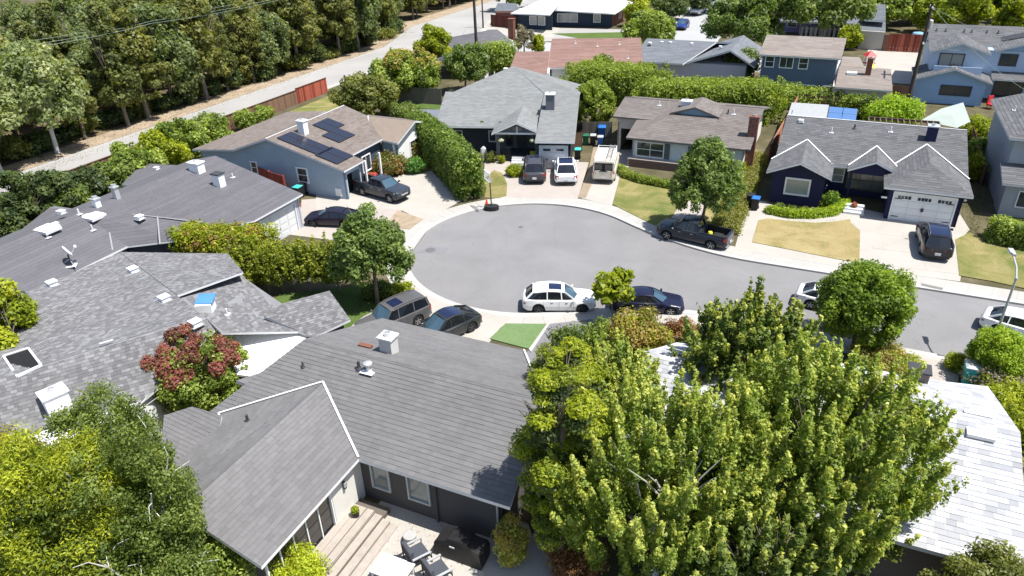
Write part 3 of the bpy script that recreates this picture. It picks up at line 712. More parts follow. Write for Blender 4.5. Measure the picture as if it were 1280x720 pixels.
wall(mb, h5(-6.3, 69.7), h5(-6.3, 65.1), 0, 2.75, DG); wall(mb, h5(-6.3, 65.1), h5(-3.2, 65.1), 0, 2.75, DG, holes=[(.25, 2.75, 0, 2.2)])
wall(mb, h5(-3.2, 65.1), h5(-3.2, 85.5), 0, 2.75, DG); wall(mb, h5(-15.8, 85.5), h5(-15.8, 69.7), 0, 2.8, DG); gable(mb, h5(-16.5, 75.6), h5(-16.5, 69.8), h5(-16.5, 75.5), 2.7, 4.5, DG)
for u in (-10.35, -6.55): mb.box(h5(u, 67.1, 1.4), (.34, .34, 2.8), a5, DG2)
mb.build('wall', parent=H)
window(H, h5(-15.4, 69.7, 1.6), a5, 1.9, 1.2, 2, 2, fm=OFFW); window(H, h5(-11.3, 69.7, 1.7), a5, .6, 1.0, 1, 1, fm=OFFW); window(H, h5(-9.6, 69.7, 1.5), a5, .5, 1.3, 1, 2, fm=DARKM)
window(H, h5(-8.45, 67.0, 3.25), a5, .9, .35, 2, 1, fm=DG2)
mb = MB(); mb.box(h5(-8.45, 66.95, 2.85), (4.2, .2, .16), a5, WHITE); mb.box(h5(-8.45, 66.93, 3.2), (.14, .1, .7), a5, OFFW); mb.build('porch_beam', parent=H)
door(H, h5(-8.3, 69.68, 1.3), a5, 1.0, 2.1, DARKM); garage_door(H, h5(-4.8, 65.08, 1.1), a5, 2.5, 2.2, OFFW, 4, 2, 3, 1, 2)
for i in range(3):
    s = MB(); s.box(h5(-8.2, 67.0 - i * .35, .42 - i * .17), (1.6, .36, .17), a5, OFFW); s.build('step', parent=H)
mb = MB(); mb.box(h5(-8.45, 68.4, .25), (4.2, 2.6, .45), a5, DG); mb.build('porch_floor', parent=H)
mb = MB(); [mb.box(h5(u, 67.15, .95), (.04, .04, .9), a5, DARKM) for u in np.linspace(-10.1, -9.2, 8)]; [mb.box(h5(-9.65, 67.15, z), (1.0, .06, .05), a5, DARKM) for z in (.55, 1.4)]; mb.build('porch_railing', parent=H)
chimney(H, h5(-5.6, 71.5, 3.6), .85, .85, 1.9, mat('grey stack', (.12, .13, .15), .8), rz=a5, capm=WHITE)
for (px, py, k) in ((632, 88, 'box'), (618, 95, 'pipe'), (628, 98, 'pipe')): vent(H, W(px, py, 5.3), k)
# small dark shed left of it
sb = thing('garden_shed', h5(-19, 76, 0), a5, 'low shed with flat slate roof and white edge left of the pale grey roof', 'shed')
a = W(508, 136, 2.5); b = W(549, 137, 2.5); c_ = W(549, 156, 2.5); d = W(512, 150, 2.5); mb = MB(); slab(mb, [d, c_, b, a], .2, mat('slate grey', (.14, .155, .18), .8), WHITE); mb.build('roof', parent=sb)
mb = MB(); mb.prism([lerp(p, (sum(q[0] for q in (a, b, c_, d)) / 4, sum(q[1] for q in (a, b, c_, d)) / 4, 0), .08)[:2] for p in (d, c_, b, a)], 0, 2.28, DG); mb.build('wall', parent=sb)

# ---- the blue house with solar panels
SHT = tint_mat('tan brown shingle', (0.154, 0.126, 0.113), (0.211, 0.179, 0.163)); SHTB = mat('tan roof base', (.2, .16, .13), .9)
BLUE = stucco('blue wall', (0.34, 0.42, 0.50), .12)
H = thing('blue_house', g(-44, 52, 0), GA, 'light blue house with brown roof carrying black solar panels and a white chimney', 'house', 'single storey houses of the street')
Rr = [g(-45.3, 46.9, 4.85), g(-37.3, 46.9, 2.85), g(-37.3, 49.9, 2.85), g(-45.3, 49.9, 4.85)]
Rr2 = [g(-45.3, 49.9, 4.85), g(-38.6, 49.9, 3.175), g(-38.6, 57.5, 3.175), g(-45.3, 57.5, 4.85)]
RR = [g(-45.3, 46.9, 4.85), g(-37.3, 46.9, 2.85), g(-37.3, 57.5, 2.85)]
Ll = [g(-45.3, 46.9, 4.85), g(-45.3, 58.5, 4.85), g(-49.4, 58.5, 3.4), g(-49.4, 46.9, 3.4)]
Ll2 = [g(-49.4, 46.9, 3.4), g(-49.4, 60.5, 3.4), g(-54.6, 60.5, 2.85), g(-54.6, 46.9, 2.85)]
zk = 4.1; uk = -45.3 + (4.85 - zk) / .25
K1 = [g(uk, 57.9, zk), g(-37.0, 60.6, zk), g(-37.0, 57.3, 2.85), g(uk + 5, 54.6, 2.98)]
K1 = [g(-42.3, 58.2, zk), g(-36.9, 58.2, zk), g(-36.9, 54.8, 2.9), g(-40.0, 54.8, 3.2)]
K2 = [g(-42.3, 58.2, zk), g(-36.9, 58.2, zk), g(-36.9, 62.2, 2.9), g(-45.3, 62.2, 2.9)]
roof(H, [Rr, Rr2, Ll, Ll2, up(K1), up(K2), [g(-45.3, 57.5, 4.85), g(-38.6, 57.5, 3.175), g(-42.3, 58.2, zk + .02), g(-45.3, 58.5, 4.85)]], SHT, SHTB, .27, .5, .15, OFFW, .014,
     lines=[(g(-42.3, 58.2, 4.12), g(-40.0, 54.8, 3.28)), (g(-45.3, 46.9, 4.85), g(-45.3, 58.5, 4.85))])
mb = MB()
ws = g(-54.2, 47.4)
wall(mb, g(-54.2, 47.4), g(-37.7, 47.4), 0, 2.75, BLUE, holes=[(1.5, 3.0, 1.45, 2.1), (11.4, 12.4, 1.1, 2.3)])
mb.mesh([(*g(u, v)[:2], z) for v in (47.4, 47.55) for u, z in ((-54.2, 2.75), (-37.7, 2.75), (-37.7, 2.8), (-45.3, 4.72), (-49.4, 3.27), (-54.2, 2.76))], [(0, 1, 2, 3, 4, 5), (11, 10, 9, 8, 7, 6)], BLUE)
wall(mb, g(-37.7, 47.4), g(-37.7, 49.7), 0, 2.75, BLUE, holes=[(.3, 2.3, 0, 2.2)])
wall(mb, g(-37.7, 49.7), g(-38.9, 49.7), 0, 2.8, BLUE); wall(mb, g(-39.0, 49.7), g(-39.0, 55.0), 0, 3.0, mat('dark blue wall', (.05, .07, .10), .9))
wall(mb, g(-37.3, 55.3), g(-37.3, 61.8), 0, 2.75, WHITE, holes=[(2.2, 4.0, .9, 2.2)]); gable(mb, g(-37.3, 55.0), g(-37.3, 61.8), g(-37.3, 58.2), 2.75, 3.95, WHITE); wall(mb, g(-39, 55.3), g(-37.3, 55.3), 0, 2.8, BLUE)
wall(mb, g(-45, 61.8), g(-54.2, 60), 0, 2.75, BLUE); wall(mb, g(-54.2, 60), g(-54.2, 47.4), 0, 2.75, BLUE)
mb.build('wall', parent=H)
inn = MB(); inn.prism([g(*p)[:2] for p in ((-38.7, 47.6), (-38.6, 47.6), (-38.6, 49.68), (-38.7, 49.68))], 0, 2.5, BLACK); inn.build('garage_shade_panel', parent=H)  # black sheet close behind the opening, painting the garage's inner darkness
window(H, g(-51.95, 47.4, 1.8), GA, 1.5, .65, 2, 1); window(H, g(-42.3, 47.4, 1.7), GA, 1.0, 1.2, 1, 2, fw=.13); window(H, g(-47.8, 47.4, 1.75), GA, .6, 1.0, 1, 2)
window(H, g(-37.3, 58.4, 1.55), GA + PI / 2, 1.8, 1.3, 2, 2, fw=.13); window(H, g(-38.9, 52.3, 1.6), GA + PI / 2, 1.2, 1.4, 2, 1)
mb = MB(); [mb.box(g(-37.5, v, 1.35), (.16, .16, 2.7), GA, WHITE) for v in (50.2, 52.5, 55.0)]; mb.build('porch_posts', parent=H)
mb = MB(); mb.box(g(-38.6, 47.36, .6), (.6, .08, .7), GA, WHITE); mb.build('crawl_hatch', parent=H)
chimney(H, g(-43.9, 50.3, 4.3), .7, .65, 1.35, mat('white brick', (.72, .73, .76), .8), capm=WHITE)
PV = mat('solar glass', (0.02, 0.022, 0.035), .12, .1, spec=.7); PVF = mat('panel frame', (.03, .03, .035), .4)
def solar(u0, v0, nu, nv, cu=1.62, cv=1.0):
    for i in range(nu):
        for j in range(nv):
            ua, ub, va, vb_ = u0 + i * cu + .02, u0 + (i + 1) * cu - .02, v0 + j * cv + .02, v0 + (j + 1) * cv - .02
            z = lambda u: 4.85 - (u + 45.3) * .25 + .12
            q = [g(ua, va, z(ua)), g(ub, va, z(ub)), g(ub, vb_, z(ub)), g(ua, vb_, z(ua))]
            f = MB(); slab(f, q, .05, PVF); o = f.build('solar_panel', parent=H)
            c = Vector(g((ua + ub) / 2, (va + vb_) / 2, z((ua + ub) / 2))); c_in = [c + (Vector(p) - c) * .94 + Vector((0, 0, .004)) for p in q]
            f = MB(); slab(f, c_in, .01, PV); f.build('solar_cell_sheet', parent=o)
solar(-44.7, 47.6, 3, 2, 1.5, 1.0); solar(-44.4, 52.2, 1, 2, 1.9, 1.2); solar(-42.5, 51.0, 1, 2, 1.9, 1.25); solar(-40.6, 49.8 - 2.6 + .2, 1, 2, 2.3, 1.2)
def fitp(picks, extra=()):
    """corners picked in the frame with rough heights -> one true plane through them, corners where their sight lines meet it"""
    A = np.array([W(*p) for p in picks]); x = np.c_[A[:, 0], A[:, 1], np.ones(len(A))]
    k = np.linalg.lstsq(x, A[:, 2], rcond=None)[0]
    P = [(0, 0, k[2]), (1, 0, k[0] + k[2]), (0, 1, k[1] + k[2])]
    return [tuple(pix_on(P, p[0], p[1])) for p in picks]
def inset(poly, d):
    cx = sum(p[0] for p in poly) / len(poly); cy = sum(p[1] for p in poly) / len(poly); out = []
    for p in poly:
        L = math.hypot(p[0] - cx, p[1] - cy); out.append((cx + (p[0] - cx) * (L - d) / L, cy + (p[1] - cy) * (L - d) / L))
    return out
# ---- the foreground house
SHF = tint_mat('grey brown shingle', (0.144, 0.140, 0.141), (0.185, 0.180, 0.182), grain=.15); SHFB = mat('weathered roof base', (.17, .165, .17), .9)
CHAR = stucco('charcoal stucco', (0.085, 0.078, 0.075)); CREAM = stucco('cream stucco', (.62, .60, .56))
H = thing('foreground_house', g(-15, 22, 0), GA, 'large charcoal house in the foreground with brown grey shingle roof and patio', 'house')
N = [g(-23.9, 17.85, 2.8), g(-8.7, 17.85, 2.8), g(-8.9, 21.95, 4.9), g(-21.3, 21.95, 4.9)]
Fs = [g(-21.3, 21.95, 4.9), g(-8.9, 21.95, 4.9), g(-12.4, 27.8, 2.8), g(-21.0, 27.8, 2.8)]
Fs2 = [g(-8.9, 21.95, 4.9), g(-8.7, 17.85, 2.8), g(-6.5, 19.5, 2.8), g(-12.4, 27.8, 2.8)]
ap = pix_on(N, 404, 479); au, av = ng(ap); az_ = ap.z
bt = 11.9
Wr = [g(au, av, az_), g(-15.65, 17.85, 2.8), g(-15.65, bt, 2.8), g(au, bt, az_)]
Wl = [g(au, av, az_), g(au, bt, az_), g(-21.6, bt, 3.0)]; Wl2 = [g(au, av, az_), g(-21.6, bt, 3.0), g(-23.3, 17.85, 2.8)]
L1 = fitp([(295, 476, 3.5), (337, 492, 3.5), (360, 475, 2.9), (332, 464, 2.9)])
W2 = fitp([(205, 519, 3.0), (240, 508, 3.3), (277, 519, 2.95), (270, 566, 3.0), (255, 610, 2.8), (200, 570, 2.7)])
dz = .035
rf = roof(H, [N, Fs, up(Wr, dz), up(Wl, dz), up(Wl2, dz), up(L1, .0), up(W2, -.02)], SHF, SHFB, .205, .36, .16, mat('white gutter', (.7, .7, .71), .4), .020, streak=.4,
     lines=[(g(au, av, az_ + .07), g(-15.65, 17.85, 2.88)), (g(au, av, az_ + .07), g(-23.3, 17.85, 2.88)), (g(-23.3, 17.85, 2.9), W(272, 562, 2.95)), (g(-8.9, 21.95, 4.92), g(-12.4, 27.8, 2.85))])
mb = MB()
wall(mb, g(-16.1, 18.4), g(-9.3, 18.4), 0, 2.75, CHAR, holes=[(.55, 1.4, .85, 2.25), (2.35, 3.35, .85, 2.25)])
wall(mb, g(-9.3, 18.4), g(-9.3, 21.9), 0, 2.75, CHAR); gable(mb, g(-9.3, 18.4), g(-9.3, 25.4), g(-9.3, 21.9), 2.7, 4.5, CHAR); wall(mb, g(-9.3, 21.8), g(-12.6, 27.3), 0, 2.7, CHAR)
wall(mb, g(-12.6, 27.3), g(-20.6, 27.3), 0, 2.7, CHAR); wall(mb, g(-20.6, 27.3), g(-20.6, 19), 0, 2.7, CHAR); gable(mb, g(-20.6, 27.2), g(-20.6, 18.4), g(-20.6, 21.95), 2.7, 4.6, CHAR)
wall(mb, g(-22.8, 19.5), g(-21.2, 12.4), 0, 2.75, CHAR); wall(mb, g(-21.1, 12.3), g(-16.2, 12.3), 0, 2.75, CHAR); gable(mb, g(-21.0, 12.3), g(-16.2, 12.3), g(au, 12.3), 2.7, az_ - .25, CHAR); wall(mb, g(-20.6, 19.6), g(-23, 19.6), 0, 2.75, CHAR)
wall(mb, g(-16.1, 12.3), g(-16.1, 16.6), 0, 2.75, CHAR, holes=[(.1, 3.9, .35, 2.45)])
mb.build('wall', parent=H)
mb = MB(); mb.prism([g(*p)[:2] for p in ((-16.02, 16.25), (-15.98, 16.25), (-15.98, 17.75), (-16.02, 17.75))], .4, 2.72, CREAM); wall(mb, g(-16.1, 16.6), g(-16.1, 18.4), 0, 2.75, CREAM); mb.build('entrance_wall', parent=H, label='cream wall panel beside the sliding doors')
lamp = MB(); lamp.box(g(-15.9, 17.0, 2.0), (.12, .12, .35), GA, DARKM); lamp.box(g(-15.84, 17.0, 2.05), (.06, .16, .22), GA, METAL); lamp.build('wall_lamp', parent=H)
LGT = glass_mat('pale greenish glass', (.16, .19, .19), .08); FR = mat('grey window frame', (.42, .43, .42), .5)
window(H, g(-15.1, 18.4, 1.55), GA, .8, 1.35, 1, 1, fm=FR, gm=LGT, fw=.08); window(H, g(-13.2, 18.4, 1.55), GA, .95, 1.35, 1, 1, fm=FR, gm=LGT, fw=.08)
window(H, g(-9.2, 18.45, 1.5), GA, .3, 1.3, 1, 1, fm=FR, gm=LGT, fw=.06) if False else None
window(H, g(-16.1, 14.3, 1.4), GA + PI / 2, 3.75, 2.05, 5, 1, fm=WHITE, fw=.06, name='sliding_door', gm=glass_mat('dark patio glass', (.02, .02, .022), .05), proud=.06)
mb = MB(); mb.tube([g(-12.35, 18.33, 0), g(-12.35, 18.33, 2.7)], .05, 8, CHAR); mb.build('downpipe', parent=H); mb = MB(); mb.tube([g(-9.5, 18.33, 0), g(-9.5, 18.33, 2.7)], .05, 8, FR); mb.build('downpipe', parent=H)
# deck: boards and steps one by one
DECK = mat('weathered deck board', (0.33, 0.29, 0.255), .85, .18, 3, .3, 20)
dk = MB(); dk.box(g(-15.3, 12.5, .14), (1.5, 11.0, .24), GA, mat('deck frame', (.12, .10, .085), .9)); dk = dk.build('deck', parent=H)
for i, (uu, zz_) in enumerate(((-15.85, .46), (-15.5, .46), (-15.12, .46), (-14.74, .31), (-14.36, .17), (-13.98, .05))):
    b = MB(); w_ = .33 if i < 3 else .36
    b.box(g(uu, 12.0, zz_), (w_, 10.9, .05), GA, DECK); b.box(g(uu + .15, 12.0, zz_ - .08), (.03, 10.9, .12), GA, DECK); b.build('deck_board', parent=dk)
chimney(H, pix_on(Fs, 487, 440) - Vector((0, 0, .3)), .66, .6, 1.15, mat('white stucco stack', (.50, .49, .47), .8), capm=OFFW)
v = MB(); p = pix_on(Fs, 478, 440); v.box(g(*ng(p), p.z + .45), (.5, .05, .4), GA, DARKM) if False else None
vent(H, pix_on(N, 449, 461), 'dark'); vent(H, pix_on(N, 461, 464), 'cap', s=1.1); vent(H, pix_on(N, 379, 459), 'dark', s=.7); vent(H, pix_on(Wl2, 310, 527), 'dark', s=.9); vent(H, pix_on(Fs, 665, 491), 'dark', s=.7)
b = MB(); p = pix_on(Fs, 457, 434); b.box((p.x, p.y, p.z + .08), (.7, .25, .12), GA, BRICK); b.build('roof_brick_pad', parent=H)

# ---- the house with the mottled shingle roof at the left
SHM = tint_mat('mottled shingle', (0.125, 0.123, 0.130), (0.170, 0.168, 0.172), grain=.14, c2=(0.262, 0.259, 0.269)); SHMB = mat('mottled roof base', (.18, .18, .19), .9)
H = thing('mottled_roof_house', W(200, 440)[:2] + (0,), 0.0, 'white walled house at the left whose grey roof is mottled with pale shingles', 'house')
R0, R1 = (30, 464, 4.7), (256, 396, 4.6)
NW = fitp([(-60, 400, 2.8), (18, 368, 2.9), (150, 316, 2.9), R1, R0, (-60, 492, 4.7)])
r0, r1, rl = NW[4], NW[3], NW[5]; ev = tuple(pix_on(NW, 222, 370))
_pl = [rl, r1, W(196, 486, 2.75)]; SE = [rl, r1] + [tuple(pix_on(_pl, *t)) for t in ((268, 412), (196, 486), (165, 511), (100, 552), (-60, 640))]
_e = [NW[2], ev, W(285, 318, 3.1)]; E1_ = [NW[2], W(285, 318, 3.1), tuple(pix_on(_e, 304, 341)), ev]
S1 = fitp([ev and (222, 370, ev[2] - .12), (300, 341, 3.1), (309, 350, 3.1), (353, 380, 3.0), (388, 414, 2.8), (276, 416, 2.8), (256, 396, r1[2] - .25)])
Gw = fitp([(353, 380, 3.6), (412, 364, 3.6), (438, 400, 2.85), (391, 422, 2.8), (330, 396, 3.4)])
roof(H, [NW, SE, up(E1_, .05), S1, up(Gw, .03)], SHM, SHMB, .165, .21, .13, mat('pale eave trim', (.62, .62, .63), .5), .016, streak=.15, jit=.35)
mb = MB()
sw0, sw1 = W(272, 416, 2.8), W(388, 413, 2.8)
mb.prism([(sw0[0] - 1.2, sw0[1] - .0), (sw1[0] + .3, sw1[1] + .05), (sw1[0] + .3, sw1[1] + .2), (sw0[0] - 1.2, sw0[1] + .2)], 0, 2.66, WHITE)
mb.prism([p[:2] for p in inset([W(395, 420, 2.8), W(436, 400, 2.8), W(412, 366, 3.6), W(353, 381, 3.3)], .35)], 0, 2.62, CHAR)
mb.prism([p[:2] for p in inset([W(150, 320, 2.8), W(285, 322, 2.9), W(300, 341, 3.3), W(276, 416, 2.8), W(225, 372, 3.0)], .7)], 0, 2.62, WHITE)
mb.prism([p[:2] for p in inset([W(18, 370, 2.8), W(150, 318, 2.8), W(270, 414, 2.8), W(196, 488, 2.8), W(165, 513, 2.8), W(100, 562, 2.6), W(-50, 618, 2.6), W(-50, 402, 2.8)], .6)], 0, 2.5, WHITE)
mb.build('wall', parent=H)
for (px, py, k) in ((66, 357, 'box'), (167, 340, 'box')): vent(H, pix_on(NW, px, py), 'box', 0.9, 1.25)
vent(H, pix_on(NW, 206, 376), 'box', .9, 1.2); vent(H, pix_on(SE, 245, 407), 'box', .9, 1.2)
vent(H, pix_on(S1, 284, 393), 'pipe', s=.8)
c = MB(); p = pix_on(S1, 258, 387); c.box(p + Vector((0, 0, .2)), (.85, .85, .6), .1, WHITE); ch = c.build('chimney', parent=H)
c = MB(); c.box(p + Vector((.05, .1, .62)), (.95, .8, .06), .3, mat('blue tarp', (.07, .20, .42), .6), M=Matrix.Rotation(.25, 4, 'X')); c.build('blue_cover', parent=ch)
c = MB(); q = [pix_on(S1, *t) for t in ((280, 381), (303, 372), (304, 379))]; c.mesh([q[0], q[1] + Vector((0, 0, .25)), q[2], q[1]], [(0, 1, 2), (0, 2, 3), (0, 3, 1), (1, 3, 2)], SHMB); c.build('roof_cricket', parent=H)
pc = [W(276, 417.5, 2.66), W(388, 415.5, 2.66), W(352, 463, 2.4), W(318, 471, 2.4), W(296, 468, 2.4)]; c = MB(); slab(c, pc[::-1], .12, WHITE); c.build('patio_cover', parent=H, label='bright white flat patio cover')
# dark roof light well and a white chimney half under the trees
c = MB(); q = [pix_on(NW if y < 455 else SE, x, y) + Vector((0, 0, .06)) for x, y in ((5, 447), (36, 437), (52, 458), (22, 472))]
c.mesh(q, [(0, 1, 2, 3)], BLACK); sk = c.build('skylight', parent=H, label='black open roof light with white rim')
for i in range(4): c = MB(); c.bar(q[i], q[(i + 1) % 4], .1, .12, OFFW); c.build('rim', parent=sk)
chimney(H, pix_on(SE, 73, 508) - Vector((0, 0, .3)), 1.0, .8, 1.1, WHITE, rz=.8, capm=WHITE)
c = MB(); q = pix_on(SE, 133, 428); c.box(q + Vector((0, 0, .04)), (.6, .06, .03), .6, WHITE); c.build('flashing_strip', parent=H)

# ---- the long grey roof at the left
SHP = tint_mat('slate purple shingle', (0.104, 0.102, 0.113), (0.135, 0.130, 0.143), grain=.10); SHPB = mat('slate roof base', (.15, .148, .165), .9)
H = thing('long_grey_house', g(-45, 32, 0), GA, 'long house with plain slate grey roof, skylights and white chimneys at the left', 'house')
def hz(u): return 4.8 - (u + 46.3) * .23
Mr = [g(-46.3, 8, 4.8), g(-42.3, 8, 3.0), g(-42.3, 29.5, 3.0), g(-46.3, 29.5, 4.8)]
Mr = fitp([(-120, 350, 4.8), (133, 255, 4.8), (141, 318, 2.9), (78, 345, 2.85), (-120, 330 + 24, 2.9)])
A1 = [g(-46.3, 5, 4.8), g(-42.6, 5, 2.85), g(-42.6, 29.3, 2.85), g(-46.3, 29.3, 4.8)]
A2 = [g(-46.3, 29.3, 4.8), g(-42.6, 29.3, 2.85), g(-39.9, 31.4, 2.85)]
k_ = (4.8 - 2.85) / (46.3 - 37.3)
A3 = [g(-46.3, 29.3, 4.8), g(-37.3, 35.9, 2.85), g(-37.3, 41.4, 2.85), g(-46.3, 41.9, 4.8)]
A4 = [g(-46.3, 29.3, 4.8), g(-39.9, 31.4, 2.85), g(-37.3, 35.9, 2.85)]
B1 = [g(-46.3, 5, 4.8), g(-46.3, 41.9, 4.8), g(-49.5, 41.9, 4.0), g(-49.5, 5, 4.0)]
C1 = fitp([(28, 286, 2.9), (65, 257, 2.9), (100, 262, 3.4), (122, 263, 3.7), (70, 280, 3.8)])
C2 = fitp([(152, 231, 2.9), (178, 204, 2.9), (245, 208, 3.5), (238, 216, 4.1), (186, 236, 4.0)])
roof(H, [A1, A2, A3, A4, B1, C1, C2], SHP, SHPB, .26, 1.0, .15, OFFW, .009, streak=.6,
     lines=[(W(165, 268, 4.45), W(280, 281, 3.95)), (g(-46.3, 29.3, 4.82), g(-42.6, 29.3, 2.88))] if False else [])
mb = MB(); GW = stucco('slate wall', (.10, .105, .13)); LW = stucco('lilac grey wall', (.40, .40, .46))
wall(mb, g(-43.0, 6), g(-43.0, 29.5), 0, 2.8, GW); wall(mb, g(-43, 29.6), g(-41, 31.8), 0, 2.7, GW); wall(mb, g(-41, 31.8), g(-41, 36.3), 0, 2.7, GW)
wall(mb, g(-41, 36.4), g(-37.7, 36.4), 0, 2.7, LW); wall(mb, g(-37.7, 36.4), g(-37.7, 41.1), 0, 2.7, LW, holes=[(.4, 4.2, 0, 2.25)]); wall(mb, g(-37.7, 41.3), g(-49.2, 41.4), 0, 2.9, LW)
wall(mb, g(-49.2, 41.4), g(-49.2, 6), 0, 3.8, GW)
for poly in (C1, C2): mb.prism([p[:2] for p in inset(poly, .4)], 0, 2.75, LW)
mb.build('wall', parent=H)
for p_, q_, pl_ in (((131, 258), (141, 313), A1), ((165, 268), (255, 278), A3), ((197, 272), (200, 305), A3)):
    f = MB(); a_, b_ = pix_on(pl_, *p_), pix_on(pl_, *q_); f.bar(a_ + Vector((0, 0, .02)), b_ + Vector((0, 0, .02)), .09, .02, mat('faded seam', (.25, .25, .27), .9)); f.build('roof_seam', parent=H)
garage_door(H, g(-37.72, 38.75, 1.12), GA + PI / 2, 3.8, 2.25, OFFW, 4, 4, 3, 0)
for px, py, k, s in ((60, 288, 'sky', 1.0), (117, 272, 'sky', 1.0), (78, 267, 'box', .9), (175, 274, 'box', 1.1), (70, 282, 'box', .8)): vent(H, pix_on(A1 if px < 140 else A3, px, py), k, s=s)
vent(H, pix_on(C1, 76, 267), 'box')
for px, py in ((60, 297), (116, 288), (142, 281)): vent(H, pix_on(A1, px, py), 'pipe', s=.9)
for px, py, k in ((99, 268, 'pipe'), (196, 212, 'box'), (220, 217, 'pipe'), (212, 222, 'dark'), (186, 234, 'box')): vent(H, pix_on(C2 if px > 150 else A1, px, py), k, s=.9)
chimney(H, pix_on(A3, 275, 232) - Vector((0, 0, .4)), .7, .6, 1.35, WHITE, capm=DARKM, flue=False); chimney(H, pix_on(A3, 247, 214) - Vector((0, 0, .6)), 1.0, .7, 1.3, WHITE, capm=WHITE)
vent(H, pix_on(A3, 291, 222), 'pipe', s=.8)
chimney(H, pix_on(A1, 147, 249) - Vector((0, 0, .3)), .35, .35, 1.2, METAL, capm=METAL); chimney(H, pix_on(A1, 122, 259) - Vector((0, 0, .3)), .4, .4, .9, WHITE, capm=METAL)
# dish on the near corner of that roof
p = Vector(pix_on(A1, 90, 333)) + Vector((0, 0, .05)); d = thing('satellite_dish', tuple(p), 0, 'white satellite dish on a dark mount at the eave of the long grey roof', 'satellite dish')
mb = MB(); mb.tube([p, p + Vector((0, 0, .8))], .05, 8, DARKM); mb.tube([p + Vector((-.7, .1, 0)), p + Vector((0, 0, .5))], .025, 6, METAL); mb.tube([p + Vector((.5, -.4, 0)), p + Vector((0, 0, .5))], .025, 6, METAL); mb.box(p + Vector((0, 0, .01)), (.6, .5, .03), .3, WHITE); mb.build('mast', parent=d)
mb = MB(); ds = Matrix.Rotation(2.2, 4, 'Z') @ Matrix.Rotation(1.0, 4, 'X'); mb.lathe(p + Vector((-.05, 0, .95)), [(.08, .0), (.26, .05), (.42, .14), (.43, .15), (.26, .08), (.05, .03)], 20, WHITE, M=ds); mb.build('reflector', parent=d, smooth=True)
q = p + Vector((-.05, 0, .95)); e = q + (ds @ Vector((0, -.1, .62))); mb = MB(); mb.bar(q + ds @ Vector((0, -.3, .05)), e, .04, .04, METAL); mb.box(e, (.12, .12, .14), 0, WHITE); mb.build('feed_arm', parent=d)

# ---- the white roof at the lower right
SHW = tint_mat('white shingle', (0.290, 0.295, 0.317), (0.440, 0.440, 0.458), grain=.10, c2=(0.528, 0.528, 0.537)); SHWB = mat('white roof base', (.5, .5, .52), .9)
H = thing('white_roof_house', g(2, 25, 0), GA, 'house with almost white shingle roof half hidden by the big trees at the right', 'house')
WF = [g(-6.0, 27.5, 4.5), g(8.75, 27.5, 4.5), g(8.75, 33.0, 2.9), g(-3.0, 33.0, 2.9), g(-6, 29.5, 3.9)]
_q = [g(-6.2, 27.5, 4.5), g(8.75, 27.5, 4.5), W(1200, 479, 3.0)]; WF = _q[:2] + [tuple(pix_on(_q, *t)) for t in ((1235, 483), (1165, 475), (1040, 452), (846, 428))]
WN = [g(-6.2, 27.5, 4.5), g(-6.2, 21.8, 2.7), g(8.75, 21.8, 2.7), g(8.75, 27.5, 4.5)]
roof(H, [WF, WN], SHW, SHWB, .24, .36, .16, OFFW, .02, streak=.1, jit=.5)
mb = MB(); wall(mb, g(-5.8, 22.4), g(8.3, 22.4), 0, 2.8, stucco('grey brown wall', (.14, .12, .11)), holes=[]); wall(mb, g(8.3, 22.4), g(8.1, 32.5), 0, 2.9, CREAM); wall(mb, g(8.1, 32.3), g(-4.2, 30.8), 0, 2.8, CREAM); wall(mb, g(-4.2, 30.8), g(-5.8, 22.4), 0, 2.8, CREAM)
gable(mb, g(8.25, 22.4), g(8.2, 32.5), g(8.2, 27.5), 2.6, 4.3, CREAM);  mb.build('wall', parent=H)
c = MB(); p = pix_on(WN, 1225, 545); c.box(p + Vector((0, 0, .08)), (.95, .5, .14), GA, SKYL); c.build('roof_vent', parent=H); c = MB(); p = pix_on(WF, 1222, 519); c.box(p + Vector((0, 0, .05)), (1.0, .22, .1), GA, OFFW); c.build('roof_vent', parent=H)
chimney(H, pix_on(WF, 1146, 475) - Vector((0, 0, .3)), .8, .7, .9, mat('brown metal', (.18, .15, .14), .6), capm=DARKM, flue=False)

# ---- two storey house at the right edge
SHD = tint_mat('dark grey shingle', (0.100, 0.100, 0.105), (0.158, 0.158, 0.167)); PG_ = stucco('pale grey siding', (.34, .36, .38), .1)
H = thing('grey_two_storey_house', g(15, 70, 0), GA, 'tall pale grey two storey house at the right edge beside the navy bungalow', 'house')
ra = [g(12.9, 64.9, 5.7), g(22, 64.9, 5.7), g(22, 76.5, 5.7), g(12.9, 76.5, 5.7)]
pk = g(17.4, 70.7, 7.2)
Q1 = [g(12.6, 64.7, 5.6), g(22, 64.7, 5.6), g(17.3, 69.5, 7.1)]; Q2 = [g(12.6, 64.7, 5.6), g(17.3, 69.5, 7.1), g(17.3, 76.8, 7.1), g(12.6, 76.8, 5.6)]; Q3 = [g(22, 64.7, 5.6), g(22, 76.8, 5.6), g(17.3, 76.8, 7.1), g(17.3, 69.5, 7.1)]
Q4 = [g(12.6, 62.3, 2.75), g(22, 62.3, 2.75), g(22, 65.2, 3.5), g(12.6, 65.2, 3.5)]
roof(H, [Q1, Q2, Q3, Q4], SHD, SHDB if 'SHDB' in globals() else mat('dark roof base', (.12, .12, .125), .9), .27, .9, .15, OFFW, .02)
mb = MB(); mb.prism([g(*p)[:2] for p in ((13.1, 65.2), (21.5, 65.2), (21.5, 76.3), (13.1, 76.3))], 0, 5.5, PG_); mb.prism([g(*p)[:2] for p in ((13.0, 62.8), (21.4, 62.8), (21.4, 65.1), (13.0, 65.1))], 0, 2.6, PG_)
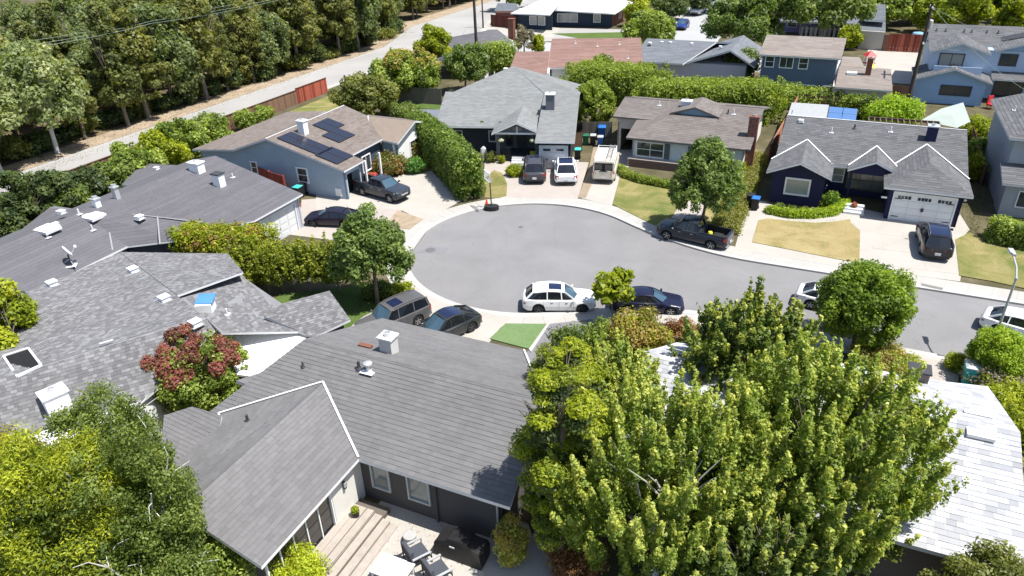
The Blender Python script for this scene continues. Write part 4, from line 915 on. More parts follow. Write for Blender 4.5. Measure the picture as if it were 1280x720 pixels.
gable(mb, g(21.5, 76.3), g(13.1, 76.3), g(17.3, 76.3), 5.5, 6.9, PG_); mb.build('wall', parent=H)
window(H, g(15.3, 62.8, 1.5), GA, 2.6, 1.2, 2, 1); window(H, g(15.6, 65.2, 4.5), GA, 1.4, 1.1, 2, 1); window(H, g(18.6, 65.2, 4.5), GA, 1.4, 1.1, 2, 1)
vent(H, pix_on(Q2, 1268, 138), 'pipe', s=.9)

# ---- pale blue two storey house, top right
SKY_ = stucco('pale blue wall', (.28, .42, .62)); PALE = stucco('bluish white wall', (.44, .54, .68))
H = thing('pale_blue_house', g(12, 104, 0), GA, 'pale blue two storey house with grey gabled roofs behind the leaning utility pole', 'house')
lw = [[g(7.6, 96.5, 2.75), g(11.6, 96.5, 4.1), g(11.6, 103, 4.1), g(7.6, 103, 2.75)], [g(11.6, 96.5, 4.1), g(15.6, 96.5, 2.75), g(15.6, 103, 2.75), g(11.6, 103, 4.1)]]
upg = [[g(8.8, 98.6, 5.5), g(11.9, 98.6, 6.6), g(11.9, 106, 6.6), g(8.8, 106, 5.5)], [g(11.9, 98.6, 6.6), g(15.0, 98.6, 5.5), g(15.0, 106, 5.5), g(11.9, 106, 6.6)]]
mn = [[g(8.8, 103, 5.55), g(19.5, 103, 5.55), g(19.5, 108.5, 7.1), g(8.8, 108.5, 7.1)], [g(8.8, 108.5, 7.1), g(19.5, 108.5, 7.1), g(19.5, 114, 5.4), g(8.8, 114, 5.4)]]
rg = [[g(15.6, 100.6, 5.6), g(20.0, 100.6, 7.0), g(20.0, 110, 7.0), g(15.6, 110, 5.6)], [g(20.0, 100.6, 7.0), g(24.4, 100.6, 5.6), g(24.4, 110, 5.6), g(20.0, 110, 7.0)]]
lo = [[g(15.8, 99.0, 2.75), g(26, 99.0, 2.75), g(26, 101.2, 3.2), g(15.8, 101.2, 3.2)]]
roof(H, lw + upg + mn + rg + lo, SHD, MATS['dark roof base'], .3, 1.1, .15, OFFW, .02)
mb = MB(); P_ = lambda *q: [g(*p)[:2] for p in q]
mb.prism(P_((8.1, 97.1), (15.1, 97.1), (15.1, 103), (8.1, 103)), 0, 2.75, SKY_); gable(mb, g(8.1, 97.1), g(15.1, 97.1), g(11.6, 97.1), 2.75, 3.9, SKY_)
mb.prism(P_((9.2, 99.2), (14.6, 99.2), (14.6, 107), (9.2, 107)), 2.7, 5.5, PALE); gable(mb, g(9.2, 99.2), g(14.6, 99.2), g(11.9, 99.2), 5.5, 6.4, PALE)
mb.prism(P_((14.8, 101.4), (24, 101.4), (24, 113), (9.3, 113), (9.3, 107.3), (14.8, 107.3)), 0, 5.5, PALE); gable(mb, g(16, 101.3), g(24, 101.3), g(20, 101.3), 5.55, 6.8, SKY_)
mb.build('wall', parent=H)
mb = MB(); mb.prism(P_((9.5, 98.0), (14.4, 98.0), (14.4, 99.1), (9.5, 99.1)), 3.2, 3.4, WHITE); mb.prism(P_((9.5, 97.95), (14.4, 97.95), (14.4, 98.05), (9.5, 98.05)), 3.4, 4.1, PALE); mb.build('balcony', parent=H)
window(H, g(12.2, 97.1, 1.6), GA, 3.0, 1.0, 2, 1, fm=DARKM); window(H, g(11.2, 99.2, 4.5), GA, 2.4, 1.5, 2, 1, fm=mat('maroon frame', (.05, .03, .035), .6), gm=CURT)
window(H, g(17.2, 101.4, 4.5), GA, 1.6, 1.2, 2, 1, fm=DARKM); window(H, g(21.6, 101.4, 4.5), GA, 1.6, 1.2, 2, 1, fm=DARKM); window(H, g(18, 101.35, 1.3), GA, 2.8, 2.0, 2, 1, fm=DARKM)
for u in (9.6, 10.6, 12.6, 13.4, 15, 16.2): vent(H, g(u, 106.5, 6.6), 'dark', s=.8)
c = MB(); c.box(g(17.6, 105, 6.45), (2.4, 1.1, .12), GA, DARKM, M=Matrix.Rotation(GA, 4, 'Z') @ Matrix.Rotation(.28, 4, 'X') @ Matrix.Rotation(-.3, 4, 'Y')); c.build('solar_panel', parent=H)

# ---- dark blue two storey house and its brown extension
DBL = stucco('slate blue siding', (.10, .135, .20)); SHK = tint_mat('pale brown shingle', (0.220, 0.185, 0.167), (0.282, 0.246, 0.220)); SHKB = mat('pale brown roof base', (.24, .2, .18), .9)
H = thing('slate_blue_house', g(-4, 97, 0), GA, 'slate blue two storey house with brown roof and white windows behind the clipped hedge', 'house')
roof(H, [[g(-9.6, 92.2, 5.4), g(-.5, 92.2, 5.4), g(-.4, 97.3, 6.8), g(-9.5, 97.3, 6.8)], [g(-9.5, 97.3, 6.8), g(-.4, 97.3, 6.8), g(-.4, 102, 5.4), g(-9.5, 102, 5.4)],
         fitp([(1046, 107, 2.8), (1112, 117, 2.8), (1117, 90, 3.3), (1060, 56, 3.8), (1056, 72, 3.6)]) if False else [g(-.6, 89.6, 2.8), g(5.3, 89.6, 2.8), g(5.0, 96.5, 3.7), g(-.6, 96.5, 3.7)], [g(-.5, 96.5, 3.7), g(2.2, 96.5, 3.7), g(1.6, 107, 2.8), g(-.5, 107, 2.8)]], SHK, SHKB, .3, 1.2, .16, OFFW, .015)
mb = MB(); mb.prism(P_((-9.2, 92.7), (-.9, 92.7), (-.9, 101.5), (-9.2, 101.5)), 0, 5.4, DBL); mb.prism(P_((-.85, 90.1), (4.8, 90.1), (4.8, 96.3), (-.85, 96.3)), 0, 2.75, stucco('beige siding', (.5, .45, .4))); mb.prism(P_((-.85, 96.6), (1.6, 96.6), (1.4, 106), (-.85, 106)), 0, 2.7, CREAM)
gable(mb, g(-.95, 92.8), g(-.95, 101.5), g(-.95, 97.3), 5.4, 6.6, DBL); mb.build('wall', parent=H)
for u, w_, ny, nx in ((-8.3, .9, 2, 1), (-6.4, 1.4, 1, 2), (-4.5, .9, 2, 1)): window(H, g(u, 92.7, 4.55), GA, w_, 1.15, nx, ny)
for u, w_ in ((-8.4, .9), (-6.2, .9), (-4.0, 2.4), (-1.6, .8)): window(H, g(u, 92.7, 1.5), GA, w_, 1.1, 1 if w_ < 2 else 2, 2)
chimney(H, g(2.6, 94.2, 3.0), .6, .6, 2.2, BRICK, capm=BRICK); c = MB(); c.box(g(.9, 94, 3.5), (1.1, .8, .25), GA, SKYL); c.build('skylight', parent=H)

# ---- houses further off
def far_house(name, label, walls, wall_m, planes, sm, sb, wins=(), z=2.8, ch=(), trim=None, ex=.35, tab=1.4, grp=None):
    cx = sum(p[0] for p in walls[0]) / len(walls[0]); cy = sum(p[1] for p in walls[0]) / len(walls[0])
    H = thing(name, (cx, cy, 0), GA, label, 'house', grp); mb = MB()
    for w_ in walls: mb.prism([p[:2] for p in w_], 0, z, wall_m)
    mb.build('wall', parent=H); roof(H, planes, sm, sb, ex, tab, .2, trim or OFFW, .02)
    for (c, az, w_, h_, nx) in wins: window(H, c, az, w_, h_, nx, 1)
    for (c, w_, h_, m_) in ch: chimney(H, c, w_, w_, h_, m_, flue=False)
    return H
SHPK = tint_mat('red brown shingle', (0.212, 0.128, 0.108), (0.274, 0.171, 0.147)); SHPKB = mat('red brown roof base', (.25, .15, .13), .9)
a12 = math.radians(-6); h12 = lambda u, v, z=0: g(u, v, z, a12)
far_house('red_brown_roof_house', 'low house with red brown roof and white gable behind the pale grey roof', [[h12(-4, 96.5), h12(7.4, 96.5), h12(7.4, 113.5), h12(-4, 113.5)], [h12(-9, 93), h12(-4.2, 93), h12(-4.2, 104), h12(-9, 104)]], WHITE,
          [[h12(-4.5, 96.0, 2.8), h12(7.9, 96.0, 2.8), h12(8.1, 105.3, 4.8), h12(-4.3, 105.3, 4.8)], [h12(-4.3, 105.3, 4.8), h12(8.1, 105.3, 4.8), h12(8.1, 114, 2.8), h12(-4.3, 114, 2.8)], [h12(-9.4, 92.5, 2.8), h12(-4.4, 92.5, 2.8), h12(-4.4, 100.5, 4.0), h12(-9.0, 100.5, 4.0)], [h12(-9.0, 100.5, 4.0), h12(-4.4, 100.5, 4.0), h12(-4.4, 105, 2.8), h12(-9.0, 105, 2.8)]], SHPK, SHPKB,
          [(h12(1, 96.5, 1.5), a12, 2.2, 1.1, 2)])
mbw = MB(); Hh = [o for o in C.objects if o.name == 'red_brown_roof_house'][0]; gable(mbw, h12(7.4, 96.3), h12(7.4, 113.7), h12(7.4, 105.3), 2.7, 4.6, WHITE); mbw.build('gable_wall', parent=Hh)
for u, v in ((-1, 103.5), (2, 102.5), (5, 103), (3.5, 99), (6, 98.6)): vent(Hh, h12(u, v, 2.8 + (v - 96) * .215), 'pipe', s=.9)
SHS = tint_mat('slate blue shingle', (0.136, 0.150, 0.167), (0.185, 0.198, 0.220)); SHSB = mat('slate blue roof base', (.14, .15, .17), .9)
r13 = 103.0
H13 = far_house('slate_roof_house', 'low house with long slate blue roof beyond the clipped hedge', [[g(-25.8, 97.5), g(-11.5, 97.5), g(-11.5, 109), g(-25.8, 109)]], stucco('lilac wall', (.45, .45, .5)),
          [[g(-26.4, 96.6, 2.8), g(-19.4, 96.6, 2.8), g(-16.4, r13, 4.6), g(-26.0, r13, 4.6)], [g(-26.0, r13, 4.6), g(-14, r13, 4.6), g(-14, 110, 2.8), g(-26, 110, 2.8)],
           [g(-13.6, 97.0, 4.75), g(-13.6, 108, 4.75), g(-10.4, 108, 2.9), g(-10.4, 97.0, 2.9)], [g(-13.6, 97.0, 4.75), g(-19.0, 97.0, 2.9), g(-19, 108, 2.9), g(-13.6, 108, 4.75)]], SHS, SHSB)
for u, v in ((-25, 101), (-23.6, 102), (-22.4, 102), (-19.5, 102), (-15.5, 101)): vent(H13, g(u, v, 4.25), 'box', s=.9)
far_house('grey_hip_roof_house', 'low house with grey hipped roof and brick chimney behind the tall utility pole', [[p[:2] for p in inset([W(556, 62, 2.8), W(605, 74, 2.8), W(645, 50, 2.8), W(605, 36, 2.8)], .5)]], OFFW,
          [fitp([(500, 70, 2.8), (556, 75, 2.8), (606, 74, 2.8), (594, 41, 4.6), (560, 47, 4.4)]), fitp([(606, 74, 2.8), (642, 53, 2.8), (622, 37, 4.4), (612, 37, 4.6), (594, 41, 4.6)])], SHP, SHPB, ch=[(W(640, 52, 2.2), .9, 3.4, BRICK)])
WRF = tint_mat('white membrane', (.66, .66, .66), (.74, .74, .74)); WRB = mat('white roof edge', (.7, .7, .7), .7); NVY = stucco('dark navy wall', (.03, .045, .07))
H = thing('white_roof_bungalow', (14, 138, 0), 0, 'long navy bungalow under a bright white roof at the top of the frame', 'house')
a, b_, c_, d_ = W(638, 17, 3), W(686, 19, 3), W(686, 13, 3.2), W(767, 16, 3)
roof(H, [fitp([(638, 16.5, 2.9), (687, 18.5, 2.9), (700, 3, 4.6), (690, -6, 4.6)]), fitp([(684, 12, 3.0), (768, 17, 3.0), (791, 3, 3.2), (740, -12, 4.4), (697, -9, 4.4)])], WRF, WRB, .6, 4, .2, WHITE, .008)
p0, p1, p2, p3 = W(642, 36), W(689, 39), W(689, 33), W(765, 33); mb = MB()
wall(mb, W(642, 35), W(690, 38), 0, 2.9, NVY); wall(mb, W(690, 33), W(765, 34), 0, 3.0, NVY); wall(mb, W(765, 34), W(790, 18), 0, 3.0, mat('red brick wall', (.26, .11, .08), .9)); 
q = [W(642, 34.5), W(689, 37.5)]; mb.prism([q[0][:2], lerp(q[0], q[1], .4)[:2], (lerp(q[0], q[1], .4)[0], q[0][1] - .3), (q[0][0], q[0][1] - .3)], 0, 2.7, mat('red brick wall', (.26, .11, .08), .9)); mb.build('wall', parent=H)
for (pa, pb, t_, w_, nx) in ((W(642, 35), W(690, 38), .52, 1.3, 1), (W(642, 35), W(690, 38), .74, 1.3, 1), (W(690, 33), W(765, 34), .26, 3.8, 3), (W(690, 33), W(765, 34), .75, 1.2, 1), (W(765, 34), W(790, 18), .35, 1.6, 1), (W(765, 34), W(790, 18), .7, 1.6, 1)):
    window(H, lerp(pa, pb, t_)[:2] + (1.6,), math.atan2(pb[1] - pa[1], pb[0] - pa[0]), w_, 1.4, nx, 1, gm=CURT, proud=.12)
mb = MB(); [mb.tube([W(px, 32.5), W(px, 32.5)[:2] + (2.9,)], .1, 6, WHITE) for px in (737, 752, 765)]; mb.build('porch_posts', parent=H)
fl = MB(); f0 = W(716, 29); fl.tube([f0, (f0[0], f0[1], 2.5)], .03, 6, WHITE); fl.build('flag_pole', parent=H)
LIL = stucco('lavender wall', (.25, .22, .42))
H = thing('lavender_house', g(-12, 125, 0), GA, 'lavender house with white fence behind a large spreading tree', 'house'); mb = MB()
q = [W(980, 40), W(1070, 44), W(1090, 20), W(1000, 15)]; mb.prism([p[:2] for p in q], 0, 3.0, LIL); mb.build('wall', parent=H)
roof(H, [fitp([(975, 26, 3), (1076, 30, 3), (1080, 12, 4.8), (985, 8, 4.8)]), fitp([(985, 8, 4.8), (1080, 12, 4.8), (1085, 0, 3), (990, -3, 3)])], SHS, SHSB, .4, 1.5, .2, OFFW, .02)
_a, _b = W(980, 40), W(1070, 44)
for t_ in (.1, .8): window(H, lerp(_a, _b, t_)[:2] + (1.6,), math.atan2(_b[1] - _a[1], _b[0] - _a[0]), 1.4, 1.3, 1, 2, proud=.12)
H = thing('grey_box_house', g(0, 128, 0), GA, 'small grey roofed building with white edge left of the red fence', 'house'); mb = MB()
roof(H, [fitp([(1076, 24, 4), (1107, 26, 4), (1107, 5, 4.4), (1082, 3, 4.4)]), fitp([(1073, 37, 2.8), (1107, 39, 2.8), (1107, 26, 3.4), (1076, 24, 3.4)])], SHS, SHSB, .4, 1.4, .25, WHITE, .02)
mb.prism([p[:2] for p in inset([W(1076, 38, 2.8), W(1107, 40, 2.8), W(1107, 8, 4.2), W(1080, 6, 4.2)], .4)], 0, 2.7, stucco('beige siding 2', (.45, .42, .38))); mb.build('wall', parent=H)
H = thing('brown_shed', W(632, 30)[:2] + (0,), GA, 'brown wooden outbuilding with grey slatted roof at the end of the far road', 'shed'); mb = MB()
roof(H, [fitp([(618, 14, 2.6), (650, 14, 2.6), (645, 4, 3.4), (622, 4, 3.4)])], SHS, SHSB, .4, .5, .15, DARKM, .03)
WOODR = mat('reddish timber', (.16, .07, .05), .85, .2, 2); mb.prism([p[:2] for p in inset([W(618, 15, 2.6), W(650, 15, 2.6), W(645, 4, 3.3), W(622, 4, 3.3)], .3)], 0, 2.5, WOODR); mb.build('wall', parent=H)
# ---------------------------------------------------------------- vehicles
TYRE = mat('tyre rubber', (0.018, 0.018, 0.018), .85, .1, 8); ALLOY = mat('alloy rim', (.42, .42, .43), .3, .05, metal=.7); DALLOY = mat('dark alloy rim', (.10, .10, .105), .35, .05, metal=.6)
PLAST = mat('black plastic', (.022, .022, .024), .6, .1, 6); CHROME = mat('chrome', (.6, .6, .62), .15, .02, metal=.9)
AUTOG = glass_mat('tinted car glass', (.010, .012, .016), .04); AUTOW = glass_mat('windscreen glass', (.045, .085, .12), .04)
TAIL = mat('tail light red', (.35, .012, .015), .25, .05, spec=.6); HEADL = mat('headlight glass', (.62, .65, .68), .12, .03, spec=.7); PLATE = mat('number plate', (.55, .55, .56), .5)
def paint(n, c, rough=.28):
    if n in MATS: return MATS[n]
    m, nt, b = base_mat(n, rough, .3); f = noise(nt, 3, 4)
    nt.links.new(ramp(nt, f, [(.3, mul(c, .93)), (.7, mul(c, 1.05))]), b.inputs['Base Color']); b.inputs['Coat Weight'].default_value = .35; b.inputs['Coat Roughness'].default_value = .06
    return m
def interp(tab, x):
    if x <= tab[0][0]: return tab[0][1]
    for (x0, y0), (x1, y1) in zip(tab, tab[1:]):
        if x <= x1: return y0 + (y1 - y0) * (x - x0) / (x1 - x0)
    return tab[-1][1]
def make_car(name, label, cat, L=4.8, Wd=1.9, H=1.65, wb=2.85, fo=.9, clr=.26, belt=((0, .95), (1, 1.0)), hood=(), top=(), cabin=(.25, .95), roofx=(.4, .85), wr=.36, body=None, rim=None,
             sunroof=None, rails=False, pano=False, bed=None, lights='std', trim=None, group=None, doors=(0.42, 0.66), tailglass=True, plates=True, rackf=None, roof_m=None, pillars=(.46, .66), mirror=None, taper=.86):
    """x runs from nose (0) to tail (L) in the table, the car's own front points along +x; widths are full"""
    root = thing(name, (0, 0, 0), 0, label, cat, group); X = lambda s: L / 2 - s * L        # s in 0..1 from the nose
    ax = [X(fo / L), X((fo + wb) / L)]
    def bt(s): return interp(belt, s)
    def hw(s):                                  # half width at the shoulder
        e = min(s, 1 - s) * L; k = min(1, e / .75); return Wd / 2 * (.76 + .24 * math.sqrt(max(0, 1 - (1 - k) ** 2)))
    N = int(L / .07); mb = MB(); rows = []
    hoodt = dict(hood) if False else hood
    for i in range(N + 1):
        s = i / N; x = X(s); w = hw(s); b = bt(s); ht = interp(hood, s)                       # ht: height of the deck surface (bonnet, boot, bed rail)
        e = min(s, 1 - s) * L; lo = clr + .16 * max(0, 1 - e / .35)
        for a in ax:
            d = abs(x - a); R = wr + .06
            if d < R: lo = max(lo, wr - .0 + math.sqrt(R * R - d * d))
        lo = min(lo, b - .14)
        tf = max(0, 1 - e / .16) * .06          # nose and tail tuck in at the top and bottom
        mid = lo + (b - lo) * .55
        prof = [(w * .90, lo), (w, lo + (b - lo) * .18), (w, mid), (w * .965, b - .02), (w * .90, max(b, ht - .03)), (w * .55, ht), (0, ht + .015)]
        rows.append([(x, y, z) for y, z in prof])
    vs = []; k = len(rows[0]); full = []
    for r in rows: full.append(r + [(x, -y, z) for x, y, z in r[-2::-1]])
    n2 = len(full[0])
    for r in full: vs += r
    fs = []
    for i in range(N):
        for j in range(n2 - 1):
            fs.append((i * n2 + j, i * n2 + j + 1, (i + 1) * n2 + j + 1, (i + 1) * n2 + j))
        fs.append((i * n2 + n2 - 1, i * n2, (i + 1) * n2, (i + 1) * n2 + n2 - 1))
    fs.append(tuple(range(n2))[::-1]); fs.append(tuple(range(N * n2, (N + 1) * n2)))
    if bed:                                      # open load bed: leave the deck out between two stations
        s0, s1 = bed; j0, j1 = 4, n2 - 6
        keep = []
        for f in fs:
            if len(f) == 4:
                xs = [vs[q][0] for q in f]; ys = [abs(vs[q][1]) for q in f]; s_ = (L / 2 - sum(xs) / 4) / L; zc = sum(vs[q][2] for q in f) / 4
                if s0 < s_ < s1 and max(ys) <= Wd / 2 * .91 and zc > .8: continue
            keep.append(f)
        fs = keep
    mb.mesh(vs, fs, body); bo = mb.build('body', parent=root, smooth=True)
    bo.data.polygons.foreach_set('use_smooth', [len(p.vertices) == 4 for p in bo.data.polygons])
    m_ = bo.modifiers.new('edges', 'EDGE_SPLIT'); m_.split_angle = math.radians(38)
    if bed:
        s0, s1 = bed; c = MB(); bx0, bx1 = X(s0) - .02, X(s1) + .02; wz = Wd / 2 * .84; zt = interp(hood, (s0 + s1) / 2)
        c.box(((bx0 + bx1) / 2, 0, .72), (bx0 - bx1, wz * 2, .05), 0, PLAST)
        for sy in (-1, 1): c.box(((bx0 + bx1) / 2, sy * wz, (.72 + zt) / 2), (bx0 - bx1, .06, zt - .72), 0, PLAST); c.box(((bx0 + bx1) / 2, sy * (wz + .04), zt + .005), (bx0 - bx1, .10, .03), 0, PLAST)
        c.box((bx1, 0, (.72 + zt) / 2), (.06, wz * 2, zt - .72), 0, PLAST); c.box((bx0, 0, (.72 + zt) / 2), (.06, wz * 2, zt - .72), 0, PLAST)
        c.build('load_bed', parent=root)
    # wheel wells
    c = MB()
    for a in ax: c.box((a, 0, wr + .06), (wr * 2 + .02, Wd * .80, wr * 1.7), 0, PLAST)
    c.box((0, 0, clr + .08), (L * .86, Wd * .78, .14), 0, PLAST); c.build('underbody', parent=root)
    # cabin: belt line up to the roof, glass all round between pillars
    s0, s1 = cabin; r0, r1 = roofx
    def cab(s, t):                               # half width and height at fraction t of the way up, at station s of the belt, leaning to roof station
        b = bt(s); return b
    zb0, zb1 = interp(hood, s0), interp(hood, s1)
    yb = Wd / 2 * .89; yr = Wd / 2 * taper * .80
    NB = 8; belt_pts = [(X(s0 + (s1 - s0) * i / NB), yb * (1 if 0 < i < NB else .93), max(bt(s0 + (s1 - s0) * i / NB), 0) - .03) for i in range(NB + 1)]
    def rz_(q):                                  # roof height along q 0..1
        return H - .05 * (2 * q - 1) ** 2 - (top[0] if top else 0) * max(0, .35 - q) - (top[1] if len(top) > 1 else .0) * max(0, q - .5)
    roof_pts = [(X(r0 + (r1 - r0) * i / NB), yr * (1 if 0 < i < NB else .95), rz_(i / NB) - .05) for i in range(NB + 1)]
    for sy in (-1, 1):
        c = MB()
        for i in range(NB):
            q = [belt_pts[i], belt_pts[i + 1], roof_pts[i + 1], roof_pts[i]]; q = [(x, y * sy, z) for x, y, z in q]
            c.face(q if sy > 0 else q[::-1], AUTOG)
        c.build('side_windows', parent=root)
    c = MB(); q = [belt_pts[0], roof_pts[0]]; b0 = (belt_pts[0][0] + .12, 0, zb0 + .01); f0 = (roof_pts[0][0] + .06, 0, roof_pts[0][2] + .04)
    q = [belt_pts[0], b0, (belt_pts[0][0], -belt_pts[0][1], belt_pts[0][2]), (roof_pts[0][0], -roof_pts[0][1], roof_pts[0][2]), f0, roof_pts[0]]
    c.mesh(q, [(0, 1, 4, 5), (1, 2, 3, 4)], AUTOW); c.build('windscreen', parent=root)
    c = MB(); B, T_ = belt_pts[-1], roof_pts[-1]
    c.mesh([B, (B[0] - .06, 0, B[2] + .02), (B[0], -B[1], B[2]), (T_[0], -T_[1], T_[2]), (T_[0] - .04, 0, T_[2] + .02), T_], [(1, 0, 5, 4), (2, 1, 4, 3)], AUTOG if tailglass else body); c.build('rear_window', parent=root)
    c = MB(); rp = []
    for i in range(NB + 1):
        x, y, z = roof_pts[i]; rp += [(x, y, z), (x, y * .94, z + .035), (x, y * .5, z + .055), (x, 0, z + .06), (x, -y * .5, z + .055), (x, -y * .94, z + .035), (x, -y, z)]
    fs = [(i * 7 + j, i * 7 + j + 1, (i + 1) * 7 + j + 1, (i + 1) * 7 + j) for i in range(NB) for j in range(6)] + [tuple(range(7))[::-1], tuple(range(NB * 7, NB * 7 + 7))]
    c.mesh(rp, fs, roof_m or body); ro = c.build('roof', parent=root, smooth=True); m_ = ro.modifiers.new('edges', 'EDGE_SPLIT'); m_.split_angle = math.radians(50)
    cc = {-1: MB(), 1: MB()}                      # pillars and roof rails of each side
    def pil(pb, pt, w):
        for sy in (-1, 1):
            a, b = Vector((pb[0], pb[1] * sy, pb[2])), Vector((pt[0], pt[1] * sy, pt[2])); cc[sy].bar(a, b, w, .05, body, up=(0, 1, 0))
    pil(belt_pts[0], roof_pts[0], .09)
    pil(belt_pts[-1], roof_pts[-1], .16)
    for s in pillars:
        f = (s - s0) / (s1 - s0)
        def at(P, f): i = min(NB - 1, int(f * NB)); return lerp(P[i], P[i + 1], f * NB - i)
        xb = at(belt_pts, f); ff = (s - r0) / (r1 - r0); xt = at(roof_pts, min(1, max(0, ff * .85 + f * .15))); pil(xb, xt, .07)
    for sy in (-1, 1):
        for i in range(NB): cc[sy].bar((roof_pts[i][0], roof_pts[i][1] * sy, roof_pts[i][2]), (roof_pts[i + 1][0], roof_pts[i + 1][1] * sy, roof_pts[i + 1][2]), .05, .05, body)
    for sy in (-1, 1): cc[sy].build('pillars', parent=root)
    if sunroof or pano:
        q0, q1 = sunroof or (.12, .9); c = MB(); n = 6; pts = []
        for i in range(n + 1):
            f = q0 + (q1 - q0) * i / n; x, y, z = lerp(roof_pts[int(f * NB)], roof_pts[min(NB, int(f * NB) + 1)], f * NB - int(f * NB)); y2 = y * (.86 if pano else .62)
            pts += [(x, y2, z + .054), (x, 0, z + .068), (x, -y2, z + .054)]
        c.mesh(pts, [(i * 3 + j, i * 3 + j + 1, (i + 1) * 3 + j + 1, (i + 1) * 3 + j) for i in range(n) for j in range(2)], glass_mat('roof glass', (.012, .018, .05), .08)); c.build('sunroof' if not pano else 'glass_roof', parent=root)
    if rails:
        for sy in (-1, 1):
            c = MB(); c.tube([(roof_pts[0][0] - .15, yr * .9 * sy, roof_pts[0][2] + .02)] + [(roof_pts[i][0], yr * .9 * sy, roof_pts[i][2] + .10) for i in range(1, NB)] + [(roof_pts[-1][0] + .15, yr * .9 * sy, roof_pts[-1][2] + .02)], .022, 6, rails); c.build('roof_rail', parent=root)
    # wheels
    for a in ax:
        for sy in (-1, 1):
            c = MB(); M = Matrix.Rotation(PI / 2 * -sy, 4, 'X'); w_ = .23
            c.lathe((a, sy * (Wd / 2 - .03 - w_), wr), [(wr * .62, 0), (wr * .93, 0), (wr, .04), (wr, w_ - .04), (wr * .94, w_), (wr * .66, w_ + .005), (wr * .64, w_ - .03)], 26, TYRE, M=M)
            o = c.build('wheel', parent=root, smooth=False)
            c = MB(); cy = sy * (Wd / 2 - .045); c.lathe((a, cy, wr), [(wr * .66, -.05), (wr * .66, .0), (wr * .60, .008), (wr * .57, -.03), (.0, -.03)], 22, rim, M=M)
            for k in range(5):
                t = 2 * PI * k / 5 + .3; c.bar((a, cy + sy * .004, wr), (a + math.cos(t) * wr * .6, cy, wr + math.sin(t) * wr * .6), .05, .03, rim, up=(0, 1, 0))
            c.lathe((a, cy, wr), [(.05, 0), (.04, .02)], 8, PLAST, M=M); c.build('rim', parent=o)
    # doors' shut lines, handles, mirrors, lights, plates, bumpers
    for sy in (-1, 1):
        for s in doors[:-1]:
            c = MB(); w2 = Wd / 2 * .895; b_ = bt(s + .09); c.box((X(s + .10), sy * (Wd / 2 * .985), b_ - .16), (.17, .03, .03), 0, trim or body); c.build('door_handle', parent=root)
        c = MB()
        for s in doors:
            b_ = bt(s); zl = clr + .12
            c.bar((X(s), sy * (Wd / 2 + .002), zl + .05), (X(s), sy * (Wd / 2 + .002), (zl + b_) / 2 + .1), .012, .008, PLAST, up=(0, 1, 0)); c.bar((X(s), sy * (Wd / 2 + .002), (zl + b_) / 2 + .1), (X(s), sy * (Wd / 2 * .97), b_ - .03), .012, .008, PLAST, up=(0, 1, 0))
        c.build('shut_lines', parent=root, kind='stuff')
        c = MB(); mx = belt_pts[0][0] - .22; mz = bt(s0) + .08; my = sy * (Wd / 2 + .08)
        c.mesh([(mx + .09, my - .09, mz - .06), (mx + .09, my + .09, mz - .05), (mx + .09, my + .08, mz + .08), (mx + .09, my - .09, mz + .08), (mx - .03, my - .08, mz - .05), (mx - .03, my + .08, mz - .04), (mx - .03, my + .07, mz + .07), (mx - .03, my - .08, mz + .07)],
               [(0, 1, 2, 3), (7, 6, 5, 4), (0, 4, 5, 1), (1, 5, 6, 2), (2, 6, 7, 3), (3, 7, 4, 0)], mirror or body); c.bar((mx, sy * (Wd / 2 - .08), mz - .06), (mx, my, mz - .02), .05, .04, PLAST); c.build('wing_mirror', parent=root)
        zn = bt(.02) - .12; c = MB(); wq = hw(.03)
        c.mesh([(X(.0) + .005, sy * (wq * .45), zn - .05), (X(.0) + .01, sy * (wq * .45), zn + .05), (X(.022), sy * (wq * .86), zn + .08), (X(.022), sy * (wq * .86), zn - .06), (X(.065), sy * (hw(.065) * 1.004), zn + .11), (X(.065), sy * (hw(.065) * 1.004), zn + .0)],
               [(0, 1, 2, 3), (3, 2, 4, 5)], HEADL); c.build('headlight', parent=root)
        zt = bt(.98) - .14; wq = hw(.985); c = MB(); h_ = .30 if bed or lights == 'tall' else .11
        c.mesh([(X(1) - .008, sy * wq * (.74 if h_ > .2 else .45), zt - h_ / 2), (X(1) - .008, sy * wq * (.74 if h_ > .2 else .45), zt + h_ / 2), (X(.985), sy * wq * 1.01, zt + h_ / 2), (X(.985), sy * wq * 1.01, zt - h_ / 2), (X(.955), sy * (hw(.955) * 1.006), zt + h_ / 2), (X(.955), sy * (hw(.955) * 1.006), zt - h_ / 2 + .03)],
               [(3, 2, 1, 0), (5, 4, 2, 3)], TAIL); c.build('tail_light', parent=root)
    c = MB(); c.box((X(0) - .02, 0, clr + .22), (.1, Wd * .66, .16), 0, PLAST); c.box((X(0) + .0, 0, bt(0) - .20), (.05, Wd * .40, .14), 0, trim or PLAST); c.build('grille', parent=root)
    c = MB(); c.box((X(1) + .03, 0, clr + .14), (.12, Wd * .74, .14), 0, trim if bed else PLAST); c.build('rear_bumper', parent=root)
    if plates:
        c = MB(); c.box((X(1) - .03, 0, clr + .34), (.03, .34, .17), 0, PLATE); c.build('number_plate', parent=root)
    return root
def put(car, px0, py0, px1, py1, z=.0, t=.5):
    """stand the car with its nose over the first ground spot of the frame and its tail over the second"""
    a, b = Vector(W(px0, py0, z)), Vector(W(px1, py1, z)); d = a - b; car.location = (a + b) / 2; car.location.z = z; car.rotation_euler = (0, 0, math.atan2(d.y, d.x))
    return car
def sc(car, k): car.scale = (k, k, k); return car
K = .94
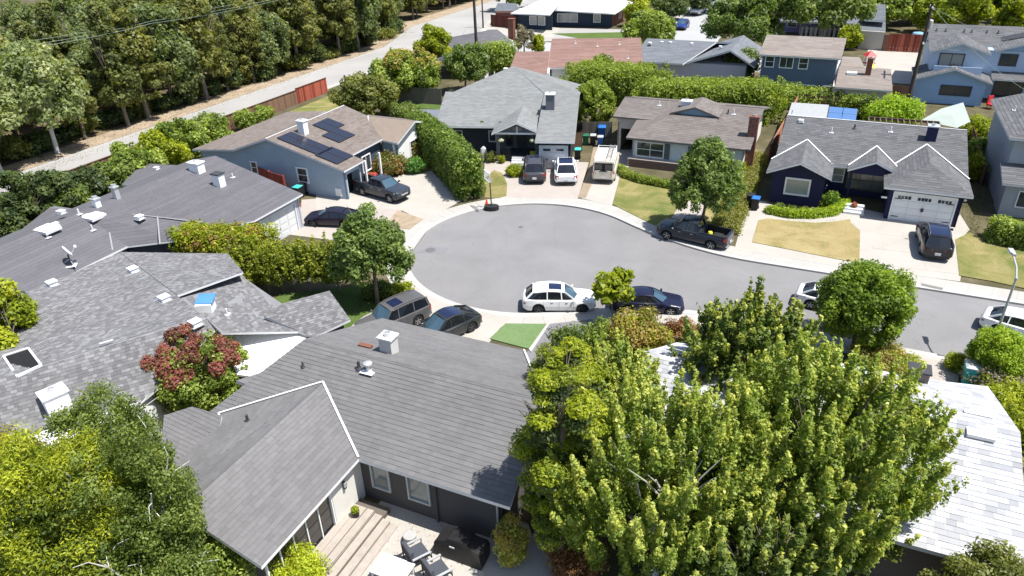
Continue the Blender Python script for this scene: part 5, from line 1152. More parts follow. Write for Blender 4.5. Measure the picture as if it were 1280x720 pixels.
suv_belt = ((0, .72), (.05, .86), (.3, .98), (.6, 1.02), (.9, 1.08), (.97, 1.02), (1, .86)); suv_hood = ((0, .74), (.04, .90), (.28, 1.04), (.32, 1.05), (.9, 1.10), (.97, 1.05), (1, .88))
WP = paint('white car paint', (.72, .72, .72)); NP = paint('navy car paint', (.010, .011, .032)); GP = paint('grey car paint', (.09, .088, .092)); BP = paint('black car paint', (.012, .012, .014)); TP = paint('dark blue pickup paint', (.018, .024, .035)); SP = paint('slate pickup paint', (.03, .037, .052))
c = sc(make_car('parked_suv', 'white crossover with dark sunroof parked at the near kerb of the turning circle', 'car', 4.9, 1.94, 1.64, 2.92, .9, .24, suv_belt, suv_hood, cabin=(.27, .965), roofx=(.42, .86), body=WP, rim=DALLOY, sunroof=(.1, .5), rails=WP, top=(.1, .12), trim=PLAST, doors=(.30, .50, .71)), K)
put(c, 746, 383.5, 651, 384, -.12)
sed_belt = ((0, .62), (.04, .72), (.3, .90), (.6, .93), (.85, .98), (.97, .95), (1, .78)); sed_hood = ((0, .64), (.03, .76), (.27, .96), (.33, .98), (.80, .98), (.87, 1.02), (.97, 1.0), (1, .8))
c = sc(make_car('parked_sedan', 'navy blue sedan behind the small leafy street tree at the near kerb', 'car', 4.85, 1.86, 1.43, 2.85, .88, .2, sed_belt, sed_hood, cabin=(.26, .90), roofx=(.42, .72), body=NP, rim=ALLOY, top=(.08, .1), trim=CHROME, doors=(.29, .49, .68), pillars=(.49, .70)), K)
put(c, 854, 388, 762, 384, -.12)
pk_belt = ((0, .95), (.03, 1.08), (.2, 1.16), (.5, 1.18), (.97, 1.2), (1, 1.12)); pk_hood = ((0, .97), (.03, 1.14), (.22, 1.24), (.58, 1.24), (.60, 1.28), (.97, 1.30), (1, 1.25))
c = sc(make_car('parked_pickup', 'dark blue crew cab pickup at the far kerb beside the round green tree', 'pickup truck', 5.85, 2.03, 1.88, 3.65, 1.0, .36, pk_belt, pk_hood, cabin=(.23, .60), roofx=(.34, .57), wr=.41, body=TP, rim=ALLOY, bed=(.625, .97), trim=CHROME, doors=(.25, .42, .58), pillars=(.43,), mirror=CHROME), K)
put(c, 822, 291, 914, 312, -.12)
pickup1 = c
m2 = MB(); P0 = c.matrix_basis
WM[c] = Matrix.LocRotScale(c.location, c.rotation_euler, c.scale)
t = thing('spare_wheel', tuple(WM[c] @ Vector((-2.0, .15, .80))), 0, 'spare wheel lying in the bed of the dark blue pickup', 'wheel'); q = Vector(WM[c] @ Vector((-2.0, .15, .80)))
mb = MB(); mb.lathe(q, [(.24, 0), (.36, .02), (.39, .1), (.36, .18), (.24, .2)], 20, TYRE, M=Matrix.Rotation(.5, 4, 'X')); mb.build('tyre', parent=t); mb = MB(); mb.lathe(q + Vector((0, 0, .02)), [(.24, .02), (.24, .17), (.2, .18), (.18, .1), (.02, .08)], 16, METAL, M=Matrix.Rotation(.5, 4, 'X')); mb.build('rim', parent=t)
q = Vector(WM[c] @ Vector((-1.25, -.1, .78))); mb = MB(); mb.lathe(q, [(.05, 0), (.16, .05), (.19, .16), (.15, .27), (.04, .32)], 14, mat('yellow plastic', (.62, .62, .05), .5)); mb.build('yellow_ball', label='yellow round item in the bed of the dark blue pickup', cat='ball', loc=q)
rr_belt = ((0, .95), (.03, 1.04), (.3, 1.12), (.9, 1.16), (.98, 1.12), (1, 1.0)); rr_hood = ((0, .97), (.03, 1.08), (.28, 1.16), (.32, 1.17), (.95, 1.17), (1, 1.02))
c = sc(make_car('parked_suv', 'boxy dark grey estate SUV nose down behind the foreground roof', 'car', 4.97, 1.98, 1.86, 2.88, .85, .28, rr_belt, rr_hood, cabin=(.27, .965), roofx=(.39, .93), wr=.39, body=GP, rim=ALLOY, sunroof=(.12, .42), rails=GP, top=(.05, .05), lights='tall', doors=(.29, .49, .70), pillars=(.48, .72), taper=.92), K)
put(c, 452, 428, 533, 392, 0)
c = sc(make_car('parked_car', 'black coupe like crossover with glass roof beside the boxy grey SUV', 'car', 4.75, 1.9, 1.6, 2.89, .88, .2, sed_belt, sed_hood, cabin=(.24, .96), roofx=(.42, .74), body=paint('charcoal car paint', (.025, .028, .03)), rim=DALLOY, pano=True, top=(.1, .25), doors=(.28, .48, .68), pillars=(.48, .70)), K)
put(c, 520, 435, 594, 402, 0)
c = sc(make_car('parked_suv', 'black SUV on the driveway of the navy bungalow', 'car', 4.7, 1.88, 1.66, 2.75, .9, .24, suv_belt, suv_hood, cabin=(.27, .965), roofx=(.42, .87), body=BP, rim=ALLOY, sunroof=(.05, .9), pano=True, rails=CHROME, top=(.1, .12), doors=(.30, .50, .71), trim=CHROME), 1.08)
put(c, 1160, 289, 1170, 331, .02)
c = sc(make_car('parked_suv', 'dark grey SUV, left one of the pair before the dark grey house', 'car', 4.8, 1.93, 1.72, 2.85, .9, .25, suv_belt, suv_hood, cabin=(.27, .965), roofx=(.42, .88), body=paint('graphite car paint', (.05, .05, .06)), rim=ALLOY, sunroof=(.1, .45), rails=PLAST, top=(.08, .1), lights='tall', doors=(.30, .50, .71)), 1.10)
put(c, 669, 203, 668, 236, 0)
c = sc(make_car('parked_car', 'white hatchback with a large dark glass roof between the grey SUV and the van', 'car', 4.75, 1.92, 1.62, 2.89, .88, .2, sed_belt, sed_hood, cabin=(.24, .96), roofx=(.42, .76), body=WP, rim=DALLOY, pano=True, top=(.1, .22), doors=(.28, .48, .68), pillars=(.48, .70), lights='tall'), 1.10)
put(c, 706, 204, 708, 238, 0)
VP = paint('cream van paint', (.60, .55, .47), .4)
van_belt = ((0, .95), (.03, 1.05), (.17, 1.18), (.25, 1.2), (1, 1.2)); van_hood = ((0, .97), (.03, 1.08), (.17, 1.25), (.25, 1.28), (1, 1.28))
v = make_car('work_van', 'cream work van with a ladder rack on its roof beside the brown roofed bungalow', 'van', 5.5, 2.0, 2.1, 3.4, .85, .3, van_belt, van_hood, cabin=(.14, .995), roofx=(.27, .97), wr=.37, body=VP, rim=DALLOY, top=(.1, .0), lights='tall', doors=(.19, .37, .55), pillars=(.37,), tailglass=True, taper=1.04)
sc(v, 1.04); put(v, 763, 197, 751, 240, 0)
v.name = 'work_van'; WM[v] = Matrix()             # everything below is in the van's own axes
VV = bpy.data.objects.new('tmp', None)
def vpart(name, mb): 
    me = mb.data(name); o = bpy.data.objects.new(name, me); C.objects.link(o); o.parent = v; return o
for sy in (-1, 1):
    mb = MB(); mb.box((-1.05, sy * .885, 1.56), (3.1, .06, .62), 0, VP); vpart('side_panel', mb)
for sy in (-1, 1):
    mb = MB(); mb.box((-2.71, sy * .42, 1.6), (.05, .62, .46), 0, AUTOG); o = vpart('rear_door_window', mb)
    for (dx, dy, dz, sx, sy2, sz) in ((0, 0, .26, .06, .7, .06), (0, 0, -.26, .06, .7, .06), (0, .35, 0, .06, .06, .5), (0, -.35, 0, .06, .06, .5)):
        pass
mb = MB(); mb.box((-2.72, 0, 1.15), (.03, .02, 1.3), 0, PLAST); mb.box((-2.73, 0, 2.0), (.05, 1.7, .10), 0, VP); vpart('rear_doors', mb)
rk = MB(); WR = mat('white rack paint', (.7, .68, .64), .5)
for sy in (-1, 1): rk.tube([(1.1, sy * .8, 2.27), (-2.5, sy * .8, 2.27)], .028, 6, WR)
for x in np.linspace(1.0, -2.4, 7): rk.tube([(x, -.8, 2.27), (x, .8, 2.27)], .026, 6, WR)
for x in (.8, -.8, -2.3):
    for sy in (-1, 1): rk.tube([(x, sy * .8, 2.27), (x, sy * .84, 2.02)], .025, 6, WR)
vpart('ladder_rack', rk)
lad = MB(); 
for y in (-.62, -.25): lad.box((-.7, y, 2.34), (3.6, .04, .08), 0, ALLOY)
for x in np.linspace(-2.3, .9, 12): lad.box((x, -.435, 2.34), (.03, .36, .03), 0, ALLOY)
lt = lad.data('ladder'); Mv = Matrix.LocRotScale(v.location, v.rotation_euler, v.scale); o = bpy.data.objects.new('ladder', lt); C.objects.link(o); o.matrix_world = Mv; tagp(o, 'aluminium ladder lying on the roof rack of the cream van', 'ladder')
c = sc(make_car('parked_pickup', 'dark grey pickup nosing out from the garage of the light blue house', 'pickup truck', 5.4, 1.9, 1.78, 3.25, .95, .34, pk_belt, ((0, .97), (.03, 1.10), (.22, 1.20), (.60, 1.2), (.62, 1.2), (.97, 1.22), (1, 1.18)), cabin=(.25, .64), roofx=(.37, .61), wr=.39, body=SP, rim=ALLOY, bed=(.66, .97), trim=CHROME, doors=(.27, .45, .62), pillars=(.46,)), 1.02)
put(c, 512, 254, 446, 236, 0)
c = sc(make_car('parked_sedan', 'black low sedan before the grey garage door at the left behind the tree', 'car', 4.8, 1.86, 1.4, 2.8, .88, .2, sed_belt, sed_hood, cabin=(.26, .92), roofx=(.42, .72), body=paint('black violet car paint', (.012, .010, .022)), rim=DALLOY, top=(.08, .1), doors=(.29, .49, .68), pillars=(.49, .70)), K)
put(c, 384, 278, 452, 281, 0)
wh = make_car('parked_car', 'white car at the near kerb at the right edge behind the clipped bush', 'car', 4.8, 1.9, 1.5, 2.85, .88, .22, sed_belt, sed_hood, cabin=(.26, .94), roofx=(.40, .78), body=WP, rim=ALLOY, top=(.08, .1), doors=(.29, .49, .68), pillars=(.49, .70))
sc(wh, K); put(wh, 1320, 432, 1240, 409, -.12)
def car_copy(src, label, px0, py0, px1, py1, z=0): c = copy_tree(src); c['label'] = label; put(c, px0, py0, px1, py1, z); return c
car_copy(wh, 'white car at the near kerb half hidden by the round clipped tree', 1074, 392, 1008, 378, -.12)
c = sc(make_car('parked_car', 'bright blue car on the far street at the top, nearest to the camera', 'car', 4.5, 1.85, 1.5, 2.7, .88, .22, sed_belt, sed_hood, cabin=(.26, .94), roofx=(.40, .78), body=paint('blue car paint', (.012, .03, .16)), rim=ALLOY, doors=(.29, .49, .68), pillars=(.49, .70), top=(.08, .1)), 1.1)
put(c, 848, 40, 857, 31.5, 0); blue = c
c = car_copy(pickup1, 'white pickup parked on the far street behind the bright blue car', 864, 23, 880, 12); 
for ch in c.children:
    if ch.name.startswith(('body', 'roof', 'pillars')): ch.data = ch.data.copy(); ch.data.materials[0] = WP
c['label'] = 'white pickup parked on the far street behind the bright blue car'; c.scale = (1.05,) * 3
c = car_copy(blue, 'grey car parked beyond the white pickup on the far street', 880, 12, 887, 4)
for ch in c.children:
    if ch.name.startswith(('body', 'roof', 'pillars')): ch.data = ch.data.copy(); ch.data.materials[0] = GP
bpy.data.objects.remove(VV)
# ---------------------------------------------------------------- trees and plants
BARK = mat('grey bark', (.17, .14, .11), .95, .25, 3, .5, 14); BARKW = mat('white bark', (.50, .48, .45), .9, .25, 5, .3, 10); BARKD = mat('dark bark', (.07, .055, .045), .95, .2, 3, .5, 14)
L_ = {
 'mid':   leaf_mat('mid green leaves', (.050, .085, .018), (.125, .175, .035), (.28, .33, .085)),
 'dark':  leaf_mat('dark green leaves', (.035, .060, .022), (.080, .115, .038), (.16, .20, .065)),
 'lime':  leaf_mat('lime green leaves', (.09, .12, .010), (.25, .30, .018), (.46, .47, .035)),
 'olive': leaf_mat('olive leaves', (.070, .085, .020), (.165, .185, .042), (.31, .31, .10)),
 'pale':  leaf_mat('pale silvery leaves', (.12, .16, .060), (.26, .30, .13), (.52, .52, .32)),
 'fresh': leaf_mat('fresh green leaves', (.060, .100, .016), (.195, .262, .040), (.48, .54, .14)),
 'street': leaf_mat('cool street tree leaves', (.050, .090, .020), (.130, .190, .042), (.31, .38, .12)),
 'gold':  leaf_mat('yellow green shoots', (.17, .19, .035), (.40, .42, .07), (.64, .63, .20)),
 'amber': leaf_mat('amber brown leaves', (0.155, 0.120, 0.038), (0.342, 0.256, 0.077), (0.513, 0.376, 0.103)),
 'red':   leaf_mat('dark red leaves', (.10, .05, .03), (.27, .085, .075), (.42, .17, .14)),
 'rust':  leaf_mat('rusty leaves', (0.129, 0.068, 0.031), (0.274, 0.137, 0.060), (0.376, 0.223, 0.085)),
 'yellow': leaf_mat('yellow leaves', (0.274, 0.240, 0.020), (0.616, 0.531, 0.034), (0.900, 0.787, 0.051)),
 'brown': leaf_mat('dry twigs and leaves', (0.120, 0.103, 0.077), (0.240, 0.214, 0.163), (0.342, 0.308, 0.223)),
 'flower': leaf_mat('pink and red flowers', (0.598, 0.051, 0.103), (0.855, 0.103, 0.155), (0.900, 0.427, 0.513)),
}
def leaves(name, centers, radii, n, size, lm, parent, tints=None, up=.35, ax=None, jitter=.25, kind=None, aspect=.55, out=None):
    """n leaf faces scattered through blobs (centres, radii), facing outward and up from their own sprig"""
    centers = np.asarray(centers, float); radii = np.asarray(radii, float)
    if radii.ndim == 1: radii = np.repeat(radii[:, None], 3, 1)
    far = parent is None or Vector(parent.location).length > 33 or Vector(parent.location).length < 1
    if far: n = int(n * .9)
    vol = radii.prod(1) ** (2 / 3); idx = nrng.choice(len(centers), n, p=vol / vol.sum())
    d = nrng.normal(size=(n, 3)); d /= np.linalg.norm(d, axis=1)[:, None]; r = nrng.random(n) ** .45
    pos = centers[idx] + d * radii[idx] * r[:, None]
    nrm = d + nrng.normal(size=(n, 3)) * .55; nrm[:, 2] += up; nrm /= np.linalg.norm(nrm, axis=1)[:, None]
    t = np.cross(nrm, nrng.normal(size=(n, 3))); t /= np.linalg.norm(t, axis=1)[:, None] + 1e-9; b = np.cross(nrm, t)
    s = size * (1 + nrng.uniform(-.4, .5, n)); t *= s[:, None]; b *= (s * aspect)[:, None]
    if far: V = np.empty((n, 3, 3)); V[:, 0] = pos - t * 1.1; V[:, 1] = pos + t * .7 + b * 1.3; V[:, 2] = pos + t * .7 - b * 1.3 + nrm * s[:, None] * .15
    else: V = np.empty((n, 4, 3)); V[:, 0] = pos - t; V[:, 1] = pos + b + nrm * s[:, None] * .12; V[:, 2] = pos + t; V[:, 3] = pos - b + nrm * s[:, None] * .12
    ct = nrng.random(len(centers)) if tints is None else np.asarray(tints)
    tint = np.clip(ct[idx] * .55 + nrng.random(n) * .45 + nrng.normal(size=n) * .05, 0, 1)
    return mk_leaf_mesh(name, V, tint, lm, parent, kind)
def mk_leaf_mesh(name, V, tint, lm, parent, kind=None):
    n, q = V.shape[:2]; T = WM[parent] if parent is not None else Matrix(); Mi = np.array(T.inverted()); v = V.reshape(-1, 3) @ Mi[:3, :3].T + Mi[:3, 3]
    me = bpy.data.meshes.new(name); me.vertices.add(n * q); me.vertices.foreach_set('co', v.astype(np.float32).ravel())
    me.loops.add(n * q); me.loops.foreach_set('vertex_index', np.arange(n * q, dtype=np.int32)); me.polygons.add(n)
    me.polygons.foreach_set('loop_start', np.arange(0, n * q, q, dtype=np.int32)); me.polygons.foreach_set('loop_total', np.full(n, q, dtype=np.int32))
    a = me.attributes.new('tint', 'FLOAT', 'FACE'); a.data.foreach_set('value', tint.astype(np.float32)); me.materials.append(lm); me.update(calc_edges=True)
    o = bpy.data.objects.new(name, me); C.objects.link(o)
    if parent is not None: o.parent = parent
    WM[o] = T; return tagp(o, kind=kind)
def clumps(c, R, n, cr, shape='ball', shell=.55, flat=0.0, low=-.75):
    """clump centres through a crown of half sizes R about c"""
    out = []; rad = []; c = np.array(c, float); R = np.array(R, float); k = 0
    while len(out) < n and k < n * 30:
        k += 1; d = nrng.normal(size=3); d /= np.linalg.norm(d)
        if d[2] < low: continue
        r = shell + (1 - shell) * nrng.random() ** .6 if nrng.random() < .82 else nrng.random() * shell
        p = d * r
        if shape == 'cone': h = (p[2] + 1) / 2; p[:2] *= (1.15 - h) * 1.0
        if shape == 'egg': h = (p[2] + 1) / 2; p[:2] *= 1.18 - .62 * h
        p *= 1 + .12 * math.sin(d[0] * 5 + c[0]) * math.cos(d[1] * 4 + c[1]) 
        out.append(c + p * R); rad.append(cr * (1 + nrng.uniform(-.35, .4)))
    return np.array(out), np.array(rad)
def trunk(parent, base, top, r, crown_c, R, bm, n=7, depth=True, lean=0):
    mb = MB(); b, t = Vector(base), Vector(top); mid = (b + t) / 2 + Vector((rnd.uniform(-.2, .2), rnd.uniform(-.2, .2), 0))
    mb.tube([b - Vector((0, 0, .1)), b + Vector((0, 0, .25)), mid, t], [r * 1.35, r, r * .8, r * .55], 9, bm)
    for i in range(n):
        d = nrng.normal(size=3); d[2] = abs(d[2]) + .25; d /= np.linalg.norm(d); e = Vector(crown_c) + Vector((d[0] * R[0] * .8, d[1] * R[1] * .8, d[2] * R[2] * .75)); s = b.lerp(t, rnd.uniform(.55, 1))
        m = (s + e) / 2 + Vector((rnd.uniform(-.3, .3), rnd.uniform(-.3, .3), rnd.uniform(0, .4))); mb.tube([s, m, e], [r * .42, r * .26, r * .08], 6, bm)
        if depth:
            for k in range(2):
                e2 = e + Vector((rnd.uniform(-1, 1) * R[0], rnd.uniform(-1, 1) * R[1], rnd.uniform(0, 1) * R[2])) * .3; mb.tube([m, (m + e2) / 2 + Vector((0, 0, .15)), e2], [r * .2, r * .12, r * .04], 5, bm)
    return mb.build('trunk', bm, parent)
def tree(name, label, base, h, R, lm, n=9000, size=.12, ncl=120, cr=.5, shape='ball', bm=None, tr=.14, crown_low=.3, group=None, cat='tree', up=.35, mix=None, elong=1.0, shell=.55, low=-.75, aspect=.55, spike=0):
    """base: foot of the trunk; h: full height; R: half widths of the crown"""
    base = Vector(base); zc = h * (1 + crown_low) / 2; Rz = h * (1 - crown_low) / 2; cc = (base.x, base.y, base.z + zc)
    root = thing(name, tuple(base), 0, label, cat, group); RR = (R[0], R[1], Rz)
    trunk(root, tuple(base), (base.x, base.y, base.z + h * (crown_low + .35)), tr, cc, RR, bm or BARK, 8)
    cl, rad = clumps(cc, (R[0] - cr * .6, R[1] - cr * .6, Rz - cr * .6), ncl, cr, shape, shell, low=low); rr = np.repeat(rad[:, None], 3, 1); rr[:, 2] *= elong
    leaves('crown', cl, rr, n, size, lm, root, up=up, aspect=aspect)
    if mix:
        m2, f, zmin = mix; z = cl[:, 2]; sel = np.where((z > cc[2] + zmin * Rz) & (nrng.random(len(cl)) < .75))[0]
        if len(sel): leaves('tinted_leaves', cl[sel] + (0, 0, cr * .15), rr[sel] * 1.05, int(n * f), size, m2, root, up=up, aspect=aspect)
    return root
def hedge(name, label, pts, w, h, lm, n, size, cr=.3, z0=0., cat='hedge', mix=None, group=None, rnd_top=.85, dens=3.2):
    """clipped or loose hedge along ground points"""
    pts = [np.array(p[:2]) for p in pts]; root = thing(name, (pts[0][0], pts[0][1], z0), 0, label, cat, group)
    L = sum(np.linalg.norm(pts[i + 1] - pts[i]) for i in range(len(pts) - 1)); cl = []; wi = w / 2
    step = cr * .75
    for i in range(len(pts) - 1):
        a, b = pts[i], pts[i + 1]; l = np.linalg.norm(b - a); d = (b - a) / l; nn = np.array([-d[1], d[0]]); s = 0
        while s < l:
            zz = z0 + cr * .5
            while zz <= z0 + h - cr * .6:
                e = 1 if zz < z0 + h - cr * 1.6 else rnd_top
                for o in ((-1, 1) if zz < z0 + h - cr * 1.3 else np.linspace(-1, 1, max(2, int(w / cr / .8)))):
                    cl.append((*(a + d * (s + nrng.uniform(-.3, .3) * cr) + nn * o * (wi - cr * .7) * e), zz + nrng.uniform(-.25, .25) * cr))
                zz += cr * .9
            s += step
    for e, sg in ((pts[0], 1), (pts[-1], 1)):
        for k in range(int(w * h / cr / cr * 1.0)): cl.append((e[0] + nrng.uniform(-wi, wi) * .8, e[1] + nrng.uniform(-wi, wi) * .8, z0 + nrng.uniform(.1, h - cr * .7)))
    cl = np.array(cl); rad = cr * (1 + nrng.uniform(-.25, .35, len(cl)))
    mb = MB()
    for i in range(len(pts) - 1):
        l = np.linalg.norm(pts[i + 1] - pts[i])
        for k in range(max(2, int(l / .8))):
            q = pts[i] + (pts[i + 1] - pts[i]) * (k + .5) / max(2, int(l / .8)); mb.tube([(q[0], q[1], z0), (q[0] + rnd.uniform(-.1, .1), q[1], z0 + h * .75)], [.04, .015], 5, BARKD)
    mb.build('stems', parent=root, kind='stuff')
    leaves('foliage', cl, rad, n, size, lm, root)
    if mix: m2, f = mix; sel = nrng.choice(len(cl), max(3, int(len(cl) * f))); leaves('tinted_leaves', cl[sel] + (0, 0, .04), rad[sel] * 1.05, int(n * f * .8), size, m2, root)
    return root
def shrub(name, label, base, r, h, lm, n=1500, size=.06, cat='shrub', group=None, cr=None, mix=None, z0=0., sq=1.0):
    b = Vector(base); root = thing(name, tuple(b), 0, label, cat, group); cr = cr or min(r, h) * .32
    cl, rad = clumps((b.x, b.y, b.z + h * .5), (max(.05, r - cr * .6), max(.05, r * sq - cr * .6), max(.05, h * .5 - cr * .4)), max(12, int(26 * (r / max(cr, .1)))), cr, low=-.9)
    mb = MB()
    for k in range(5): t = 2 * PI * k / 5; mb.tube([(b.x, b.y, b.z), (b.x + math.cos(t) * r * .5, b.y + math.sin(t) * r * .5, b.z + h * .6)], [.03, .01], 5, BARKD)
    mb.build('stems', parent=root); leaves('foliage', cl, rad, n, size, lm, root)
    if mix: m2, f = mix; sel = nrng.choice(len(cl), max(2, int(len(cl) * .4))); leaves('blossom', cl[sel] + (0, 0, .03), rad[sel] * 1.1, int(n * f), size, m2, root)
    return root
def crown_at(px, py, z, bx, by): return W(px, py, z)
SMALL = globals().get('QUICK', 1.0)
# --- big trees of the foreground -------------------------------------------------------------
def T(px, py, z=0.): return W(px, py, z)
def at_top(px, ytop, z):  # where a tree must stand for its top (height z) to show at this spot
    p = W(px, ytop, z); return (p[0], p[1], 0.0)
# broad tree in front at the right: upright leafy shoots
def shoot_tree(name, label, base, h, R, lm, nsh, nl, size, bm=BARK, sh_h=1.15, sh_r=.235, mix=None, crown_low=.25, tr=.22, cat='tree', limbs=14, group=None):
    """crown made of many upright sprays, as young shoots of a poplar or maple"""
    b = Vector(base); root = thing(name, tuple(b), 0, label, cat, group); zc = h * (1 + crown_low) / 2; Rz = h * (1 - crown_low) / 2
    trunk(root, tuple(b), (b.x, b.y, h * (crown_low + .3)), tr, (b.x, b.y, zc), (R[0] * .8, R[1] * .8, Rz * .8), bm, limbs)
    C_, Rd, Tn = [], [], []
    cl, rad = clumps((b.x, b.y, zc), (R[0] - .3, R[1] - .3, Rz - .5), nsh, 1, 'ball', .5, low=-.6)
    for p in cl:
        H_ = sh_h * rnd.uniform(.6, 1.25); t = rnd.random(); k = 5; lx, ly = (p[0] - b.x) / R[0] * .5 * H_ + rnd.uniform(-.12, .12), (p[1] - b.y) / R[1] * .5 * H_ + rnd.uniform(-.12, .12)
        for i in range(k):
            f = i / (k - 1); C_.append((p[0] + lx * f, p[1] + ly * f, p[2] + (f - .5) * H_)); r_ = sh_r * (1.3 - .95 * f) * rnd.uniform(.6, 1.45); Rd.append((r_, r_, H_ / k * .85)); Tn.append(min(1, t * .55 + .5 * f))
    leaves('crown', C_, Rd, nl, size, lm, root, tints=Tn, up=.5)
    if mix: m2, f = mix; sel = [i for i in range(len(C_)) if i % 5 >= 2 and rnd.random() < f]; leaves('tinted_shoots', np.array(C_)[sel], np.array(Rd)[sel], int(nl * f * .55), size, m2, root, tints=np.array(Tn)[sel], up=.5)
    return root
def cen(px, py, z): p = W(px, py, z); return (p[0], p[1], 0.0)
# --- foreground -------------------------------------------------------------------------------
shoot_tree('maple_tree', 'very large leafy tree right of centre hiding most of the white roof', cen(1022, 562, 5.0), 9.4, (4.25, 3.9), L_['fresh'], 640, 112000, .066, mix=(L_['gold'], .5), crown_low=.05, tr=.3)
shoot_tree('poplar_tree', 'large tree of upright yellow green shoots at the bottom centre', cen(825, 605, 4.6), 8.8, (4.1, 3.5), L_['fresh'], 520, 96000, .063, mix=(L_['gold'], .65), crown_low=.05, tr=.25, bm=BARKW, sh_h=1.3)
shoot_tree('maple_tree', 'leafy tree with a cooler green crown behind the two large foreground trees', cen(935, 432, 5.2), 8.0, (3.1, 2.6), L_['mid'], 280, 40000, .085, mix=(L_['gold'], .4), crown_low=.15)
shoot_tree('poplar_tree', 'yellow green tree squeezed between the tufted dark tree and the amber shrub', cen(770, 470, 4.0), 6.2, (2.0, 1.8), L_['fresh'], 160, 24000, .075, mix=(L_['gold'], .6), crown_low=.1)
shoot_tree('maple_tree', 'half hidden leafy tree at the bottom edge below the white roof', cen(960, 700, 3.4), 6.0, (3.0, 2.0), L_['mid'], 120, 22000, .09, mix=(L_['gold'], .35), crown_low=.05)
# dark tree with bright tufts
def tufted(name, label, base, h, R, ncl, cr, lm, core, n, size, sub=None):
    b = Vector(base); root = thing(name, tuple(b), 0, label, 'tree'); cc = (b.x, b.y, h * .55); RR = (R[0], R[1], h * .45)
    trunk(root, tuple(b), (b.x, b.y, h * .7), .2, cc, RR, BARK, 12)
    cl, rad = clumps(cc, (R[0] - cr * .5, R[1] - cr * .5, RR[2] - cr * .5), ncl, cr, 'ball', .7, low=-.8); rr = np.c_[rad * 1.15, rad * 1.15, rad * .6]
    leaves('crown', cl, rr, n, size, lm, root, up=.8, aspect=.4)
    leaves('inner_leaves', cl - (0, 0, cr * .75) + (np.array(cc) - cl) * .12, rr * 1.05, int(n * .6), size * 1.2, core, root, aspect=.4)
    return root
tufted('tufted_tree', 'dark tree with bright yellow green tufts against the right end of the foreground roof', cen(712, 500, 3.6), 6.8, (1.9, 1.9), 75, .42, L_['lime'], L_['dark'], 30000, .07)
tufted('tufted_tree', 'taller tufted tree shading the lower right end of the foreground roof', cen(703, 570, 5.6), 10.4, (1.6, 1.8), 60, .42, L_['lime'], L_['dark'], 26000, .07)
tree('amber_shrub_tree', 'rounded amber brown shrub tree in front of the navy sedan', cen(797, 430, 2.4), 4.4, (1.85, 1.5), L_['amber'], 26000, .07, 80, .5, crown_low=.0, mix=(L_['lime'], .35, -1.2))
shrub('green_shrub', 'low dark green shrub at the kerb end of the grey driveway', cen(716, 424, .8), 1.3, 1.7, L_['mid'], 6000, .07)
shrub('green_shrub', 'loose green shrub with pale shoots beside the amber shrub tree', cen(752, 418, 1.0), 1.0, 1.9, L_['fresh'], 5000, .07)
shrub('rusty_shrub', 'rusty brown shrub behind the left tip of the white roof', cen(852, 420, 1.2), 1.2, 2.2, L_['rust'], 7000, .07); shrub('dark_shrub', 'dark green shrub under the left tip of the white roof', cen(838, 446, .8), 1.3, 1.8, L_['dark'], 7000, .07)
tree('young_street_tree', 'small bright leafy street tree between the white crossover and the navy sedan', T(766, 398), 3.4, (1.3, 1.2), L_['lime'], 2600, .17, 34, .38, crown_low=.3, tr=.05, aspect=.6)
tree('round_clipped_tree', 'dense round clipped green tree at the near kerb beyond the big maple', cen(1081, 374, 3.2), 5.3, (2.6, 2.4), leaf_mat('glossy green leaves', (.055, .10, .010), (.140, .215, .022), (.28, .37, .04)), 46000, .085, 210, .5, crown_low=.12, shell=.8)
tree('clipped_bush', 'large lumpy lime green clipped bush at the foot of the street lamp', cen(1253, 440, 1.9), 3.2, (1.5, 1.45), leaf_mat('lime clipped leaves', (0.098, 0.156, 0.018), (0.247, 0.351, 0.026), (0.429, 0.507, 0.052)), 30000, .06, 110, .36, crown_low=.05, shell=.8, tr=.08)
shrub('dry_shrub', 'greyish brown dry shrub below the lime clipped bush', cen(1242, 473, .8), 1.5, 1.6, L_['brown'], 9000, .06)
shrub('lime_bush', 'small lime bush on the pavement left of the lime clipped bush', cen(1197, 453, .4), .7, .9, L_['lime'], 3500, .05)
hedge('lime_hedge', 'lime green hedge along the right side of the white roof', [W(1255, 500, .5), W(1300, 560, .5)], 2.6, 1.6, L_['lime'], 22000, .07, .4)
shrub('amber_flower_bush', 'amber and yellow flowering bush behind the chimney of the white roof', cen(1102, 446, .6), 1.6, 1.1, L_['fresh'], 7000, .06, mix=(L_['amber'], .7))
shrub('yellow_flower_bush', 'yellowing low bush right of the amber flowering bush', cen(1135, 455, .4), .9, .8, L_['gold'], 3000, .06)
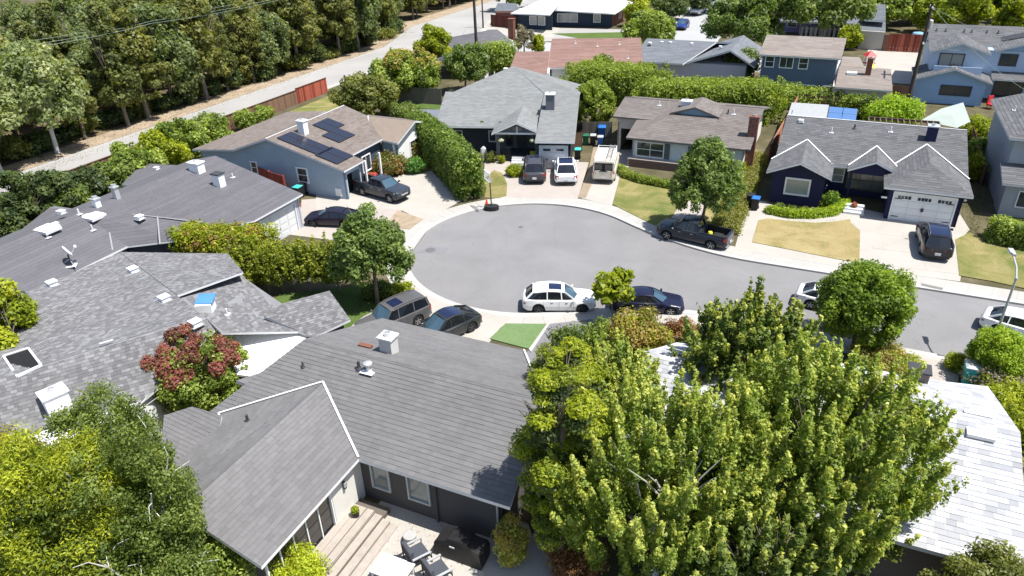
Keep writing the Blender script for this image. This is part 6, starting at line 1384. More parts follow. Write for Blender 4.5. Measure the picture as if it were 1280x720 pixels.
# left side
b = cen(250, 468, 2.3); tree('photinia_tree', 'dense round tree with dark red new leaves between the two nearest roofs', b, 4.8, (2.45, 2.25), L_['fresh'], 36000, .065, 260, .38, crown_low=.02, mix=(L_['red'], .75, .25), shell=.8)
def birch(name, label, base, h, R, lm, n):
    b = Vector(base); root = thing(name, tuple(b), 0, label, 'tree'); cc = (b.x, b.y, h * .6); mb = MB()
    for k in range(5):
        t = rnd.uniform(0, 6.28); e = Vector((b.x + math.cos(t) * R[0] * .6, b.y + math.sin(t) * R[1] * .6, h * rnd.uniform(.75, .95))); m = (b + e) / 2 + Vector((0, 0, h * .15)); mb.tube([b, m, e], [.11, .06, .02], 6, BARKW)
        for j in range(3):
            s = m.lerp(e, rnd.random()); q = s + Vector((rnd.uniform(-1.3, 1.3), rnd.uniform(-1.3, 1.3), rnd.uniform(-.3, .8))); mb.tube([s, (s + q) / 2 + Vector((0, 0, .25)), q], [.024, .015, .008], 5, BARKW)
    mb.build('trunk', parent=root); cl, rad = clumps(cc, (R[0] - .3, R[1] - .3, h * .4 - .2), 190, .42, 'ball', .5, low=-.9)
    leaves('crown', cl, np.c_[rad * .9, rad * .9, rad * 1.2], n, .052, lm, root, up=.1); return root
BIR = leaf_mat('birch leaves', (.055, .085, .016), (.140, .190, .036), (.31, .36, .10))
birch('birch_tree', 'fine leaved tree with white branches between the mottled roof and the foreground roof', g(-19.6, 10.8), 8.6, (2.6, 2.2), BIR, 50000)
birch('birch_tree', 'fine leaved tree with white branches lowest at the bottom left', g(-18.4, 9.8), 5.2, (2.3, 1.5), BIR, 34000)
birch('birch_tree', 'fine leaved green tree before the white chimney of the mottled roof', g(-24.4, 13.4), 7.0, (2.3, 2.0), BIR, 34000)
shrub('green_shrub', 'leafy green shrub at the near gable end of the foreground house', cen(290, 690, 2.0), 1.5, 3.4, L_['fresh'], 9000, .06)
def plume(name, label, base, h, R, lm, n, ncl, cr, core):
    b = Vector(base); root = thing(name, tuple(b), 0, label, 'tree'); cc = (b.x, b.y, h * .55); RR = (R[0], R[1], h * .45)
    trunk(root, tuple(b), (b.x, b.y, h * .7), .2, cc, RR, BARKD, 8); cl, rad = clumps(cc, (R[0] - cr * .5, R[1] - cr * .5, RR[2] - cr * .5), ncl, cr, 'egg', .72, low=-.5)
    leaves('crown', cl, np.c_[rad, rad, rad * .8], n, .06, lm, root, up=.5, aspect=.35); leaves('inner_leaves', cl - (0, 0, cr * .6) + (np.array(cc) - cl) * .15, rad * 1.05, n // 2, .08, core, root, aspect=.4); return root
PL = leaf_mat('plumy yellow green needles', (.10, .13, .010), (.28, .32, .020), (.52, .54, .045))
plume('cypress_tree', 'broad plumy yellow green tree filling the bottom left corner', cen(72, 668, 5.0), 9.2, (3.0, 2.5), PL, 50000, 170, .55, L_['mid'])
plume('cypress_tree', 'plumy yellow green tree between the corner tree and the white branched tree', cen(120, 622, 5.4), 8.4, (1.6, 1.5), PL, 24000, 70, .45, L_['mid'])
plume('cypress_tree', 'plumy tree at the left edge with golden tips over the mottled roof', cen(12, 590, 4.0), 6.0, (1.9, 1.9), leaf_mat('golden needles', (0.104, 0.091, 0.016), (0.286, 0.247, 0.026), (0.546, 0.442, 0.039)), 24000, 70, .42, L_['lime'])
tree('leafy_tree', 'bright green tree cut by the left edge beside the mottled roof', cen(-8, 420, 4.2), 7.0, (1.6, 3.2), L_['lime'], 30000, .10, 90, .5, crown_low=.1)
shrub('lime_shrub', 'bright lime shrub at the bottom edge before the deck', cen(372, 712, 1.0), 1.15, 2.0, leaf_mat('bright yellow lime leaves', (0.182, 0.234, 0.016), (0.429, 0.481, 0.033), (0.650, 0.676, 0.065)), 11000, .05)
shrub('rusty_shrub', 'rusty and green shrub by the wall corner right of the patio', cen(640, 680, .9), .8, 2.2, L_['gold'], 7000, .05, mix=(L_['amber'], .8))
shrub('rusty_shrub', 'rusty shrub in the shade under the tufted dark tree', cen(700, 640, .6), 1.2, 1.4, L_['rust'], 7000, .06); shrub('dark_shrub', 'dark shrub under the large tree at the bottom centre', cen(720, 700, .5), 1.2, 1.2, L_['rust'], 7000, .06)
tree('olive_bush', 'olive green bushy tree at the bottom right corner before the white roof', g(7.4, 20.5), 5.0, (2.2, 1.2), L_['olive'], 30000, .065, 90, .45, crown_low=.02)
shrub('red_flower_bush', 'bush with pink red flowers at the bottom edge under the big maple', cen(1030, 712, 1.2), .45, 1.6, L_['mid'], 2500, .05, mix=(L_['flower'], .6))
# --- middle left ----------------------------------------------------------------------------
tree('street_tree', 'tall leafy garden tree left of the turning circle above the parked SUV', T(472, 379), 6.9, (2.9, 2.4), L_['street'], 30000, .11, 120, .55, 'egg', crown_low=.18, tr=.14)
LG = L_['lime']
HYG = leaf_mat('hedge yellow green', (.075, .10, .012), (.20, .235, .024), (.42, .43, .055))
_ord = ('first', 'second', 'third', 'fourth', 'fifth', 'sixth', 'seventh', 'eighth')
for i in range(8):
    p = lerp(W(303, 361), W(424, 367), i / 7)
    shoot_tree('columnar_shrub', _ord[i] + ' from the left in the row of tall lime shrubs', (p[0], p[1] + rnd.uniform(-.2, .25), 0), rnd.uniform(3.9, 4.6), (1.05, 1.3), HYG, 46, 5200, .075, sh_h=1.0, sh_r=.24, crown_low=.02, tr=.06, cat='shrub', limbs=5, group='tall shrubs in a row beside the garden tree')
hedge('tall_hedge', 'loose lime hedge behind the mottled roof left of the clipped row', [W(245, 340), W(335, 345)], 2.6, 3.7, LG, 30000, .085, .42, mix=(L_['rust'], .22))
shrub('rusty_bush', 'rust coloured bush at the left end of the lime hedge', cen(262, 300, 2.2), 1.2, 3.2, L_['rust'], 9000, .08)
shrub('lime_bush', 'small lime bush beside the trunk of the leafy garden tree', cen(500, 362, .4), 1.0, .8, L_['lime'], 3500, .06); shrub('green_bush', 'green bush under the leafy garden tree', cen(470, 362, .5), 1.1, 1.0, L_['mid'], 3500, .07)
hedge('big_hedge', 'tall thick green hedge between the light blue house and the dark grey house', [W(527, 186, 0), W(560, 215, 0), W(588, 247, 0)], 2.5, 3.9, leaf_mat('laurel hedge green', (.045, .085, .016), (.105, .165, .028), (.24, .30, .07)), 46000, .10, .45, mix=(L_['fresh'], .25))
hedge('big_hedge', 'back part of the tall thick hedge behind the white gable', [W(505, 165, 0), W(525, 183, 0)], 2.6, 3.3, L_['mid'], 16000, .11, .5)
shrub('flowering_shrub', 'rounded shrub with rusty and grey green leaves before the white gable', cen(486, 206, .9), 1.75, 2.0, L_['olive'], 9000, .09, mix=(L_['rust'], .35)); shrub('flower_bed_bush', 'low bush with red and violet flowers beside the pickup at the garage', cen(463, 222, .4), .9, .8, L_['mid'], 2500, .07, mix=(L_['flower'], .8))
shrub('green_shrub', 'round grass green shrub between the white gable and the tall hedge', cen(520, 208, .6), 1.0, 1.5, leaf_mat('grass green leaves', (0.065, 0.143, 0.026), (0.117, 0.247, 0.046), (0.182, 0.338, 0.078)), 5000, .08); shrub('rusty_shrub', 'rusty green shrub right behind the grass green shrub', cen(517, 190, .9), 1.0, 2.0, L_['olive'], 5000, .08, mix=(L_['rust'], .4))
tree('spreading_tree', 'broad olive tree right behind the roof with solar panels', cen(456, 118, 2.9), 5.2, (4.0, 3.4), L_['olive'], 26000, .15, 110, .75, crown_low=.02)
tree('spreading_tree', 'broad mid green tree between the back road and the tall utility pole', cen(508, 92, 3.2), 6.2, (4.9, 4.0), L_['fresh'], 26000, .17, 110, .85, crown_low=.05, mix=(L_['amber'], .12, .3))
tree('leafy_tree', 'small upright lime tree between the back road and the grey hipped roof', cen(541, 57, 4.2), 7.2, (2.6, 2.3), L_['lime'], 12000, .17, 55, .7, crown_low=.2)
tree('leafy_tree', 'grey green tree before the grey hipped roof left of the tall utility pole', cen(580, 83, 3.4), 6.6, (3.2, 2.8), L_['street'], 18000, .15, 80, .65, crown_low=.1)
shrub('green_bush', 'green bushes right of the tall utility pole behind the pale grey roof', cen(622, 72, 2.2), 3.4, 4.4, L_['fresh'], 12000, .15, sq=.6); shrub('green_bush', 'small lime bush at the left end of the red brown roof', cen(672, 55, 1.5), 1.2, 3.2, L_['lime'], 4000, .14)
tree('bare_shrub', 'thin half bare shrub between the grey hipped roof and the red brown roof', cen(655, 50, 2.5), 5.0, (1.8, 1.6), L_['brown'], 2600, .14, 30, .5, crown_low=.1)
# row between the back road and the long grey roof
for (px, py, z, r, h, lm, lb) in ((262, 168, 2.0, 2.4, 4.4, 'fresh', 'bright bushy tree at the left corner of the roof with solar panels'), (232, 178, 2.3, 3.0, 5.2, 'fresh', 'large spiky green tree by the back road left of the light blue house'), (200, 195, 2.2, 2.8, 4.6, 'lime', 'lime green tree by the back road behind the long grey roof'),
                                  (165, 212, 2.2, 2.8, 4.6, 'fresh', 'leafy green tree behind the left wing of the long grey roof'), (140, 230, 2.0, 2.2, 4.2, 'mid', 'mid green tree at the back road behind the white roof pipes'), (108, 240, 2.0, 2.2, 4.2, 'dark', 'dark green bush tree at the near side of the back road'),
                                  (62, 252, 2.4, 3.0, 5.0, 'dark', 'dark bushy tree at the left by the back road, second from the edge'), (20, 262, 2.6, 3.4, 5.6, 'dark', 'dark bushy tree at the left edge near the back road'), (-15, 285, 2.4, 3.0, 5.4, 'dark', 'dark tree cut by the left edge above the long grey roof'), (85, 262, 1.6, 2.2, 3.6, 'mid', 'green bush behind the small left wing of the long grey roof')):
    tree('garden_tree', lb, cen(px, py, z), h, (r, r * .9), L_[lm], int(5200 * r), .13, 60, .6, crown_low=.02, tr=.1)
for (px, py, h) in ((150, 262, 2.4), (305, 150, 2.4), (330, 143, 2.2)): shrub('green_bush', {150: 'small bush behind the white roof pipes', 305: 'small green bush at the back fence left of the solar roof', 330: 'second small green bush at the back fence'}[px], cen(px, py, h * .5), 1.3, h, L_['fresh'], 4000, .11)
# --- middle right ------------------------------------------------------------------------------
tree('street_tree', 'round green street tree beside the dark blue pickup', T(876, 287), 7.3, (3.1, 2.8), L_['street'], 38000, .10, 190, .48, 'egg', crown_low=.14, tr=.13)
BX = leaf_mat('clipped hedge green', (.09, .13, .02), (.20, .265, .035), (.38, .43, .08))
hedge('clipped_hedge', 'long tall clipped hedge behind the brown roofed bungalow, right part', [W(808, 148, 0), W(955, 150, 0)], 5.0, 4.4, BX, 56000, .12, .5)
hedge('clipped_hedge', 'left part of the long clipped hedge behind the ball shaped tree', [W(722, 122, 0), W(812, 128, 0)], 5.6, 4.4, BX, 38000, .12, .5)
tree('ball_tree', 'ball shaped clipped tree between the dark grey house and the brown roof', cen(741, 129, 2.9), 5.3, (2.35, 2.3), BX, 26000, .085, 190, .36, crown_low=.04, shell=.93)
hedge('low_hedge', 'curved low lime hedge along the brick base of the brown roofed bungalow', [W(776, 214), W(782, 222), W(800, 228), W(832, 234), W(850, 238)], .8, .75, BX, 12000, .06, .22)
hedge('low_hedge', 'long low brownish green hedge between the two front yards', [W(947, 198), W(932, 230), W(916, 266), W(905, 288)], 2.4, .6, leaf_mat('brownish hedge', (.10, .12, .03), (.22, .22, .055), (.33, .32, .09)), 30000, .06, .28)
shrub('green_shrub', 'lime shrub at the right front corner of the brown roofed bungalow', cen(922, 208, .7), .9, 1.3, L_['lime'], 4500, .07)
hedge('low_hedge', 'curved bright low hedge before the navy bungalow', [W(962, 266), W(985, 271), W(1015, 271.5), W(1040, 268), W(1057, 258)], .85, .7, leaf_mat('bright hedge green', (0.117, 0.182, 0.016), (0.286, 0.390, 0.026), (0.468, 0.546, 0.052)), 16000, .05, .2)
shrub('ball_shrub', 'round clipped green shrub under the front window corner of the navy bungalow', cen(1040, 246, .9), .72, 1.35, leaf_mat('ball green', (0.065, 0.117, 0.016), (0.143, 0.234, 0.029), (0.260, 0.364, 0.052)), 6000, .05)
for i, (px, py) in enumerate(((975, 258), (990, 261), (1005, 262), (1028, 254))): shrub('small_plant', ['small green plant at the left foot of the front window', 'small green plant under the middle of the front window', 'small green plant at the right foot of the front window', 'lime plant next to the round clipped shrub'][i], cen(px, py, .3), .45, .6, L_['lime' if i == 3 else 'mid'], 900, .05, group='plants behind the curved hedge')
hedge('green_hedge', 'dense bright green hedge before the tall grey house at the right edge', [W(1244, 300), W(1330, 318)], 1.9, 1.8, L_['fresh'], 20000, .09, .4)
shrub('lime_bush', 'bright lime bush behind the navy bungalow below the utility pole', cen(1120, 141, 1.4), 3.2, 2.9, leaf_mat('acid green leaves', (0.117, 0.195, 0.016), (0.286, 0.416, 0.026), (0.468, 0.572, 0.052)), 16000, .11, sq=.6)
for i, (px, py, r, lm) in enumerate(((985, 120, 2.2, 'fresh'), (1012, 122, 2.4, 'fresh'), (1042, 124, 2.2, 'mid'), (1065, 130, 1.6, 'fresh'), (1218, 162, 1.8, 'lime'), (1224, 188, 1.4, 'fresh'), (1216, 208, 1.3, 'lime'), (1272, 100, 2.0, 'lime'), (965, 128, 1.6, 'lime'), (1085, 134, 1.6, 'mid'))):
    shrub('yard_bush', ['leafy bush at the left foot of the slate blue house', 'leafy bush before the lower windows of the slate blue house', 'darker bush before the lower windows of the slate blue house', 'leafy bush at the right foot of the slate blue house', 'lime bush right behind the navy bungalow at the fence', 'green bush between the navy bungalow and the tall grey house', 'lowest lime bush between the navy bungalow and the tall grey house', 'lime bush at the right edge before the pale blue house', 'small lime bush behind the red brown side fence', 'dark bush behind the flat patio roof'][i], cen(px, py, 1.1), r, 2.3, L_[lm], int(3600 * r), .11)
shrub('yellow_bush', 'bright yellow bush behind the right corner of the pale grey roof', cen(695, 90, 1.6), 1.6, 3.0, L_['yellow'], 5000, .11); shrub('green_bush', 'yellow green bush left of the slate roof house', cen(797, 68, 1.6), 1.1, 3.4, L_['lime'], 3500, .13)
shrub('weedy_bush', 'loose bush growing over the hedge before the red brown roof', cen(752, 82, 3.2), 1.8, 4.8, L_['fresh'], 8000, .14, sq=.6); shrub('weedy_bush', 'bush at the right of the slate roof above the hedge', cen(928, 80, 2.4), 2.6, 4.4, L_['mid'], 9000, .14, sq=.6)
tree('leafy_tree', 'broad mid green tree at the corner of the far street right of the navy bungalow', cen(811, 38, 3.2), 6.4, (4.3, 4.0), L_['fresh'], 20000, .2, 80, 1.0, crown_low=.05); shrub('green_bush', 'lime bush at the right end of the white roof', cen(797, 18, 2.2), 2.6, 4.8, L_['lime'], 6000, .2)
tree('street_tree', 'large round tree at the right of the far street', cen(929, 26, 5.0), 9.6, (6.0, 5.2), L_['street'], 26000, .21, 110, 1.05, crown_low=.08)
tree('spreading_tree', 'large spreading tree before the lavender house', cen(1032, 8, 7.0), 9.5, (7.8, 5.4), L_['mid'], 13000, .24, 90, 1.2, crown_low=.45, tr=.4, shell=.7)
shrub('palm_like_shrub', 'yellow green shrub at the right of the slate blue house', cen(1063, 43, 2.2), 1.9, 3.4, L_['lime'], 5000, .18)
for i, (px, py, r, h, lm) in enumerate(((1110, 14, 4.5, 6, 'fresh'), (1140, 8, 4.5, 6, 'mid'), (1168, 18, 3.6, 6, 'lime'), (1205, 16, 4.6, 8.5, 'lime'), (1240, 6, 5.0, 8, 'fresh'), (1275, 20, 4.0, 7, 'lime'), (1180, -2, 5, 8, 'mid'), (1120, -4, 5, 7, 'red'), (1075, -2, 5, 7, 'fresh'), (1030, -14, 6, 8, 'mid'), (985, -8, 5, 8, 'fresh'), (905, -12, 5, 8, 'mid'), (865, -6, 5, 7, 'dark'), (838, 8, 3.6, 5, 'dark'), (800, -6, 5, 7, 'fresh'), (760, -14, 5, 7, 'lime'), (690, -16, 6, 8, 'fresh'), (632, -8, 4.5, 7, 'fresh'), (1225, -16, 6, 9, 'mid'), (1290, -6, 6, 9, 'fresh'))):
    tree('far_tree', ['far tree behind the red fence', 'dark far tree left above the utility pole', 'lime far tree behind the leaning utility pole', 'bright lime tree behind the pale blue house', 'green tree at the top behind the pale blue house', 'lime tree at the right edge behind the pale blue house', 'dark tree at the top edge right of the leaning pole', 'purple red tree at the top edge', 'tree at the top edge above the small grey building', 'tree at the top edge above the lavender house', 'tree at the top edge left of the lavender house', 'tree at the top edge beyond the large round tree', 'tree at the top edge by the far street', 'dark tree before the far street cars', 'tree at the top edge right of the white roof', 'tree at the top edge behind the white roof', 'tree at the top edge left of the white roof', 'tree at the top edge by the wooden outbuilding', 'far tree in the topmost row at the right', 'far tree in the top right corner'][i], cen(px, py, h * .5), h, (r, r * .9), L_[lm], int(2000 * r), .24, 45, 1.0, crown_low=.05)
# --- the wood beyond the back road -------------------------------------------------------------
def forest_proto(k):
    base = (0, 0, 0)
    if k == 0: return tree('wood_tree', 'x', base, 13, (3.6, 3.6), leaf_mat('olive conifer needles', (.075, .088, .028), (.17, .18, .05), (.32, .31, .09)), 15000, .20, 130, .85, 'egg', crown_low=.03, tr=.28, bm=BARK, elong=.7)
    if k == 1: return tree('wood_tree', 'x', base, 11.5, (3.9, 3.9), leaf_mat('dull green wood leaves', (.075, .105, .042), (.165, .205, .078), (.32, .35, .16)), 15000, .21, 120, .9, 'ball', crown_low=.05, tr=.25)
    if k == 2: return tree('wood_tree', 'x', base, 14, (3.0, 3.0), leaf_mat('dark conifer needles', (.055, .072, .026), (.13, .15, .045), (.25, .26, .08)), 14000, .2, 120, .75, 'cone', crown_low=.03, tr=.25)
    if k == 3: return tree('wood_tree', 'x', base, 10.5, (3.8, 3.6), L_['pale'], 17000, .18, 120, .8, 'ball', crown_low=.2, tr=.22, bm=BARKW)
protos = [forest_proto(k) for k in range(4)]
kinds = ['olive green conifer like tree in the wood beyond the back road', 'dull green broad tree in the wood beyond the back road', 'narrow dark conifer in the wood beyond the back road', 'pale silvery leafed tree at the front of the wood, left']
used = [False] * 4
def wood(k, u, v, s, rz, lb=None):
    p = g(u, v); c = protos[k] if not used[k] else copy_tree(protos[k]); used[k] = True
    c.location = (p[0], p[1], 0); c.rotation_euler = (0, 0, rz); c.scale = (s, s, s * rnd.uniform(.92, 1.08)); c['label'] = lb or kinds[k]; c['group'] = 'trees of the wood beyond the back road'
wood(3, -75.0, 41.0, 1.12, .3, 'pale silvery leafed tree at the left edge before the wood'); wood(3, -75.4, 47.5, 1.12, 2.1, 'pale silvery leafed tree, second from the left edge before the wood'); wood(3, -79.5, 44.5, 1.05, 4.0, 'pale silvery leafed tree behind the two at the left edge'); wood(1, -79, 32, 1.0, 1, 'dull green tree at the far left edge behind the garden bushes')
rows = [(-76.9, 4.6, (0, 1, 0, 2)), (-82.6, 5.4, (0, 1, 2, 0)), (-88.5, 6.2, (1, 0, 1, 2)), (-95.5, 7.0, (1, 0, 1, 1)), (-104, 8.0, (1, 0, 1, 0)), (-114, 9, (1, 1, 0, 1)), (-127, 10, (1, 0, 1, 1)), (-143, 12, (1, 1, 0, 1))]
for ri, (u, st, ks) in enumerate(rows):
    v = 52.5 if ri == 0 else 34 + ri * 3; i = 0
    while v < 205:
        off = 0 if v < 104 else min((v - 104) * .36, 8.5)
        if not (ri >= 3 and 60 < v < 78 and u < -110): wood(ks[(i * 7 + ri) % 4], u - off + rnd.uniform(-1.2, 1.2), v + rnd.uniform(-1.2, 1.2), rnd.uniform(.68, 1.14), rnd.uniform(0, 6.28))
        v += st * rnd.uniform(.85, 1.2); i += 1
for i in range(30):
    v = 36 + i * 2.9 + rnd.uniform(-1, 1); shrub('undergrowth', 'low dark undergrowth bush at the foot of the wood', g(-76.9 - rnd.uniform(0, 2.5), v), rnd.uniform(1.4, 2.5), rnd.uniform(1.4, 3.2), L_['dark' if i % 3 else 'olive'], 2200, .16, group='undergrowth along the back road')
# ---------------------------------------------------------------- fences, poles, bins, furniture
RED = tint_mat('red stained board', (.20, .045, .03), (.38, .09, .06), c2=(.46, .13, .08)); BRN = tint_mat('brown fence board', (.13, .075, .05), (.25, .15, .10)); GRY = tint_mat('grey fence board', (.10, .09, .08), (.17, .155, .14)); RBR = tint_mat('salmon fence board', (.30, .14, .09), (.46, .24, .17))
def fence(name, label, p0, p1, h, m, bw=.16, cat='fence', rail=True, cap=None, group=None, gap=.0):
    a, b = Vector((p0[0], p0[1], 0)), Vector((p1[0], p1[1], 0)); L = (b - a).length; az = math.atan2(b.y - a.y, b.x - a.x); root = thing(name, tuple(a), az, label, cat, group)
    n = max(2, int(L / (bw + gap))); st = L / n; mes = []
    for k in range(4):
        mb = MB(); mb.box((0, 0, h / 2), (st - .012 - gap, .03, h), 0, m, rnd.random()); mes.append(mb.data('board', tint=True))
    for i in range(n): piece(rnd.choice(mes), 'board', root, TM(a + (b - a) * ((i + .5) / n) + Vector((0, 0, rnd.uniform(-.02, .02))), az))
    k = max(1, round(L / 2.4)); pm = MB(); pm.box((0, .07, h / 2 + .03), (.1, .1, h + .06), 0, m, .3); pme = pm.data('post', tint=True)
    for i in range(k + 1): piece(pme, 'post', root, TM(a + (b - a) * (i / k), az))
    if rail:
        for z in (.35, h - .3): mb = MB(); mb.box(tuple((a + b) / 2 + Vector((-math.sin(az) * .04, math.cos(az) * .04, z))), (L, .05, .09), az, m, .4); mb.build('rail', parent=root, tint=True)
    if cap: mb = MB(); mb.box(tuple((a + b) / 2 + Vector((0, 0, h + .03))), (L, .16, .05), az, cap); mb.build('cap_rail', parent=root)
    return root
fence('red_fence', 'bright red board fence between the back road and the roof with solar panels', g(-63.4, 72.6), g(-63.4, 78.8), 1.9, RED, .2, cap=BRN)
fence('back_fence', 'weathered brown fence along the back road behind the light blue house', g(-63.4, 57), g(-63.4, 72.5), 1.7, BRN, .3, cap=BRN)
fence('back_fence', 'weathered brown fence along the back road behind the garden trees', g(-63.4, 37), g(-63.4, 56.8), 1.9, BRN, .35, cap=BRN)
fence('red_gate', 'orange red gate between the long grey roof and the light blue house', W(340, 239), W(358, 245), 1.9, RED, .16, 'gate'); fence('red_fence', 'short dark red fence behind the orange red gate', W(313, 226), W(340, 238.5), 1.9, RED, .16)
fence('side_fence', 'long salmon coloured board fence between the brown roofed and navy bungalows', W(960, 205), W(994, 142), 1.9, RBR, .2, cap=RBR)
fence('yard_fence', 'brown board fence right of the dark grey house garage', W(716, 189), W(727, 189), 1.9, BRN, .14); fence('yard_fence', 'dark fence behind the bins between the two bungalows', W(728, 172), W(764, 172), 1.7, GRY, .2)
fence('back_fence', 'grey brown fence behind the navy bungalow left of the lime bush', W(1000, 137), W(1086, 146), 1.8, BRN, .3); fence('side_fence', 'brown fence along the right side of the navy bungalow', W(1211, 180), W(1224, 232), 1.8, BRN, .25)
fence('back_fence', 'dark shaded fence behind the broad olive tree', W(492, 128), W(552, 131), 2.0, GRY, .3)
fence('red_fence', 'bright red board fence behind the white parking court', W(1108, 64), W(1150, 66), 2.6, RED, .4); fence('side_fence', 'dark brown fence left of the white parking court', W(1094, 62), W(1108, 64), 2.4, BRN, .4)
fence('brown_fence', 'dark red brown fence round the wooden outbuilding', W(614, 33), W(645, 36), 2.2, tint_mat('oxblood board', (.10, .03, .025), (.16, .06, .045)), .4)
fence('picket_fence', 'white picket fence before the lavender house', W(998, 48), W(1050, 50), 1.9, tint_mat('white picket', (.6, .6, .6), (.75, .75, .75)), .35, gap=.35)
fence('side_fence', 'brown fence under the leaning utility pole', W(1112, 128), W(1136, 130), 2.0, BRN, .3); fence('side_fence', 'reddish fence at the left of the lavender house', W(962, 48), W(978, 58), 2.2, BRN, .4)
fence('side_fence', 'dark fence at the right edge beside the white roof', g(9.6, 20.5), g(9.6, 27), 1.7, BRN, .25)
# flat roofs and covers behind the navy house
t = thing('patio_cover', W(1010, 150)[:2] + (0,), GA, 'flat grey patio cover behind the left part of the navy bungalow', 'patio cover'); mb = MB(); P = fitp([(984, 146, 2.5), (1033, 147, 2.5), (1036, 131, 2.6), (990, 128, 2.6)]); slab(mb, P, .12, mat('grey sheet roof', (.30, .31, .32), .7), OFFW); mb.build('sheet_roof', parent=t)
for q in P: mb = MB(); mb.tube([(q[0], q[1], 0), (q[0], q[1], q[2] - .12)], .05, 6, OFFW); mb.build('post', parent=t)
t = thing('solar_shelter', W(1050, 150)[:2] + (0,), GA, 'blue panelled shelter roof behind the navy bungalow', 'shelter'); P = fitp([(1034, 148, 2.5), (1070, 151, 2.5), (1072, 136, 2.7), (1037, 133, 2.7)])
for i in range(2):
    for j in range(2):
        f = lambda s, r: lerp(lerp(P[0], P[1], s), lerp(P[3], P[2], s), r); q = [f(i / 2 + .01, j / 2 + .01), f(i / 2 + .49, j / 2 + .01), f(i / 2 + .49, j / 2 + .49), f(i / 2 + .01, j / 2 + .49)]; mb = MB(); slab(mb, q, .06, glass_mat('blue panel', (.07, .15, .33), .15), METAL); mb.build('panel', parent=t)
for q in P: mb = MB(); mb.tube([(q[0], q[1], 0), (q[0], q[1], q[2] - .06)], .05, 6, METAL); mb.build('post', parent=t)
t = thing('pergola', W(1130, 165)[:2] + (0,), GA, 'long brown pergola behind the navy bungalow chimney', 'pergola'); a, b_ = W(1086, 152, 2.6), W(1176, 160, 2.6); c_, d_ = W(1086, 147, 2.6), W(1174, 153, 2.6); TIM = mat('brown timber', (.12, .08, .065), .9, .2, 3)
for p, q in ((a, b_), (c_, d_)): mb = MB(); mb.bar(p, q, .12, .2, TIM); mb.build('beam', parent=t)
for i in range(13): mb = MB(); mb.bar(lerp(a, b_, i / 12), lerp(c_, d_, i / 12), .1, .14, TIM); mb.build('rafter', parent=t)
for p in (a, b_, c_, d_): mb = MB(); mb.bar((p[0], p[1], 0), p, .12, .12, TIM); mb.build('post', parent=t)
t = thing('canopy_tent', W(1185, 160)[:2] + (0,), 0, 'translucent greenish tarp canopy behind the right end of the navy bungalow', 'canopy'); TARP = mat('pale tarp', (.30, .34, .31), .5, .1, 1.5)
R = [W(1152, 150, 2.4), W(1196, 160, 2.2), W(1213, 152, 2.4), W(1204, 128, 2.9), W(1176, 136, 3.1)]; mb = MB(); ctr_ = tuple(sum(p[i] for p in R) / 5 for i in range(3)); ctr_ = (ctr_[0], ctr_[1], ctr_[2] + .25)
for i in range(5): mb.face([R[i], R[(i + 1) % 5], ctr_], TARP)
mb.build('tarp', parent=t)
for p in R: mb = MB(); mb.tube([(p[0], p[1], 0), p], .03, 6, METAL); mb.build('pole', parent=t)
# utility poles and wires
POLE = mat('creosoted pole wood', (.055, .045, .038), .9, .25, 2, .4, 10)
def upole(label, base, top, r, arms=(), tr=()):
    base, top = Vector(base), Vector(top); root = thing('utility_pole', tuple(base), 0, label, 'utility pole'); mb = MB(); mb.tube([base - Vector((0, 0, .2)), (base + top) / 2, top], [r * 1.25, r, r * .75], 10, POLE); mb.build('pole', parent=root); ends = []
    for f, L, az in arms:
        p = base.lerp(top, f); d = Vector((math.cos(az), math.sin(az), 0)) * L / 2; mb = MB(); mb.bar(p - d, p + d, .12, .14, POLE); o = mb.build('crossarm', parent=root)
        for s in (-.9, -.3, .3, .9): q = p + d * s; i_ = MB(); i_.lathe(q + Vector((0, 0, .07)), [(.05, 0), (.08, .05), (.05, .1), (.07, .15), (.03, .2)], 8, OFFW); i_.build('insulator', parent=o); ends.append(q + Vector((0, 0, .25)))
    for f, az in tr:
        p = base.lerp(top, f) + Vector((math.cos(az), math.sin(az), 0)) * .45; mb = MB(); mb.lathe(p, [(.24, -.45), (.26, -.4), (.26, .4), (.2, .5), (.05, .55)], 14, METAL); mb.build('transformer', parent=root)
    return root, ends
b1 = W(598, 100); _, e1 = upole('tall dark utility pole rising behind the pale grey roof out of the frame', b1, (b1[0] - .1, b1[1], 14), .2, [(.93, 2.6, .4)])
b2 = W(604, 35); _, e2 = upole('thin utility pole beside the wooden outbuilding at the end of the back road', b2, (b2[0], b2[1], 8.5), .13, [(.92, 1.8, .4)])
b3 = W(1133, 134); _, e3 = upole('leaning utility pole with white insulators left of the pale blue house', b3, (b3[0] + .35, b3[1] + .4, 11.3), .19, [(.95, 2.6, 1.2), (.62, 1.6, 1.2)], [(.8, .4)])
b4 = W(186, 95); upole('pale utility pole standing in the wood beyond the back road', b4, (b4[0], b4[1], 12), .15, [(.95, 2.4, .9)])
WIRE = mat('wire', (.05, .05, .05), .6); WIREL = mat('weathered cable', (.20, .26, .23), .6)
def wire(p, q, sag, m, label, grp, r=.018):
    p, q = Vector(p), Vector(q); pts = [p.lerp(q, i / 14) - Vector((0, 0, sag * 4 * (i / 14) * (1 - i / 14))) for i in range(15)]; mb = MB(); mb.tube(pts, r, 5, m); mb.build('wire', label=label, cat='wire', group=grp, loc=tuple(p))
